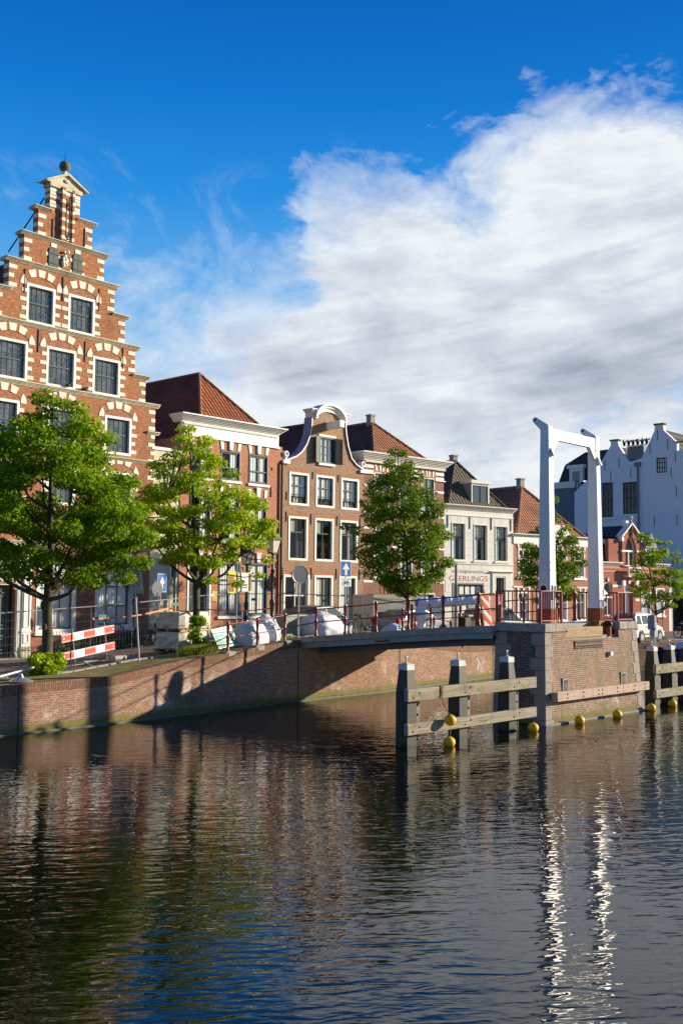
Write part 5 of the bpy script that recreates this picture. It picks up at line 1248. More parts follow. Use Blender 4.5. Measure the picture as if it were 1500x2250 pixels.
buoy('yellow buoy floating at the front left corner of the pier', 27.7, 17.37)
buoy('yellow buoy floating against the ledge under the middle of the pier', 30.4, 17.35)
buoy('yellow buoy floating near the far right end of the pier', 32.8, 17.3)
buoy('yellow buoy floating under the first pile of the right fender', 35.6, 17.45)
buoy('yellow buoy floating furthest right under the second fender pile', 37.5, 17.55)
buoy('orange yellow buoy floating beneath the hanging buoy and left fender', 23.4, 17.3)
buoy('yellow buoy hanging from a rope against the lower fender beam', 23.6, 17.42, .66)
rp = MB(); rp.path([(23.42, 17.60, 1.60), (23.42, 17.58, 1.3), (23.48, 17.52, 1.05), (23.58, 17.44, .83)], .015, 6); rp.path([(23.62, 17.42, .5), (23.5, 17.35, .25)], .008, 5); rp.path([(23.36, 17.6, 1.6), (23.48, 17.59, 1.58), (23.44, 17.57, 1.24)], .014, 5)
rp.xf(lambda p: p - Vector((23.4, 17.6, 1.6))); tag(rp.build('rope', 'rope', loc=(23.4, 17.6, 1.6)), 'thin old rope looped over the fender beam holding the yellow buoy', 'rope')
# twin-panel channel marker on the right fender
NS = thing('channel_marker', 'grey green twin panel channel marker on a thin mast by the fender', 'sign', (37.0, 18.0, 2.2))
m = MB(); m.tube((0, 0, 0), (0, 0, 1.0), .03); m.path([(-.14, 0, 0), (-.14, 0, .36), (.14, 0, .36), (.14, 0, 0)], .014, 5); m.build('mast', 'galv', NS)
m = MB(); m.hexa([(-.24, .10, .62), (0, -.04, .62), (.01, -.02, .62), (-.23, .12, .62)], [(-.24, .10, 1.16), (0, -.04, 1.16), (.01, -.02, 1.16), (-.23, .12, 1.16)]); m.build('panel', 'clad', NS)
m = MB(); m.hexa([(.0, -.04, .60), (.33, .04, .60), (.33, .06, .60), (.0, -.02, .60)], [(.0, -.04, 1.14), (.33, .04, 1.14), (.33, .06, 1.14), (.0, -.02, 1.14)]); m.build('panel', 'signgrey', NS)
m = MB(); m.box(-.13, .13, -.1, .1, .36, .56); m.prism([(-.13, .56), (.13, .56), (0, .68)], -.1, .1); m.build('signal_box', 'steel', NS)

# ------------------------------------------------------------------ trees
def leaves_mesh(centers, radii, per, size, flat=.75, up_bias=.5, seed=1, tone_c=None, droop=0.0):
    rg = np.random.default_rng(seed); V = []; T = []
    for i, (c, r) in enumerate(zip(centers, radii)):
        n = int(per * (r / .6) ** 2); 
        d = rg.normal(size=(n, 3)); d /= np.linalg.norm(d, axis=1)[:, None]
        rad = r * rg.uniform(.25, 1.08, n) ** .6
        p = c + d * rad[:, None] * np.array([1, 1, flat]); p[:, 2] -= droop * (np.hypot(d[:, 0], d[:, 1]) * rad) ** 2
        nn = d * .9 + rg.normal(size=(n, 3)) * .55; nn[:, 2] += up_bias; nn /= np.linalg.norm(nn, axis=1)[:, None]
        a = np.cross(nn, rg.normal(size=(n, 3))); a /= np.linalg.norm(a, axis=1)[:, None]; b_ = np.cross(nn, a)
        s = size * rg.uniform(.6, 1.25, n)[:, None]; w = s * .42
        fold = nn * s * rg.uniform(-.25, .25, n)[:, None]
        q = np.stack([p - a * s * .5, p - a * s * .05 + b_ * w + fold * .5, p + a * s * .55 , p - a * s * .05 - b_ * w + fold * .5], 1)
        V.append(q.reshape(-1, 3))
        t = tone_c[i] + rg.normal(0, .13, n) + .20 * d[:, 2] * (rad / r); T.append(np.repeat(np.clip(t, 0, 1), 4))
    V = np.concatenate(V); T = np.concatenate(T); n = len(V) // 4
    me = bpy.data.meshes.new('crown'); me.vertices.add(len(V)); me.vertices.foreach_set('co', V.ravel())
    me.loops.add(len(V)); me.loops.foreach_set('vertex_index', np.arange(len(V), dtype=np.int32))
    me.polygons.add(n); me.polygons.foreach_set('loop_start', np.arange(0, len(V), 4, dtype=np.int32)); me.polygons.foreach_set('loop_total', np.full(n, 4, dtype=np.int32))
    me.update(calc_edges=True); at = me.attributes.new('tone', 'FLOAT', 'POINT'); at.data.foreach_set('value', T.astype(np.float32))
    return me
def tree(label, base, H, layers, mat, nclump, per, size, seed, trunk_r=.19, fork=.35, lean=(0, 0), csize=(.4, .8), kind='tree', flat=.6, limbs=11, tone=.45, sprays=None, droop=.25, inner=.25, name='tree'):
    """layers: (height above base, offset along image right, offset in depth, half width right, half depth)"""
    rg = random.Random(seed); P = thing(name, label, 'tree', tuple(base)); r3 = Vector((r0.x, r0.y, 0)); f3 = Vector((f0.x, f0.y, 0))
    zl = [l[0] for l in layers]
    def at(z):
        k = [interp(z, [(l[0], l[j]) for l in layers]) for j in range(1, 5)]; return k
    cs = []; rs = []; tones = []; tries = 0
    while len(cs) < nclump and tries < nclump * 80:
        tries += 1; z = rg.uniform(zl[0], zl[-1]); ox, od, hw, hd = at(z); mx = max(l[3] for l in layers)
        if rg.random() > (hw / mx) ** 1.3 + .05: continue
        a = rg.uniform(0, 2 * math.pi); q = rg.uniform(inner, 1) ** .5
        c = r3 * (ox + math.cos(a) * q * hw) + f3 * (od + math.sin(a) * q * hd) + Vector((0, 0, z)); r = rg.uniform(*csize) * (.55 + .45 * min(1, hw / 1.5))
        if any((c - k).length < (r + kr) * .52 for k, kr in zip(cs, rs)): continue
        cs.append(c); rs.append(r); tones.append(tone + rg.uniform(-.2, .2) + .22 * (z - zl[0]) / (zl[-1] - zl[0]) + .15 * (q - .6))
    for s_ in (sprays or []):
        cs.append(r3 * s_[0] + f3 * s_[1] + Vector((0, 0, s_[2]))); rs.append(s_[3]); tones.append(tone + .15)
    me = leaves_mesh([np.array(c) for c in cs], rs, per, size, flat, .45, seed, tones, droop); me.materials.append(M[mat])
    o = bpy.data.objects.new('crown', me); COL.objects.link(o); o.parent = P
    m = MB(); ztop = layers[-1][0]; top = r3 * layers[-1][1] + Vector((0, 0, ztop)); pts = []; rr = []
    for i in range(15):
        t = i / 14; wob = .05 * (1 - abs(2 * t - 1)); pts.append(Vector((rg.uniform(-wob, wob), rg.uniform(-wob, wob), 0)) + Vector((0, 0, ztop * t)) + r3 * (layers[-1][1] * t * t)); rr.append(max(.02, trunk_r * (1.25 if i == 0 else 1) * (1 - t) ** .75 * (1 if t < fork else .85)))
    m.path([tuple(p) for p in pts], rr, 10)
    if trunk_r > .15:
        for hz, a_, rk in ((1.55, .3, .09), (2.25, -.4, .11), (2.9, 2.4, .09)):
            m.sphere((math.cos(a_) * -trunk_r * .75, math.sin(a_) * -trunk_r * .75, hz), rk, 1, 1, 1.6, 6)
    m.build('trunk', 'bark', P, smooth=True)
    # limbs reach from the trunk to clump groups
    bm_ = MB(); order = sorted(range(len(cs)), key=lambda i: -rs[i]); mains = []
    for i in order[:limbs]:
        c = cs[i]; hz = max(zl[0] * .75, c.z - (Vector((c.x, c.y, 0)).length) * rg.uniform(.7, 1.15)); k = min(13.9, hz / ztop * 14); j = int(k); s_ = pts[j].lerp(pts[j + 1], k - j) if j < 14 else pts[14]
        mid = s_.lerp(c, .5) + Vector((0, 0, -.12 * (c - s_).length)) + Vector((rg.uniform(-.15, .15), rg.uniform(-.15, .15), 0)); q = [s_, s_.lerp(mid, .5) + Vector((0, 0, -.03)), mid, mid.lerp(c, .55) + Vector((0, 0, .06)), c]
        ra = max(.025, trunk_r * .42 * (1 - s_.z / ztop) + .03); bm_.path([tuple(x) for x in q], [ra, ra * .8, ra * .6, ra * .4, ra * .15], 7); mains.append(q)
    for i in order[limbs:]:
        c = cs[i]; best = min(((p, (p - c).length + max(0, p.z - c.z) * 1.5) for q in mains for p in q[1:4]), key=lambda k: k[1])[0] if mains else pts[8]
        mid = best.lerp(c, .5) + Vector((rg.uniform(-.1, .1), rg.uniform(-.1, .1), -.1)); bm_.path([tuple(best), tuple(mid), tuple(c)], [.028, .02, .008], 5)
    bm_.build('limbs', 'bark', P, smooth=True)
    return P
b1 = (19.25, 30.4); z1_ = zs(*b1)
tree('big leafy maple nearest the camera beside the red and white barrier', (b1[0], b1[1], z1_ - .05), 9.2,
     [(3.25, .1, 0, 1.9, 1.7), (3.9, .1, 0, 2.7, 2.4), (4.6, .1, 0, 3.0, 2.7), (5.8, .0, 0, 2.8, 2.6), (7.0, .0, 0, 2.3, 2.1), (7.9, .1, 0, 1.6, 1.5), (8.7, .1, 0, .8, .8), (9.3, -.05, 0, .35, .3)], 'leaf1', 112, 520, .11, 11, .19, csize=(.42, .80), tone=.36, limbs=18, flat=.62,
     sprays=[(-.25, -.3, 3.1, .4), (.9, -.4, 3.15, .42), (1.7, -.4, 3.1, .4), (2.5, -.3, 3.2, .42), (-.9, 0, 3.3, .4), (3.0, 0, 3.7, .45), (2.9, 0, 4.6, .5), (2.8, 0, 5.4, .5), (2.4, .2, 6.4, .5)])
b2 = (25.6, 30.5); z2_ = zs(*b2)
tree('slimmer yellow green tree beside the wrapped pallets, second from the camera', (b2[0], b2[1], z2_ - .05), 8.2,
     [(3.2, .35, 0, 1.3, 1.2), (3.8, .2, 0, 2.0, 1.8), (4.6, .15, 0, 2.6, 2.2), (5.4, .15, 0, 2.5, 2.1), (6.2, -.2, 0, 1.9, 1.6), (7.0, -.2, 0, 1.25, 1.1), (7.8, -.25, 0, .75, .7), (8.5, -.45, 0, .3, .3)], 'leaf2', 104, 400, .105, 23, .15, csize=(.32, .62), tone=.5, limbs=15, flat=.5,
     sprays=[(2.5, 0, 4.9, .35), (2.75, 0, 4.4, .3), (2.6, 0, 3.5, .32), (2.3, 0, 2.9, .3), (-2.5, .2, 6.3, .35), (-2.2, .2, 5.7, .4), (-1.9, .1, 6.0, .4), (-2.3, 0, 5.0, .4), (-1.7, 0, 7.0, .35), (1.5, 0, 2.6, .35), (.5, -.1, 2.7, .35)])
b3 = (40.3, 32.25); z3_ = zs(*b3)
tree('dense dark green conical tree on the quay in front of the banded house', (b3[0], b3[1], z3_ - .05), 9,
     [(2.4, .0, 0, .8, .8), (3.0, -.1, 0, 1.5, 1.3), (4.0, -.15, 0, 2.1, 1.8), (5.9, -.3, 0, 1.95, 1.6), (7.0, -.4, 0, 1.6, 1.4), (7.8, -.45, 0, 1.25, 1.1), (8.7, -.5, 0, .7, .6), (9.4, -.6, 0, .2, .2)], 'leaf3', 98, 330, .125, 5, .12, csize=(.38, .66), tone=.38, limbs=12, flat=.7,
     sprays=[(-2.6, 0, 5.4, .4), (-3.1, 0, 5.6, .3), (-2.1, 0, 5.0, .4), (1.4, 0, 6.2, .3), (1.9, 0, 5.2, .35), (2.0, 0, 3.9, .35)])
b4 = (50.3, 30.5); z4_ = zs(*b4)
tree('green tree half hidden behind the first white portal column', (b4[0], b4[1], z4_ - .05), 9,
     [(2.2, .1, 0, .9, .9), (3.0, .15, 0, 1.5, 1.3), (4.2, .15, 0, 1.8, 1.5), (5.4, .1, 0, 1.3, 1.1), (6.3, .3, 0, .7, .6), (7.2, .4, 0, .4, .4), (7.9, .5, 0, .2, .2)], 'leaf3', 50, 300, .135, 31, .12, csize=(.38, .6), tone=.5, limbs=10, flat=.65)
b5 = (60.5, 29.2); z5_ = zs(*b5)
tree('slender young tree in front of the red gothic house, furthest right', (b5[0], b5[1], z5_ - .05), 7.4,
     [(2.0, .2, 0, .8, .8), (2.8, .2, 0, 1.9, 1.6), (3.8, .1, 0, 1.9, 1.6), (4.8, -.1, 0, 1.4, 1.2), (5.6, -.4, 0, .8, .8), (6.4, -.8, 0, .35, .3), (7.2, -1.2, 0, .2, .2)], 'leaf5', 60, 250, .125, 41, .085, csize=(.32, .5), tone=.5, limbs=10, flat=.55,
     sprays=[(.7, 0, 5.9, .3), (1.2, 0, 5.3, .3), (.2, 0, 5.9, .3), (1.8, 0, 4.6, .3)])
m = MB(); m.tube((0, 0, 0), (0, 0, 2.1), .035, n=6); tag(m.build('tree_stake', 'wood', loc=(60.85, 29.0, 1.4)), 'pale wooden stake beside the trunk of the slender young tree', 'stake')
# basal shoots and grass
def shrub(label, base, rad, h, n, size, mat, seed, tone):
    rg = np.random.default_rng(seed); P = thing('shrub', label, 'shrub', base)
    cs = [np.array([rg.uniform(-rad, rad), rg.uniform(-rad, rad) * .6, h * rg.uniform(.15, 1.0)]) for _ in range(n)]
    me = leaves_mesh(cs, [rg.uniform(.12, .22) for _ in cs], 1300, size * .75, .9, .4, seed, [tone + rg.uniform(-.2, .3) for _ in cs]); me.materials.append(M[mat]); me.name = 'foliage'
    o = bpy.data.objects.new('foliage', me); COL.objects.link(o); o.parent = P
    m = MB()
    for c in cs[::2]: m.path([(0, 0, 0), (c[0] * .5, c[1] * .5, c[2] * .6), tuple(c)], .012, 4)
    m.build('stems', 'bark', P)
shrub('bushy yellow green shoots around the foot of the big maple', (18.75, 29.65, zs(18.8, 29.6)), .52, .62, 30, .13, 'leaf2', 3, .55)
shrub('leafy shoots climbing the foot of the second tree', (25.35, 30.2, zs(25.3, 30.2)), .28, 1.25, 13, .11, 'leaf5', 4, .6)
def grass(label, spots, n, h, seed):
    rg = np.random.default_rng(seed); V = []; T = []
    for (x, y, rx, ry) in spots:
        k = int(n * rx * ry * 4)
        for _ in range(k):
            a, b_ = x + rg.normal() * rx * .5, y + rg.normal() * ry * .5
            if b_ < qy(a) + .05: b_ = qy(a) + .1
            z = zs(a, b_); hh = h * rg.uniform(.4, 1.2); an = rg.uniform(0, 6.28); lx, ly = math.cos(an) * .012, math.sin(an) * .012; ox, oy = rg.normal(0, .1, 2) * hh * 2
            V += [(a - lx, b_ - ly, z), (a + lx, b_ + ly, z), (a + ox + lx * .3, b_ + oy, z + hh), (a + ox - lx * .3, b_ + oy, z + hh * .98)]; T += [min(1, max(0, rg.normal(.5, .25)))] * 4
    me = bpy.data.meshes.new('grass'); me.from_pydata(V, [], [(i, i + 1, i + 2, i + 3) for i in range(0, len(V), 4)]); at = me.attributes.new('tone', 'FLOAT', 'POINT'); at.data.foreach_set('value', T)
    me.materials.append(M['grassm']); o = bpy.data.objects.new('grass', me); COL.objects.link(o); tag(o, label, 'grass'); o['kind'] = 'stuff'
grass('yellow green grass tuft at the foot of the second tree and the quay edge', [(25.5, 30.0, .7, .5), (24.6, 29.2, .8, .3)], 1500, .33, 8)
grass('bright green grass along the quay edge beyond the bridge', [(44.5, 30.4, 3.5, .5), (50, 29.8, 3, .6)], 260, .42, 9)
grass('low grass and weeds at the foot of the house fronts behind the fence', [(27, 38.7, 3.5, .35), (29.3, 30.2, .8, .4)], 260, .2, 10)

# ------------------------------------------------------------------ site fences (open mesh panels)
FG = 'open mesh site fence panels along the street'
def mesh_fence(label, a, b_, za, zb_, h=2.0):
    P = thing('mesh_fence_panel', label, 'fence panel', (a[0], a[1], za), 0, FG); d = Vector((b_[0] - a[0], b_[1] - a[1], zb_ - za)); L = d.length
    m = MB(); q = [(0, 0, .05), (0, 0, h), (d.x, d.y, d.z + h), (d.x, d.y, d.z + .05), (0, 0, .05)]; m.path(q, .019, 6); m.build('tube_frame', 'galv', P, smooth=True)
    m = MB(); n = int(L / .14)
    for i in range(1, n):
        t = i / n; m.tube((d.x * t, d.y * t, d.z * t + .08), (d.x * t, d.y * t, d.z * t + h - .02), .0028, n=3, caps=False)
    for k in range(1, 8):
        z = h * k / 8; m.tube((0, 0, z), (d.x, d.y, d.z + z), .0028, n=3, caps=False)
    m.build('wire_mesh', 'galv', P)
    return P
def fz(p): return zs(*p)
F = [(17.1, 29.65), (21.6, 31.4), (23.5, 31.6), (25.9, 32.5), (29.3, 34.4), (32.9, 36.4), (36.3, 35.6), (39.4, 34.4), (42.4, 33.2)]
FL = ['mesh fence panel nearest the camera behind the big maple', 'mesh fence panel behind the red and white barrier', 'mesh fence panel with orange ribbon starting at its post', 'mesh fence panel beside the wrapped pallets', 'mesh fence panel in front of the curtained tall windows', 'mesh fence panel in front of the lantern window', 'mesh fence panel behind the large white sack', 'mesh fence panel ending beside the dark conical tree']
tops = [2.0] * 8
for i in range(8): mesh_fence(FL[i], F[i], F[i + 1], fz(F[i]), fz(F[i + 1]))
for i in (1, 3):
    p = F[i]; m = MB(); m.box(-.35, .35, -.12, .12, 0, .13); o = m.build('footing_block', 'conc', loc=(p[0], p[1] - .05, fz(p)), bevel=.02); tag(o, ('concrete fence foot under the post behind the barrier' if i == 1 else 'concrete fence foot under the post tied with orange ribbon'), 'fence foot')
m = MB(); m.box(-.9, .3, -.14, .14, 0, .17); tag(m.build('kerb_block', 'conc', loc=(22.9, 31.0, zs(22.9, 31.0)), rot=(0, 0, .3), bevel=.03), 'long pale stone block lying on the verge behind the barrier', 'stone block')
def ribbon(label, pts, w=.035):
    m = MB()
    for i, (a, b_) in enumerate(zip(pts, pts[1:])):
        n = 8; A, B = Vector(a), Vector(b_)
        for k in range(n):
            t0, t1 = k / n, (k + 1) / n; p, q = A.lerp(B, t0), A.lerp(B, t1); s0 = math.sin(math.pi * t0) * .10; s1 = math.sin(math.pi * t1) * .10; w0 = w * (.45 + .55 * abs(math.cos(3 * t0 + i))); w1_ = w * (.45 + .55 * abs(math.cos(3 * t1 + i)))
            m.quad((p.x, p.y, p.z - s0 - w0), (q.x, q.y, q.z - s1 - w1_), (q.x, q.y + .01, q.z - s1 + w1_), (p.x, p.y + .01, p.z - s0 + w0))
    c = Vector(pts[0]); m.xf(lambda p: p - c); tag(m.build('ribbon', 'orange', loc=tuple(c)), label, 'ribbon')
ribbon('orange ribbon stretched along the fence to the second tree trunk', [(21.65, 31.35, 3.12), (25.9, 32.4, 3.45), (25.62, 30.3, 3.42)])
ribbon('orange ribbon stretched to the green lamp post', [(29.4, 34.4, 3.35), (30.1, 31.1, 3.45)], .028)
m = MB(); m.path([(25.9, 33.9, 3.45), (26.1, 33.8, 3.1), (25.85, 33.9, 2.85), (26.0, 33.9, 2.6)], [.03, .02, .035, .01], 5); m.xf(lambda p: p - Vector((25.9, 33.9, 2.6))); tag(m.build('ribbon_knot', 'orange', loc=(25.9, 32.35, 2.7)), 'knotted bunch of orange ribbon on the fence post', 'ribbon')
FN = [((14.3, 28.9), 2.75), ((22.0, 31.4), 3.2), ((26.1, 32.5), 3.6), ((29.6, 34.4), 3.95), ((33.6, 36.1), 3.75), ((37.3, 35.1), 3.7)]
for i, ((x, y), z) in enumerate(FN[1:]):
    m = MB(); m.box(-.16, .16, -.012, 0, -.06, .06); o = m.build('fence_tag', 'teal' if i != 2 else 'cap', loc=(x, y - .1, z)); tag(o, ['small green tag on the fence beside the maple barrier', 'small green tag at the knotted orange ribbon', 'small white tag on the fence by the curtained window', 'small green tag on the fence before the shop window', 'small green tag on the fence behind the white sack'][i], 'tag', 'small tags hanging on the fences')

# ------------------------------------------------------------------ red and white barrier
def barrier():
    bz = zs(20.0, 30.7); P = thing('road_barrier', 'tilted red and white road barrier with two boards on the verge', 'barrier', (20.05, 30.75, bz + .0), R(16)); P.rotation_euler = (0, -.10, R(16))
    # legs
    W2 = 2.05
    for x in (.68, 2.36):
        m = MB(); m.tube((x, 0, .05), (x - .10, -.02, 1.36), .024); m.build('upright', 'galv', P, smooth=True)
        m = MB(); m.path([(x - .25, .55, 0), (x - .12, .3, .16), (x, 0, .17), (x + .1, -.35, .16), (x + .28, -.62, .0)], .022, 7); m.build('leg', 'steel', P, smooth=True)
    for z0 in (.93, .33):
        m = MB(); m.box(0, 2.75, -.055, -.025, z0, z0 + .27); m.xf(lambda p: Vector((p.x, p.y, p.z + (p.x - 1.2) * -.00))); b_ = m.build('board', 'signwhite', P)
        m = MB()
        for a, c in ((0.0, .58), (1.14, 1.70), (2.22, 2.75)): m.box(a, c, -.062, -.055, z0 + .015, z0 + .255)
        m.build('red_panel', 'signred', b_)
        m = MB()
        for a, c in ((0.02, .56), (1.16, 1.68), (2.24, 2.73)): m.box(a, c, -.064, -.062, z0 + .035, z0 + .045); m.box(a, c, -.064, -.062, z0 + .225, z0 + .235)
        m.tube((.1, -.07, z0 + .13), (.1, -.062, z0 + .13), .03, n=12); m.tube((2.65, -.07, z0 + .13), (2.65, -.062, z0 + .13), .03, n=12); m.build('reflector_line', 'signwhite', b_)
barrier()

# leaning sign seen from behind, poles and signs
P = thing('leaning_sign', 'large grey sign seen from behind on a thin leaning pole', 'sign', (22.35, 29.6, zs(22.35, 29.6)))
def LS(a, z, d=0.0): return (r0.x * a + f0.x * d, r0.y * a + f0.y * d, z)
m = MB(); m.tube((0, 0, 0), LS(-.26, 3.3), .028); m.tube(LS(.02, .5, -.05), LS(.10, .55, -.05), .03); m.build('pole', 'galv', P, smooth=True)
m = MB(); m.hexa([LS(-.42, 2.18, .03), LS(.10, 2.26, .03), LS(.10, 2.26, .05), LS(-.42, 2.18, .05)], [LS(-.58, 3.25, .03), LS(-.06, 3.33, .03), LS(-.06, 3.33, .05), LS(-.58, 3.25, .05)]); b_ = m.build('board_back', 'signgrey', P)
m = MB(); m.hexa([LS(-.42, 2.15, .0), LS(-.24, 2.15, .0), LS(-.24, 2.15, .02), LS(-.42, 2.15, .02)], [LS(-.44, 2.4, .0), LS(-.26, 2.42, .0), LS(-.26, 2.42, .02), LS(-.44, 2.4, .02)]); m.hexa([LS(-.38, 2.3, .01), LS(.06, 2.36, .01), LS(.06, 2.36, .025), LS(-.38, 2.3, .025)], [LS(-.52, 3.2, .01), LS(-.08, 3.26, .01), LS(-.08, 3.26, .025), LS(-.52, 3.2, .025)]); m.build('grey_patch', 'galv', b_)
def arrow_plate(P, z, w=.30, h=.36, yy=-.03, rot=0.0, x=0.0):
    c_, s_ = math.cos(rot), math.sin(rot)
    f = lambda p: Vector((x + p.x * c_ - p.y * s_, p.x * s_ + p.y * c_, z + p.z))
    m = MB(); m.box(-w - .02, w + .02, yy, yy + .015, -h - .02, h + .02); o = m.xf(f).build('sign_border', 'signwhite', P)
    m = MB(); m.box(-w, w, yy - .003, yy, -h, h); m.xf(f).build('blue_plate', 'signblue', o)
    m = MB(); m.prism([(-.06, -.27), (.06, -.27), (.06, -.02), (.20, -.02), (0, .27), (-.20, -.02), (-.06, -.02)], yy - .006, yy - .003); m.xf(f).build('white_arrow', 'signwhite', o)
s1 = (34.6, 37.3); 
P = thing('arrow_sign', 'blue one way sign with white arrow in front of the cream wall', 'road sign', (28.75, 36.9, zs(28.7, 36.9)))
m = MB(); m.tube((0, 0, 0), (.22, 0, 3.0), .03); m.build('pole', 'galv', P, smooth=True); arrow_plate(P, 2.72, .34, .38, -.04, .35, .2)
P = thing('round_sign', 'narrow round sign seen edge on from behind beside the blue arrow sign', 'road sign', (28.6, 36.6, zs(28.6, 36.6)))
m = MB(); m.tube((0, 0, 0), (-.08, 0, 2.3), .03); m.build('pole', 'signgrey', P, smooth=True)
m = MB(); m.tube((-.10, 0, 2.45), (-.085, .015, 2.45), .34, n=24); m.xf(lambda p: Vector((-.09 + (p.x + .09) * .62 - (p.y - .0) * .55, (p.x + .09) * .55 + p.y * .55, p.z))); m.build('disc', 'signgrey', P)
P = thing('round_sign', 'round grey sign seen from behind on a galvanised pole at the bridge start', 'road sign', (29.45, 29.0, 2.28))
m = MB(); m.tube((0, 0, 0), (-.02, 0, 2.85), .035); m.build('pole', 'galv', P, smooth=True)
m = MB(); dv = Vector((-.75, .66, 0)).normalized(); ax_ = Vector((.28, .96, 0)); m.tube(Vector((0, -.06, 2.5)), Vector((0, -.06, 2.5)) + ax_ * .012, .34, n=28); d_ = m.build('disc', 'signgrey', P)
m = MB(); m.torus((0, 0, 0), .34, .014, 'y', 30, 5); m.xf(lambda p: Vector((p.x * .96, -.06 - p.x * .28 + p.y, 2.5 + p.z))); m.build('disc_rim', 'galv', d_)
P = thing('arrow_sign', 'blue one way sign with white arrow above a white bicycle plate', 'road sign', (34.25, 30.9, 2.2), R(-8))
m = MB(); m.tube((0, 0, 0), (0, 0, 3.25), .032); m.build('pole', 'galv', P, smooth=True); arrow_plate(P, 2.92, .27, .32)
m = MB(); m.box(-.29, .29, -.045, -.03, 2.16, 2.54); pp = m.build('bicycle_plate', 'signwhite', P)
text_obj('UITGEZONDERD', 'plate_lettering', 'iron', P, -.25, .25, 2.455, .045, y=-.047)
m = MB()
for x in (-.12, .12): m.torus((x, -.048, 2.29), .075, .01, 'y', 16, 4)
m.path([(-.12, -.05, 2.29), (-.06, -.05, 2.38), (.07, -.05, 2.38), (0, -.05, 2.29), (-.12, -.05, 2.29)], .008, 4); m.path([(.12, -.05, 2.29), (.06, -.05, 2.42), (.10, -.05, 2.43)], .008, 4); m.path([(0, -.05, 2.29), (-.08, -.05, 2.41), (-.12, -.05, 2.42)], .008, 4); m.build('bicycle_symbol', 'iron', pp)

# lamps
def street_lamp(label, x, y, h, z, s=1.0):
    P = thing('street_lamp', label, 'street lamp', (x, y, z), 0, 'old green street lamps')
    m = MB(); k = h
    m.lathe([(.16 * s, 0), (.16 * s, .25), (.13 * s, .3), (.115 * s, .9), (.13 * s, .95), (.08 * s, 1.05), (.09 * s, 1.4), (.12 * s, 1.5), (.12 * s, 1.6), (.065 * s, 1.7), (.05 * s, k * .72), (.08 * s, k * .74), (.05 * s, k * .76), (.10 * s, k * .80), (.05 * s, k * .82), (.045 * s, k * .97), (.08 * s, k)], (0, 0, 0), 12); m.build('pole', 'lampgreen', P, smooth=True)
    m = MB()
    for sg in (-1, 1): m.path([(0, 0, k * .84), (sg * .16, 0, k * .87), (sg * .22, 0, k * .92), (sg * .26, 0, k * .95)], .02, 5); m.sphere((sg * .20, 0, k * .845), .05, n=6); m.sphere((sg * .27, 0, k * .955), .045, n=6)
    m.build('scroll_arms', 'iron', P, smooth=True)
    lantern_parts(P, (0, 0, k + .03), 1.25 * s, 'lampglass', 'signgrey')
street_lamp('tall green lamp post at the railing beside the white sacks, lantern in leaves', 30.05, 31.1, 3.55, 2.12)
street_lamp('lamp with hexagonal lantern against the orange brick house, further back', 34.6, 37.6, 3.45, 1.95, .95)
P = thing('utility_pole', 'plain dark pole standing before the cream plastered wall', 'pole', (26.7, 33.2, zs(26.7, 33.2))); m = MB(); m.lathe([(.055, 0), (.05, 1.5), (.04, 3.9)], n=10); m.build('shaft', 'signgrey', P, smooth=True)
P = thing('sticker_pole', 'grey pole wrapped with a pale collar in front of the shop lettering', 'pole', (35.9, 26.2, 2.3)); m = MB(); m.lathe([(.075, 0), (.075, 1.35), (.06, 1.4), (.06, 3.0)], n=10); m.build('shaft', 'conc', P, smooth=True); m = MB(); m.lathe([(.08, 0), (.085, .3), (.08, .8)], (0, 0, 1.35), 10); m.build('collar', 'stonehole', P, smooth=True)
# shop sandwich board / yellow framed signs near lamp
P = thing('shop_sign', 'yellow edged double sign board on two poles in front of the orange house', 'sign', (30.0, 32.9, 2.05))
m = MB(); m.tube((-.25, 0, 0), (-.25, 0, 3.25), .03); m.tube((.12, 0, 0), (-.05, 0, 3.2), .022); m.build('poles', 'galv', P, smooth=True)
m = MB(); m.box(-.75, -.30, .0, .04, 2.0, 2.9); m.build('yellow_board', 'yellow', P); m = MB(); m.box(-.70, -.42, -.01, 0, 2.05, 2.7); m.build('dark_panel', 'copper', P)
m = MB(); m.box(-.18, .58, .03, .06, 2.05, 2.85); f_ = m.build('yellow_frame', 'yellow', P); m = MB(); m.box(-.15, .54, .015, .03, 2.09, 2.81); m.build('white_face', 'signwhite', f_); m = MB(); m.box(.42, .54, .008, .015, 2.09, 2.81); m.box(.0, .35, .008, .015, 2.2, 2.24); m.box(.0, .35, .008, .015, 2.3, 2.36); m.build('black_mark', 'iron', f_)

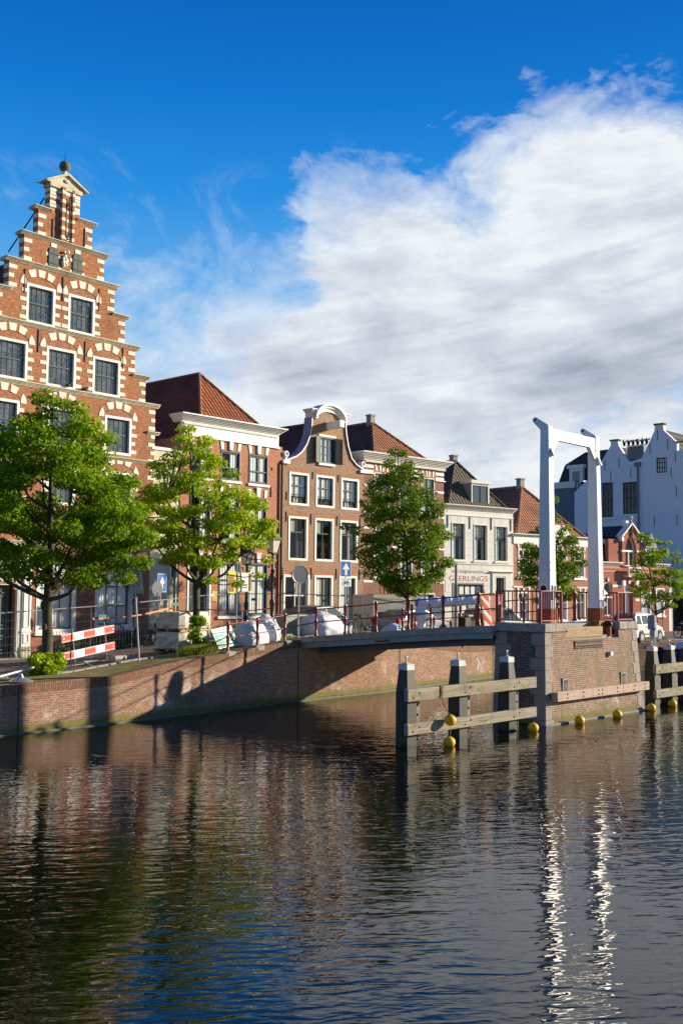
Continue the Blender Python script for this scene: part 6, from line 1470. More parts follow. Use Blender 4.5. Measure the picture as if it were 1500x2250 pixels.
# ------------------------------------------------------------------ iron garden fence before the stepped house
def iron_fence(label, a, b_, z, arch_at=()):
    P = thing('iron_fence', label, 'fence', (a[0], a[1], z)); d = Vector((b_[0] - a[0], b_[1] - a[1], 0)); L = d.length; u = d / L
    m = MB(); m.path([(0, 0, .15), tuple(d + Vector((0, 0, .15)))], .018, 5); m.path([(0, 0, .85), tuple(d + Vector((0, 0, .85)))], .018, 5)
    for t in arch_at:
        c = u * t; pts = [tuple(c + u * (.45 * math.cos(q)) + Vector((0, 0, .85 + .45 * math.sin(q)))) for q in np.linspace(0, math.pi, 10)]; m.path(pts, .025, 5)
    m.build('rails', 'iron', P)
    m = MB(); n = int(L / .14)
    for i in range(n + 1):
        q = u * (L * i / n); e = 0
        for t in arch_at:
            k = abs(L * i / n - t)
            if k < .45: e = math.sqrt(.45 ** 2 - k * k)
        m.tube((q.x, q.y, .0), (q.x, q.y, 1.0 + e), .011, n=4); m.tube((q.x, q.y, 1.0 + e), (q.x, q.y, 1.08 + e), .018, .002, n=4)
    m.build('pickets', 'iron', P)
    for t in (0, L * .38, L * .68, L):
        q = u * t; m = MB(); m.lathe([(.06, 0), (.06, 1.0), (.08, 1.03), (.08, 1.1), (.03, 1.14)], (q.x, q.y, 0), 8); m.build('post', 'iron', P, smooth=True)
c_ = lambda u, d: (22.5 + u * c15 + d * s15, 39.3 + u * s15 - d * c15)
iron_fence('black iron picket fence with arches in front of the stepped gable house', c_(1.7, 1.3), c_(8.1, 1.3), 1.35, (3.3,))
iron_fence('short black iron gate with arch closing the side of the front garden', c_(8.1, 1.3), c_(8.15, .1), 1.5, (.6,))
shr = [(3.0, .7), (3.6, .6), (5.4, .7), (6.1, .6), (6.8, .7)]
for i, (u, d) in enumerate(shr):
    p = c_(u, d); shrub(['dark green garden plant behind the iron fence, nearest the door', 'low garden plant beside the arched part of the iron fence', 'green garden plant in the middle of the iron fence', 'bushy garden plant left of the downpipe behind the fence', 'dark garden plant behind the corner of the iron fence'][i], (p[0], p[1], 1.45), .35, .55, 7, .12, 'leaf3', 50 + i, .5)

# ------------------------------------------------------------------ building materials on the street
def sack(label, loc, sx, sy, sz, rot, seed, mat='tarp', peak=(0, 0), group='big white building sacks'):
    rg = np.random.default_rng(seed); me = bpy.data.meshes.new('sack'); bm = bmesh.new(); bmesh.ops.create_cube(bm, size=1.0); bmesh.ops.subdivide_edges(bm, edges=bm.edges, cuts=9, use_grid_fill=True)
    from mathutils import noise
    for v in bm.verts:
        p = v.co.copy(); q = p * 2; q.normalize() if q.length > 0 else None; t = .55; b_ = p.lerp(q * .56, t)
        n1 = noise.noise(p * 2.2 + Vector((seed, 0, 0))); n2 = noise.noise(p * 6 + Vector((0, seed, 0))); cr = 1 - abs(noise.noise(p * 4 + Vector((seed, seed, 0)))) * 2
        b_ *= 1 + .14 * n1 + .07 * n2 + .09 * cr
        if p.z > 0: k = p.z * 2; b_.x = b_.x * (1 - .28 * k) + peak[0] * k; b_.y = b_.y * (1 - .28 * k) + peak[1] * k; b_.z += .10 * k * max(0, 1 - 3 * math.hypot(p.x - .1, p.y))
        b_.z = max(b_.z, -.44); v.co = Vector((b_.x * sx, b_.y * sy, (b_.z + .44) * sz))
    bm.to_mesh(me); bm.free(); me.polygons.foreach_set('use_smooth', [True] * len(me.polygons)); me.materials.append(M[mat]); o = bpy.data.objects.new('sack', me); COL.objects.link(o); o.location = loc; o.rotation_euler = (0, 0, rot)
    tag(o, label, 'sack', group)
    m = MB()
    for s_ in (-1, 1): m.path([(s_ * sx * .2, 0, sz * .78), (s_ * sx * .16, .02, sz * 1.02), (s_ * sx * .02, .03, sz * 1.04), (-s_ * sx * .03, 0, sz * .9)], .022, 5)
    m.build('lifting_loop', mat, o)
sack('fat white sack leaning on the rail beside the green board', (27.4, 29.55, zs(27.4, 29.6) - .03), 1.35, 1.0, .92, .3, 3)
sack('white sack standing behind the railing left of the lamp post', (29.1, 30.5, zs(29.1, 30.5)), 1.0, .9, 1.0, .1, 9)
sack('small crumpled white sack squeezed low between two bigger sacks', (28.6, 29.7, zs(28.6, 29.7)), .8, .7, .75, .6, 12)
sack('large peaked white sack on the street behind the bridge railing', (33.3, 31.3, 2.22), 1.9, 1.4, 1.0, .2, 17, peak=(-.12, 0))
sack('low white plastic sack beside the bicycles behind the railing', (38.3, 31.5, 2.0), 1.1, .9, .65, .2, 21)
def pallet(label, loc, w, d, h, rot, n, seed):
    rg = random.Random(seed); P = thing('wrapped_pallet', label, 'pallet', loc, rot, 'pallets of wrapped building material')
    for k in range(n):
        z = k * (h / n); me = MB(); N = 20; 
        for j in range(5):
            for i in range(N):
                a = 2 * math.pi * i / N; x = math.copysign(min(abs(math.cos(a)) * 1.35, 1), math.cos(a)) * w / 2; y = math.copysign(min(abs(math.sin(a)) * 1.35, 1), math.sin(a)) * d / 2; s_ = 1 + rg.uniform(-.06, .05) - (.06 if j in (0, 4) else 0)
                me.v.append((x * s_, y * s_, z + .13 + (h / n - .15) * j / 4 + rg.uniform(-.02, .02)))
        for j in range(4):
            for i in range(N): me.f.append((j * N + i, j * N + (i + 1) % N, (j + 1) * N + (i + 1) % N, (j + 1) * N + i))
        me.f.append(tuple(range(4 * N, 5 * N))); me.build('wrapped_stack', 'oldtarp', P)
        m = MB()
        for q in (-.42, 0, .42): m.box(-w / 2, w / 2, q * d - .05, q * d + .05, z, z + .09)
        for i in range(7): m.box(-w / 2 + i * w / 7 + .02, -w / 2 + (i + .75) * w / 7, -d / 2, d / 2, z + .09, z + .12)
        m.build('wooden_pallet', 'oldbeam', P)
pallet('two high stack of faded plastic wrapped pallets behind the second tree', (26.1, 31.9, zs(26.1, 31.9)), 2.1, 1.3, 1.5, .3, 2, 4)
m = MB(); m.box(-.55, .55, 0, .03, 0, .75); P = thing('site_board', 'green construction notice board leaning on sacks behind the railing', 'board', (25.95, 29.15, zs(25.9, 29.1) + .02), .15)
f_ = lambda p: Vector((p.x + .20 * (p.z - .3), p.y + .3 * p.z, p.z * .95 - .16 * p.x + .1)); f_ = lambda p: Vector((p.x - .28 * (p.z - .3), p.y + .3 * p.z, p.z * .92 + .12 * p.x + .1))
m.xf(f_).build('board', 'signwhite', P); m = MB(); m.box(-.53, .53, -.004, 0, .02, .53); m.xf(f_).build('green_field', 'teal', P)
m = MB()
for z, a, b_ in ((.44, -.05, .4), (.36, -.3, .3), (.27, -.2, .35), (.12, -.45, .45)):
    x = a
    while x < b_: w_ = random.uniform(.03, .08); m.box(x, x + w_, -.008, -.004, z, z + .035); x += w_ + .02
m.xf(f_).build('white_lines', 'signwhite', P); m = MB()
for z in (.62, .68):
    x = -.4
    while x < .4: w_ = random.uniform(.03, .07); m.box(x, x + w_, -.006, 0, z, z + .02); x += w_ + .02
m.xf(f_).build('grey_lines', 'textgrey', P)
P = thing('storage_container', 'faded green street container with slightly tapering sides and lid', 'container', (32.0, 32.2, 2.12), .1)
m = MB(); m.taper(0, 0, .05, .95, .62, .45, .72, .52); m.build('bin_body', 'binz', P, bevel=.02); m = MB(); m.box(-.76, .76, -.56, .56, .95, 1.03); m.build('lid', 'binz', P, bevel=.015)
m = MB(); m.box(-.18, .18, -.12, .12, 0, .22); m.box(-.10, .10, -.125, -.12, .06, .16); tag(m.build('hollow_block', 'conc', loc=(30.75, 30.9, 2.17), bevel=.01), 'single hollow concrete block beside the foot of the lamp post', 'block')
rb = MB()
for i in range(60): x, y, s_ = random.uniform(-1.1, 1.1), random.uniform(-.5, .5), random.uniform(.04, .12); rb.box(x - s_, x + s_, y - s_ * .6, y + s_ * .6, 0, s_ * 1.2)
o = rb.build('rubble', 'stonehole', loc=(31.2, 30.3, 2.2)); tag(o, 'broken bricks and soil heaped at the bridge start', 'rubble'); o['kind'] = 'stuff'
# fallen lamp at the left edge
P = thing('fallen_lamp', 'striped lamp pole with round shade lying on the verge at the left', 'lamp', (16.85, 27.95, zs(16.85, 27.95) + .02), R(12))
m = MB(); m.tube((-1.2, .25, .08), (1.0, .55, .34), .055, .045, 12); m.build('pole', 'galv', P, smooth=True)
m = MB(); m.lathe([(.36, 0), (.37, .03), (.24, .08), (.10, .13), (.05, .24)], (0, 0, 0), 24); m.build('shade', 'galv', P, smooth=True)
# white wrapped barrier boom, control cabinet, folded pushchair, hazard board
P = thing('wrapped_boom', 'red barrier boom wrapped in white plastic hanging along the bridge', 'barrier boom', (29.75, 23.2, 2.75))
m = MB(); y = 0.0; prof = []
for i in range(46):
    t = i / 45; r = .150 + .04 * abs(math.sin(i * .42)) + random.uniform(-.012, .012); prof.append((r, t))
seg = []
A = Vector((0, .22, 1.00)); B = Vector((2.2, -1.35, 1.14))
pts = [A.lerp(B, t) for _, t in prof]; m.path([tuple(p) for p in pts], [r for r, _ in prof], 12); m.build('wrapped_arm', 'wrap', P, smooth=True)
m = MB(); m.path([(0.1, .1, .0), (.12, .1, .35), (.05, .12, .6), (.12, .15, .8), (.15, .1, 1.0)], [.12, .16, .22, .18, .2], 10); m.build('hanging_wrap', 'wrap', P, smooth=True)
m = MB(); m.tube((.06, .12, .62), (.10, .12, .70), .17, .17, 12); m.tube((-.04, .25, 1.0), (-.02, .235, 1.0), .11, .11, 12); m.tube((2.12, -1.29, 1.14), (2.16, -1.32, 1.14), .15, .15, 12); m.build('blue_tape', 'wrapblue', P, smooth=True)
m = MB(); m.tube((.30, -.1, .9), (.26, -.05, 1.16), .06); m.tube((-.12, .35, 0), (-.12, .35, .95), .045); m.build('red_post', 'maroon', P)
P = thing('control_cabinet', 'oxide red steel control cabinet standing on the bridge deck', 'cabinet', (34.05, 23.3, 2.80), R(-3))
m = MB(); m.box(-.42, .42, -.35, .35, 0, 1.24); m.build('cabinet_body', 'redbox', P, bevel=.015); m = MB(); m.box(-.45, .45, -.38, .38, 1.24, 1.28); m.build('lid', 'maroon', P)
m = MB(); m.box(-.424, -.42, -.05, .12, .55, .72); m.box(.2, .28, -.356, -.35, .92, 1.0); m.build('label_plate', 'signwhite', P)
P = thing('folded_pushchair', 'small black folded cart with pale cover beside the red cabinet', 'cart', (30.9, 22.3, 2.72))
m = MB(); m.path([(0, 0, .05), (.05, .0, .55), (.3, .05, .6), (.42, .0, .1)], .03, 6); m.box(.0, .34, -.15, .15, .12, .52); m.build('frame', 'iron', P, bevel=.03); m = MB(); m.box(.25, .55, -.12, .15, .55, .62); m.build('cover', 'linen', P, bevel=.02)
m = MB(); m.torus((.08, -.17, .08), .08, .02, 'y', 12, 5); m.torus((.36, -.17, .08), .08, .02, 'y', 12, 5); m.build('wheels', 'rubber', P)
P = thing('hazard_board', 'yellow edged red and white striped hazard board leaning at the bar panel', 'hazard board', (29.45, 20.35, 3.0))
L_ = Vector((.33, -.05, 0)); Hh = Vector((-.18, .03, 1.07)); O = Vector((.06, 0, .0))
def hq(m, a0, a1, b0, b1, y): 
    f = lambda a, b_: tuple(O + L_ * a + Hh * b_ + Vector((-.02, -1, 0)) * y); m.quad(f(a0, b0), f(a1, b0), f(a1, b1), f(a0, b1))
m = MB(); hq(m, -.12, 1.12, -.03, 1.04, 0); hq(m, -.12, 1.12, -.03, 1.04, -.02); m.build('yellow_edge', 'yellow', P)
m = MB(); hq(m, 0, 1, 0, 1, .006); m.build('white_board', 'signwhite', P)
m = MB(); f = lambda a, b_: tuple(O + L_ * a + Hh * b_ + Vector((-.02, -1, 0)) * .012)
for s_ in (-.05, .38, .81):
    poly = [(0, s_ + .27), (1, s_ - .05), (1, s_ + .17), (0, s_ + .49)]; q = [(a, min(1, max(0, b_))) for a, b_ in poly]; m.quad(*[f(*k) for k in q])
m.build('red_stripe', 'signred', P); m = MB(); m.tube(tuple(O + L_ * .5 + Hh * 1.04), tuple(O + L_ * .5 + Hh * 1.14), .03); m.build('lamp_socket', 'yellow', P)
# pallets / grates at far side, site truck box
P = thing('box_truck', 'beige box truck body standing on the street behind the bridge', 'truck', (41.5, 34.7, 1.95), R(-20))
m = MB(); m.box(-1.3, 1.7, -1, 1.1, .45, 2.05); m.build('cargo_box', 'cratebeige', P, bevel=.03); m = MB(); m.box(1.75, 3.0, -.95, 1.0, .35, 1.75); m.build('cab', 'vanwhite', P, bevel=.08); m = MB(); m.box(-1.2, 3, -.9, .9, .25, .45); m.build('chassis', 'iron', P)
for x in (-.5, 2.5): m = MB(); m.tube((x, -1.02, .33), (x, -.8, .33), .33, n=18); m.build('wheel', 'rubber', P, smooth=True)
m = MB(); m.box(1.30, 1.62, -1.01, -1.0, .5, .75); m.build('red_marker', 'signred', P)

# ------------------------------------------------------------------ cars
def car(label, loc, rot, mat, L=4.1, Wd=1.7, H=1.5, van=True, name='parked_car'):
    P = thing(name, label, 'car', loc, rot, 'cars parked on the street'); w = Wd / 2
    if van: low = [(0.02, .35), (0, .7), (.05, .95), (.12, 1.02), (L * .22, 1.02), (L - .95, .98), (L - .12, .78), (L, .6), (L - .02, .35)]; top = [(.10, 1.0), (.20, 1.42), (.40, H), (L * .52, H), (L * .60, H - .06), (L * .80, .98)]
    else: low = [(0.02, .35), (0, .65), (.1, .9), (.6, .93), (L - 1.1, .88), (L - .15, .72), (L, .5), (L - .02, .3)]; top = [(.45, .9), (.95, H - .05), (1.3, H), (L * .5, H), (L * .58, H - .05), (L * .74, .88)]
    def loft(m, prof, wb, wt, zt0, zt1):
        ww = lambda z: wb + (wt - wb) * max(0, min(1, (z - zt0) / (zt1 - zt0))); n = len(prof)
        m._add([(x, -ww(z), z) for x, z in prof] + [(x, ww(z), z) for x, z in prof], [tuple(range(n)), tuple(range(2 * n - 1, n - 1, -1))] + [(i, (i + 1) % n, (i + 1) % n + n, i + n) for i in range(n)])
    m = MB(); loft(m, [(0.02, .28)] + low[1:-1] + [(L - .02, .28)], w, w - .03, .6, 1.0); loft(m, top, w - .05, w - .22, .95, H); b_ = m.build('body', mat, P, bevel=.05)
    m = MB(); k = -(w - .055)
    def side(x0, x1, x2, x3, zb_, zt_):
        s_ = lambda z: -(w - .05 - .17 * (z - .95) / (H - .95)) - .008
        m.quad((x0, s_(zb_), zb_), (x1, s_(zb_), zb_), (x2, s_(zt_), zt_), (x3, s_(zt_), zt_)); m.quad((x0, -s_(zb_), zb_), (x1, -s_(zb_), zb_), (x2, -s_(zt_), zt_), (x3, -s_(zt_), zt_))
    if van: side(.25, .85, .85, .42, 1.03, H - .12); side(.95, 1.75, 1.75, .98, 1.03, H - .12); side(1.85, L * .73, L * .585, 1.85, 1.03, H - .14)
    else: side(.75, 1.6, 1.6, 1.05, .93, H - .12); side(1.7, L * .68, L * .57, 1.7, .93, H - .12)
    xw0, xw1 = (L * .79, L * .615) if van else (L * .73, L * .59); m.quad((xw0, -w + .2, 1.03 if van else .93), (xw0, w - .2, 1.03 if van else .93), (xw1 + .02, w - .3, H - .10), (xw1 + .02, -w + .3, H - .10)); m.quad((.09, -w + .2, 1.05), (.09, w - .2, 1.05), (.2, w - .3, H - .14), (.2, -w + .3, H - .14)); m.build('window', 'carglass', P)
    for x in (L * .17, L * .81):
        for y in (-w - .025, w - .175):
            m = MB(); m.tube((x, y, .31), (x, y + .2, .31), .31, n=20); t = m.build('wheel', 'rubber', P, smooth=True); m = MB(); m.tube((x, y - .012, .31), (x, y + .212, .31), .19, n=14); m.build('rim', 'alloy', t)
            m = MB(); m.torus((x, y + (.02 if y < 0 else .18), .33), .34, .018, 'y', 20, 5); m.build('arch_trim', 'iron', P)
    m = MB(); m.box(1.2, 1.38, -w - .012, -w + .01, .85, .89); m.box(2.15, 2.33, -w - .012, -w + .01, .85, .89); m.box(L * .25, L * .72, -w - .015, -w + .01, .42, .50); m.build('handles_and_trim', 'iron', P)
    m = MB(); m.box(-.01, .14, -w - .004, -w + .2, .72, .98); m.box(-.01, .14, w - .2, w + .004, .72, .98); m.build('tail_lamp', 'tail', P); m = MB(); m.box(L - .22, L - .03, -w - .004, -w + .3, .62, .78); m.build('headlight', 'carglass', P)
    if van: m = MB(); m.tube((.4, -w + .26, H + .05), (L * .5, -w + .26, H + .05), .02); m.tube((.4, w - .26, H + .05), (L * .5, w - .26, H + .05), .02); m.build('roof_rail', 'signgrey', P)
    return P
car('champagne white people carrier parked beyond the pier', (54.0, 28.1, zs(56, 28.0)), R(2), 'vanwhite', 3.7, 1.65, 1.62)
car('dark blue car with red tail lamp behind the green container', (33.5, 33.4, 2.08), R(8), 'carblue', 4.2, 1.75, 1.42, False)
car('grey green car parked behind the leaning bicycles', (39.3, 32.9, 1.9), R(0), 'carteal', 4.3, 1.75, 1.42, False)
car('white car parked behind the bridge beside the shop front', (46.5, 33.0, 1.65), R(-8), 'vanwhite', 4.3, 1.75, 1.7)

# ------------------------------------------------------------------ bicycles
def bicycle(label, loc, rot, lean=.0, mat='iron', src=None, group='parked bicycles'):
    if src is not None:
        P = copy_tree(src); P['label'] = label; P.location = loc; P.rotation_euler = (lean, 0, rot); return P
    P = thing('bicycle', label, 'bicycle', loc, rot, group); P.rotation_euler = (lean, 0, rot)
    for x in (0, 1.05):
        m = MB(); m.torus((x, 0, .34), .33, .02, 'y', 28, 6); w = m.build('wheel', 'rubber', P, smooth=True); m = MB()
        for i in range(10): a = math.pi * i / 10; m.tube((x - .31 * math.cos(a), 0, .34 - .31 * math.sin(a)), (x + .31 * math.cos(a), 0, .34 + .31 * math.sin(a)), .003, n=3)
        m.tube((x, -.04, .34), (x, .04, .34), .03); m.build('spokes', 'galv', w)
    m = MB(); m.path([(0, 0, .34), (.42, 0, .30), (.30, 0, .80)], .018, 6); m.path([(.42, 0, .30), (.88, 0, .78)], .022, 6); m.path([(.33, 0, .62), (.88, 0, .80)], .018, 6); m.path([(0, 0, .34), (.32, 0, .68)], .014, 5); m.path([(1.05, 0, .34), (.90, 0, .74), (.84, 0, .98)], .018, 6); m.build('frame', mat, P, smooth=True)
    m = MB(); m.path([(.84, 0, .98), (.82, .12, 1.03), (.74, .27, 1.04), (.62, .28, 1.0)], .014, 6); m.path([(.84, 0, .98), (.82, -.12, 1.03), (.74, -.27, 1.04), (.62, -.28, 1.0)], .014, 6); m.build('handlebar', 'chrome', P, smooth=True)
    m = MB(); m.tube((.30, 0, .8), (.27, 0, .92), .015); m.hexa([(.1, -.09, .92), (.38, -.03, .92), (.38, .03, .92), (.1, .09, .92)], [(.1, -.08, .99), (.38, -.02, .97), (.38, .02, .97), (.1, .08, .99)]); m.build('saddle', 'rubber', P, bevel=.015)
    m = MB(); m.box(-.3, .22, -.06, .06, .72, .74); m.path([(0, 0, .34), (-.2, 0, .72)], .01, 4); m.torus((.0, 0, .34), .38, .015, 'y', 24, 4); m.build('carrier', 'iron', P)
    m = MB(); m.tube((.42, -.03, .3), (.42, .03, .3), .1, n=14); m.path([(.42, -.05, .3), (.52, -.08, .18)], .012, 4); m.build('crank', 'iron', P)
    return P
bk = bicycle('black bicycle leaning against the large white sack', (34.9, 31.6, 2.18), .9, .12)
bicycle('black bicycle with raised handlebar beside the first leaning one', (35.6, 31.4, 2.15), .5, -.10, src=bk)
bicycle('dark bicycle seen nearly side on next to the low sack', (36.1, 31.9, 2.1), .15, .12, src=bk)
bicycle('bicycle lying half hidden behind the far railing posts', (38.9, 31.0, 1.95), .0, .35, src=bk)
bicycle('black bicycle with large saddle bag beside the young tree', (61.6, 30.0, 1.45), 1.4, .1, src=bk)
bicycle('dark bicycle standing right of the young tree trunk', (62.6, 28.9, 1.42), -.3, .1, src=bk)
bicycle('bicycle with pale basket standing furthest right on the quay', (63.6, 28.3, 1.42), .2, -.1, src=bk)
P = thing('planter_box', 'dark wooden planter box on the quay beneath the right hand bicycles', 'planter', (64.0, 27.6, 1.42), -.1); m = MB(); m.box(-1.4, 1.4, -.3, .3, 0, .5); m.build('box', 'copper', P); m = MB()
for i in range(30): m.sphere((random.uniform(-1.3, 1.3), random.uniform(-.2, .2), .55), random.uniform(.05, .12), n=4)
m.build('plants', 'leaf3', P)

# ------------------------------------------------------------------ boat moored beyond the right fender
BT = thing('motor_yacht', 'navy blue hulled motor yacht with pale cabin moored beyond the fender', 'boat', (46.6, 22.6, 0), R(-12))
def hull_sec(x):
    t = x / 9.0; w = 1.5 * min(1, (max(0.0, x) / 3.0) ** .6) if x < 3 else 1.5; zt = 1.75 - .55 * min(1, x / 4.0); return w, zt
m = MB(); N = 16; secs = []
for i in range(N + 1):
    x = 9.0 * i / N; w, zt = hull_sec(max(.02, x)); secs.append([(x - .5 * (zt - .3) * (1 - min(1, x / 2)), -w, zt), (x, -w * .82, .2), (x, 0, -.4), (x, w * .82, .2), (x - .5 * (zt - .3) * (1 - min(1, x / 2)), w, zt)])
for s_ in secs: m.v += s_
for i in range(N):
    for j in range(4): a = i * 5 + j; m.f.append((a, a + 1, a + 6, a + 5))
    m.f.append((i * 5, i * 5 + 5, i * 5 + 9, i * 5 + 4))
m.f.append(tuple(N * 5 + j for j in range(5))); m.build('hull', 'hull', BT)
m = MB(); m.hexa([(1.9, -.9, 1.25), (7.5, -1.15, 1.15), (7.5, 1.15, 1.15), (1.9, .9, 1.25)], [(2.6, -.7, 1.85), (7.3, -.95, 2.0), (7.3, .95, 2.0), (2.6, .7, 1.85)]); m.build('cabin', 'cabin', BT, bevel=.08)
m = MB(); 
for i in range(4): m.quad((3.2 + i, -1.0, 1.45), (3.9 + i, -1.02, 1.45), (3.9 + i, -.94, 1.75), (3.2 + i, -.92, 1.75))
m.build('cabin_window', 'carglass', BT)
m = MB(); m.path([(.1, 0, 2.0), (.6, -.7, 2.15), (2.2, -1.4, 1.95), (8, -1.5, 1.8)], .022, 5); m.path([(.1, 0, 2.0), (.6, .7, 2.15), (2.2, 1.4, 1.95), (8, 1.5, 1.8)], .022, 5)
for x, y in ((.1, 0), (.6, -.7), (2.2, -1.4), (4, -1.45), (6, -1.48), (.6, .7), (2.2, 1.4)): m.tube((x, y, 1.4), (x, y, 2.05), .018, n=5)
m.path([(3.0, -.6, 1.9), (3.3, -.6, 2.35), (5.6, -.7, 2.4)], .025, 5); m.build('guard_rail', 'chrome', BT, smooth=True)
m = MB(); m.lathe([(.10, 0), (.10, .12), (.16, .18), (.05, .25)], (1.2, -.1, 1.6), 10); m.lathe([(.08, 0), (.1, .1)], (1.9, .3, 1.5), 10); m.build('windlass', 'galv', BT)

# ------------------------------------------------------------------ water surface
def watermat():
    m, nt, out = newmat('canal_water'); b = NB(nt); co = b.coords()
    # crests lie across the view, so stretch the ripples along the image's right direction
    mp = b.n('ShaderNodeMapping'); mp.inputs['Rotation'].default_value = (0, 0, -math.atan2(r0.y, r0.x) - R(8)); b.link(co, mp.inputs[0]); v = mp.outputs[0]
    n1 = b.noise(b.scale(v, .85, 2.4, 1), 1.55, 1.5, .45, .7)
    n2 = b.noise(b.scale(v, 1.9, 4.4, 1), 1.9, 1.5, .5, .5)
    n3 = b.noise(b.scale(v, .25, .45, 1), .8, 2, .5)
    wx, wy, wz = b.sep(co); calm = b.ss(b.math('SUBTRACT', b.math('ADD', wy, b.math('MULTIPLY', b.noise(co, .12, 2), 8.0)), 0.0), 30.0, 16.0, .55, 1.0)
    patch = b.ss(b.noise(b.scale(v, .10, .16, 1), 1.0, 2, .5), .3, .7, .55, 1.15)
    h = b.math('ADD', b.math('MULTIPLY', b.math('MULTIPLY', n1, calm), .022), b.math('MULTIPLY', b.math('MULTIPLY', n2, .0105), patch)); h = b.math('ADD', h, b.math('MULTIPLY', n3, .035))
    nm = b.n('ShaderNodeBump'); nm.inputs['Strength'].default_value = 1.0; nm.inputs['Distance'].default_value = WAVE; b.link(h, nm.inputs['Height'])
    p = b.bsdf(out, (.004, .0042, .0032, 1), .012, .5, 0, nm.outputs[0]); p.inputs['IOR'].default_value = 1.36
    return m
WAVE = .6
water.data.materials.clear(); water.data.materials.append(watermat())

# ------------------------------------------------------------------ sky and sun
LX, LY, LZ = -1.66, 1.0, -.56          # direction in which the sunlight travels
sun_el = math.atan2(-LZ, math.hypot(LX, LY)); sun_az = math.atan2(-LX, -LY)
w = bpy.data.worlds.new('World'); scn.world = w; w.use_nodes = True; nt = w.node_tree; nt.nodes.clear(); b = NB(nt)
wo = b.n('ShaderNodeOutputWorld'); bg = b.n('ShaderNodeBackground'); b.link(bg.outputs[0], wo.inputs[0])
sky = b.n('ShaderNodeTexSky'); sky.sky_type = 'NISHITA'; sky.sun_disc = False; sky.sun_elevation = sun_el; sky.sun_rotation = sun_az; sky.air_density = 1.0; sky.dust_density = .6; sky.ozone_density = 2.0
dirv = b.coords('Generated'); X, Y, Z = b.sep(dirv)
xr = b.math('ADD', b.math('MULTIPLY', X, r0.x), b.math('MULTIPLY', Y, r0.y)); yf = b.math('ADD', b.math('MULTIPLY', X, f0.x), b.math('MULTIPLY', Y, f0.y))
az = b.math('ARCTAN2', xr, yf); hz = b.math('SQRT', b.math('ADD', b.math('MULTIPLY', X, X), b.math('MULTIPLY', Y, Y)))
el = b.math('DIVIDE', Z, b.math('MAXIMUM', hz, .05))
SKYS = .10
base = b.mix(1.0, sky.outputs[0], (SKYS, SKYS, SKYS, 1), 'MULTIPLY')
# the deep blue of the photograph: tint that grows with elevation
tint = b.n('ShaderNodeValToRGB'); b.link(b.math('MULTIPLY', el, 1.4), tint.inputs[0]); e = tint.color_ramp.elements
e[0].position = 0.0; e[0].color = (.62, .78, .94, 1); e[1].position = 1.0; e[1].color = (.002, .09, .38, 1)
for p_, c_k in ((.14, (.50, .72, .93)), (.30, (.27, .54, .89)), (.41, (.11, .42, .85)), (.53, (.02, .285, .78)), (.67, (.003, .19, .65)), (.82, (.001, .13, .52))):
    k = e.new(p_); k.color = c4(c_k)
bluesky = b.mix(.96, base, tint.outputs[0])
bluesky = b.mix(b.ss(b.math('ABSOLUTE', az), .45, 1.1), bluesky, b.mix(1.0, bluesky, (.80, .80, .80, 1), 'MULTIPLY'))  # sky out of view darkened to lower the fill light
def curve(val, pts, lo, hi):
    nd = b.n('ShaderNodeFloatCurve'); c = nd.mapping.curves[0]
    while len(c.points) > 2: c.points.remove(c.points[1])
    P_ = [((x - lo) / (hi - lo), y) for x, y in pts]; c.points[0].location = P_[0]; c.points[1].location = P_[-1]
    for p_ in P_[1:-1]: c.points.new(*p_)
    nd.mapping.update(); b.link(b.ss_lin(val, lo, hi), nd.inputs['Value']); return nd.outputs[0]
def ss_lin(v, lo, hi):
    nd = b.n('ShaderNodeMapRange'); b.put(nd.inputs[0], v); nd.inputs[1].default_value = lo; nd.inputs[2].default_value = hi; nd.inputs[3].default_value = 0; nd.inputs[4].default_value = 1; return nd.outputs[0]
b.ss_lin = ss_lin
warp = b.noise(b.comb(b.math('MULTIPLY', az, 1.0), b.math('MULTIPLY', el, 1.5), 7.7), 11.0, 4, .6)
cv = b.comb(b.math('ADD', az, b.math('MULTIPLY', warp, .05)), b.math('ADD', b.math('MULTIPLY', el, 1.35), b.math('MULTIPLY', warp, .06)), 0.0)
nb = b.noise(cv, 5.5, 9, .62, .35); nd_ = b.noise(b.comb(b.math('ADD', az, 3.7), b.math('MULTIPLY', el, 1.6), .5), 17.0, 8, .62, .2)
azw = b.math('ADD', az, b.math('ADD', b.math('MULTIPLY', b.math('SUBTRACT', nb, .5), .20), b.math('MULTIPLY', b.math('SUBTRACT', nd_, .5), .07)))
top = curve(azw, [(-1.0, -.05), (-.45, .10), (-.34, .17), (-.27, .22), (-.21, .27), (-.155, .31), (-.08, .335), (-.048, .345), (-.022, .40), (.03, .415), (.064, .42), (.128, .455), (.19, .478), (.25, .465), (.31, .485), (.45, .50), (.6, .25), (1.0, -.05)], -1.0, 1.0)
streak = b.noise(b.comb(b.math('MULTIPLY', az, 3.0), b.math('ADD', b.math('MULTIPLY', el, 15.0), b.math('MULTIPLY', az, -2.0)), 1.3), 1.0, 7, .6, .8)
edge = b.math('ADD', b.math('SUBTRACT', top, el), b.math('ADD', b.math('MULTIPLY', b.math('SUBTRACT', nb, .5), .34), b.math('MULTIPLY', b.math('SUBTRACT', nd_, .5), .07)))
soft = b.ss(az, -.12, .06, .16, .10)
dens = b.math('SMOOTH_MAX', 0.0, b.math('MINIMUM', 1.0, b.math('DIVIDE', b.math('ADD', edge, .015), soft)), .05)
gap = b.ss(b.math('ADD', b.math('ADD', b.math('MULTIPLY', streak, .6), b.math('MULTIPLY', nd_, .4)), b.math('MULTIPLY', el, .9)), .50, .64, .35, 1.0)       # thin, streaky lower down
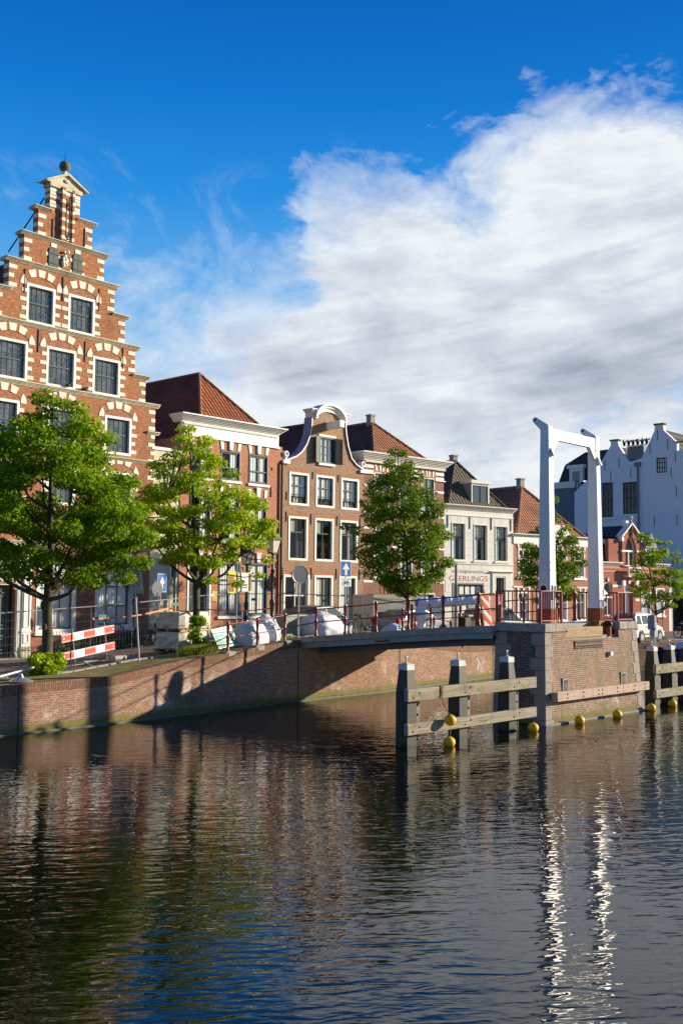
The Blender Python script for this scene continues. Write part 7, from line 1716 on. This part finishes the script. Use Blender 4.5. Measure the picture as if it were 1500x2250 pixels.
leftthin = b.ss(b.math('ADD', az, b.math('MULTIPLY', b.math('SUBTRACT', nd_, .5), .30)), -.40, -.10, .40, 1.0)
dens = b.math('MULTIPLY', b.math('MULTIPLY', dens, gap), leftthin)
wisp = b.math('MULTIPLY', b.math('MULTIPLY', b.ss(b.noise(b.comb(b.math('MULTIPLY', az, 1.6), b.math('MULTIPLY', el, 2.2), 9.1), 4.0, 9, .68, .8), .50, .78), b.ss(el, .46, .32)), .5)
dens = b.math('MAXIMUM', dens, wisp)
# cloud shading
band = curve(el, [(0, .93), (.06, .92), (.12, .90), (.165, .84), (.205, .70), (.24, .72), (.275, .82), (.33, .85), (.40, .89), (.6, .90)], 0.0, .6)
shn = b.noise(b.comb(b.math('MULTIPLY', az, 1.6), b.math('MULTIPLY', el, 4.6), 2.2), 3.2, 7, .6, .5)
lum = b.math('ADD', b.math('ADD', band, b.math('MULTIPLY', b.math('SUBTRACT', shn, .46), .70)), b.math('MULTIPLY', b.math('SUBTRACT', nd_, .5), .30))
lum = b.math('ADD', lum, b.math('MULTIPLY', b.math('SUBTRACT', streak, .5), .42))
st2 = b.noise(b.comb(b.math('MULTIPLY', az, 4.0), b.math('ADD', b.math('MULTIPLY', el, 34.0), b.math('MULTIPLY', az, -7.0)), 8.3), 1.0, 4, .55, .6)
lum = b.math('ADD', lum, b.math('MULTIPLY', b.math('MULTIPLY', b.math('SUBTRACT', st2, .5), b.ss(el, .40, .28, .25, 1.0)), .55))
puff = b.noise(b.comb(b.math('ADD', az, 1.7), b.math('MULTIPLY', el, 1.9), 4.4), 8.5, 6, .58, .3)
lum = b.math('ADD', lum, b.math('MULTIPLY', b.math('SUBTRACT', puff, .5), .62))
lum = b.math('ADD', lum, b.ss(az, .05, -.25, 0, .20))
lum = b.math('ADD', lum, b.ss(edge, .12, .02, 0, .12))
cr_ = b.n('ShaderNodeValToRGB'); b.link(lum, cr_.inputs[0]); e = cr_.color_ramp.elements
e[0].position = .38; e[0].color = (.27, .32, .41, 1); e[1].position = 1.0; e[1].color = (.86, .91, .94, 1); k = e.new(.62); k.color = (.49, .54, .63, 1); k = e.new(.80); k.color = (.66, .70, .79, 1)
full = b.mix(dens, bluesky, cr_.outputs[0])
# unseen sky beside and behind is dimmed to cut fill light; dull below horizon
full = b.mix(b.ss(b.math('ABSOLUTE', az), .45, .9, 0, .04), full, (0, 0, 0, 1))
low = b.mix(b.ss(el, -.02, .0), (.15, .14, .125, 1), full)
b.link(low, bg.inputs[0]); bg.inputs[1].default_value = 1.0
sl = bpy.data.lights.new('sun', 'SUN'); sl.energy = 7.4; sl.angle = R(.6); sl.color = (1.0, .88, .69); so = bpy.data.objects.new('sun', sl); COL.objects.link(so)
so.rotation_euler = Vector((LX, LY, LZ)).to_track_quat('-Z', 'Y').to_euler()
scn.view_settings.view_transform = 'Standard'; scn.view_settings.look = 'None'; scn.view_settings.exposure = 0; scn.view_settings.gamma = 1
scn.render.engine = 'CYCLES'; scn.cycles.max_bounces = 8; scn.cycles.transparent_max_bounces = 12; scn.cycles.use_denoising = True
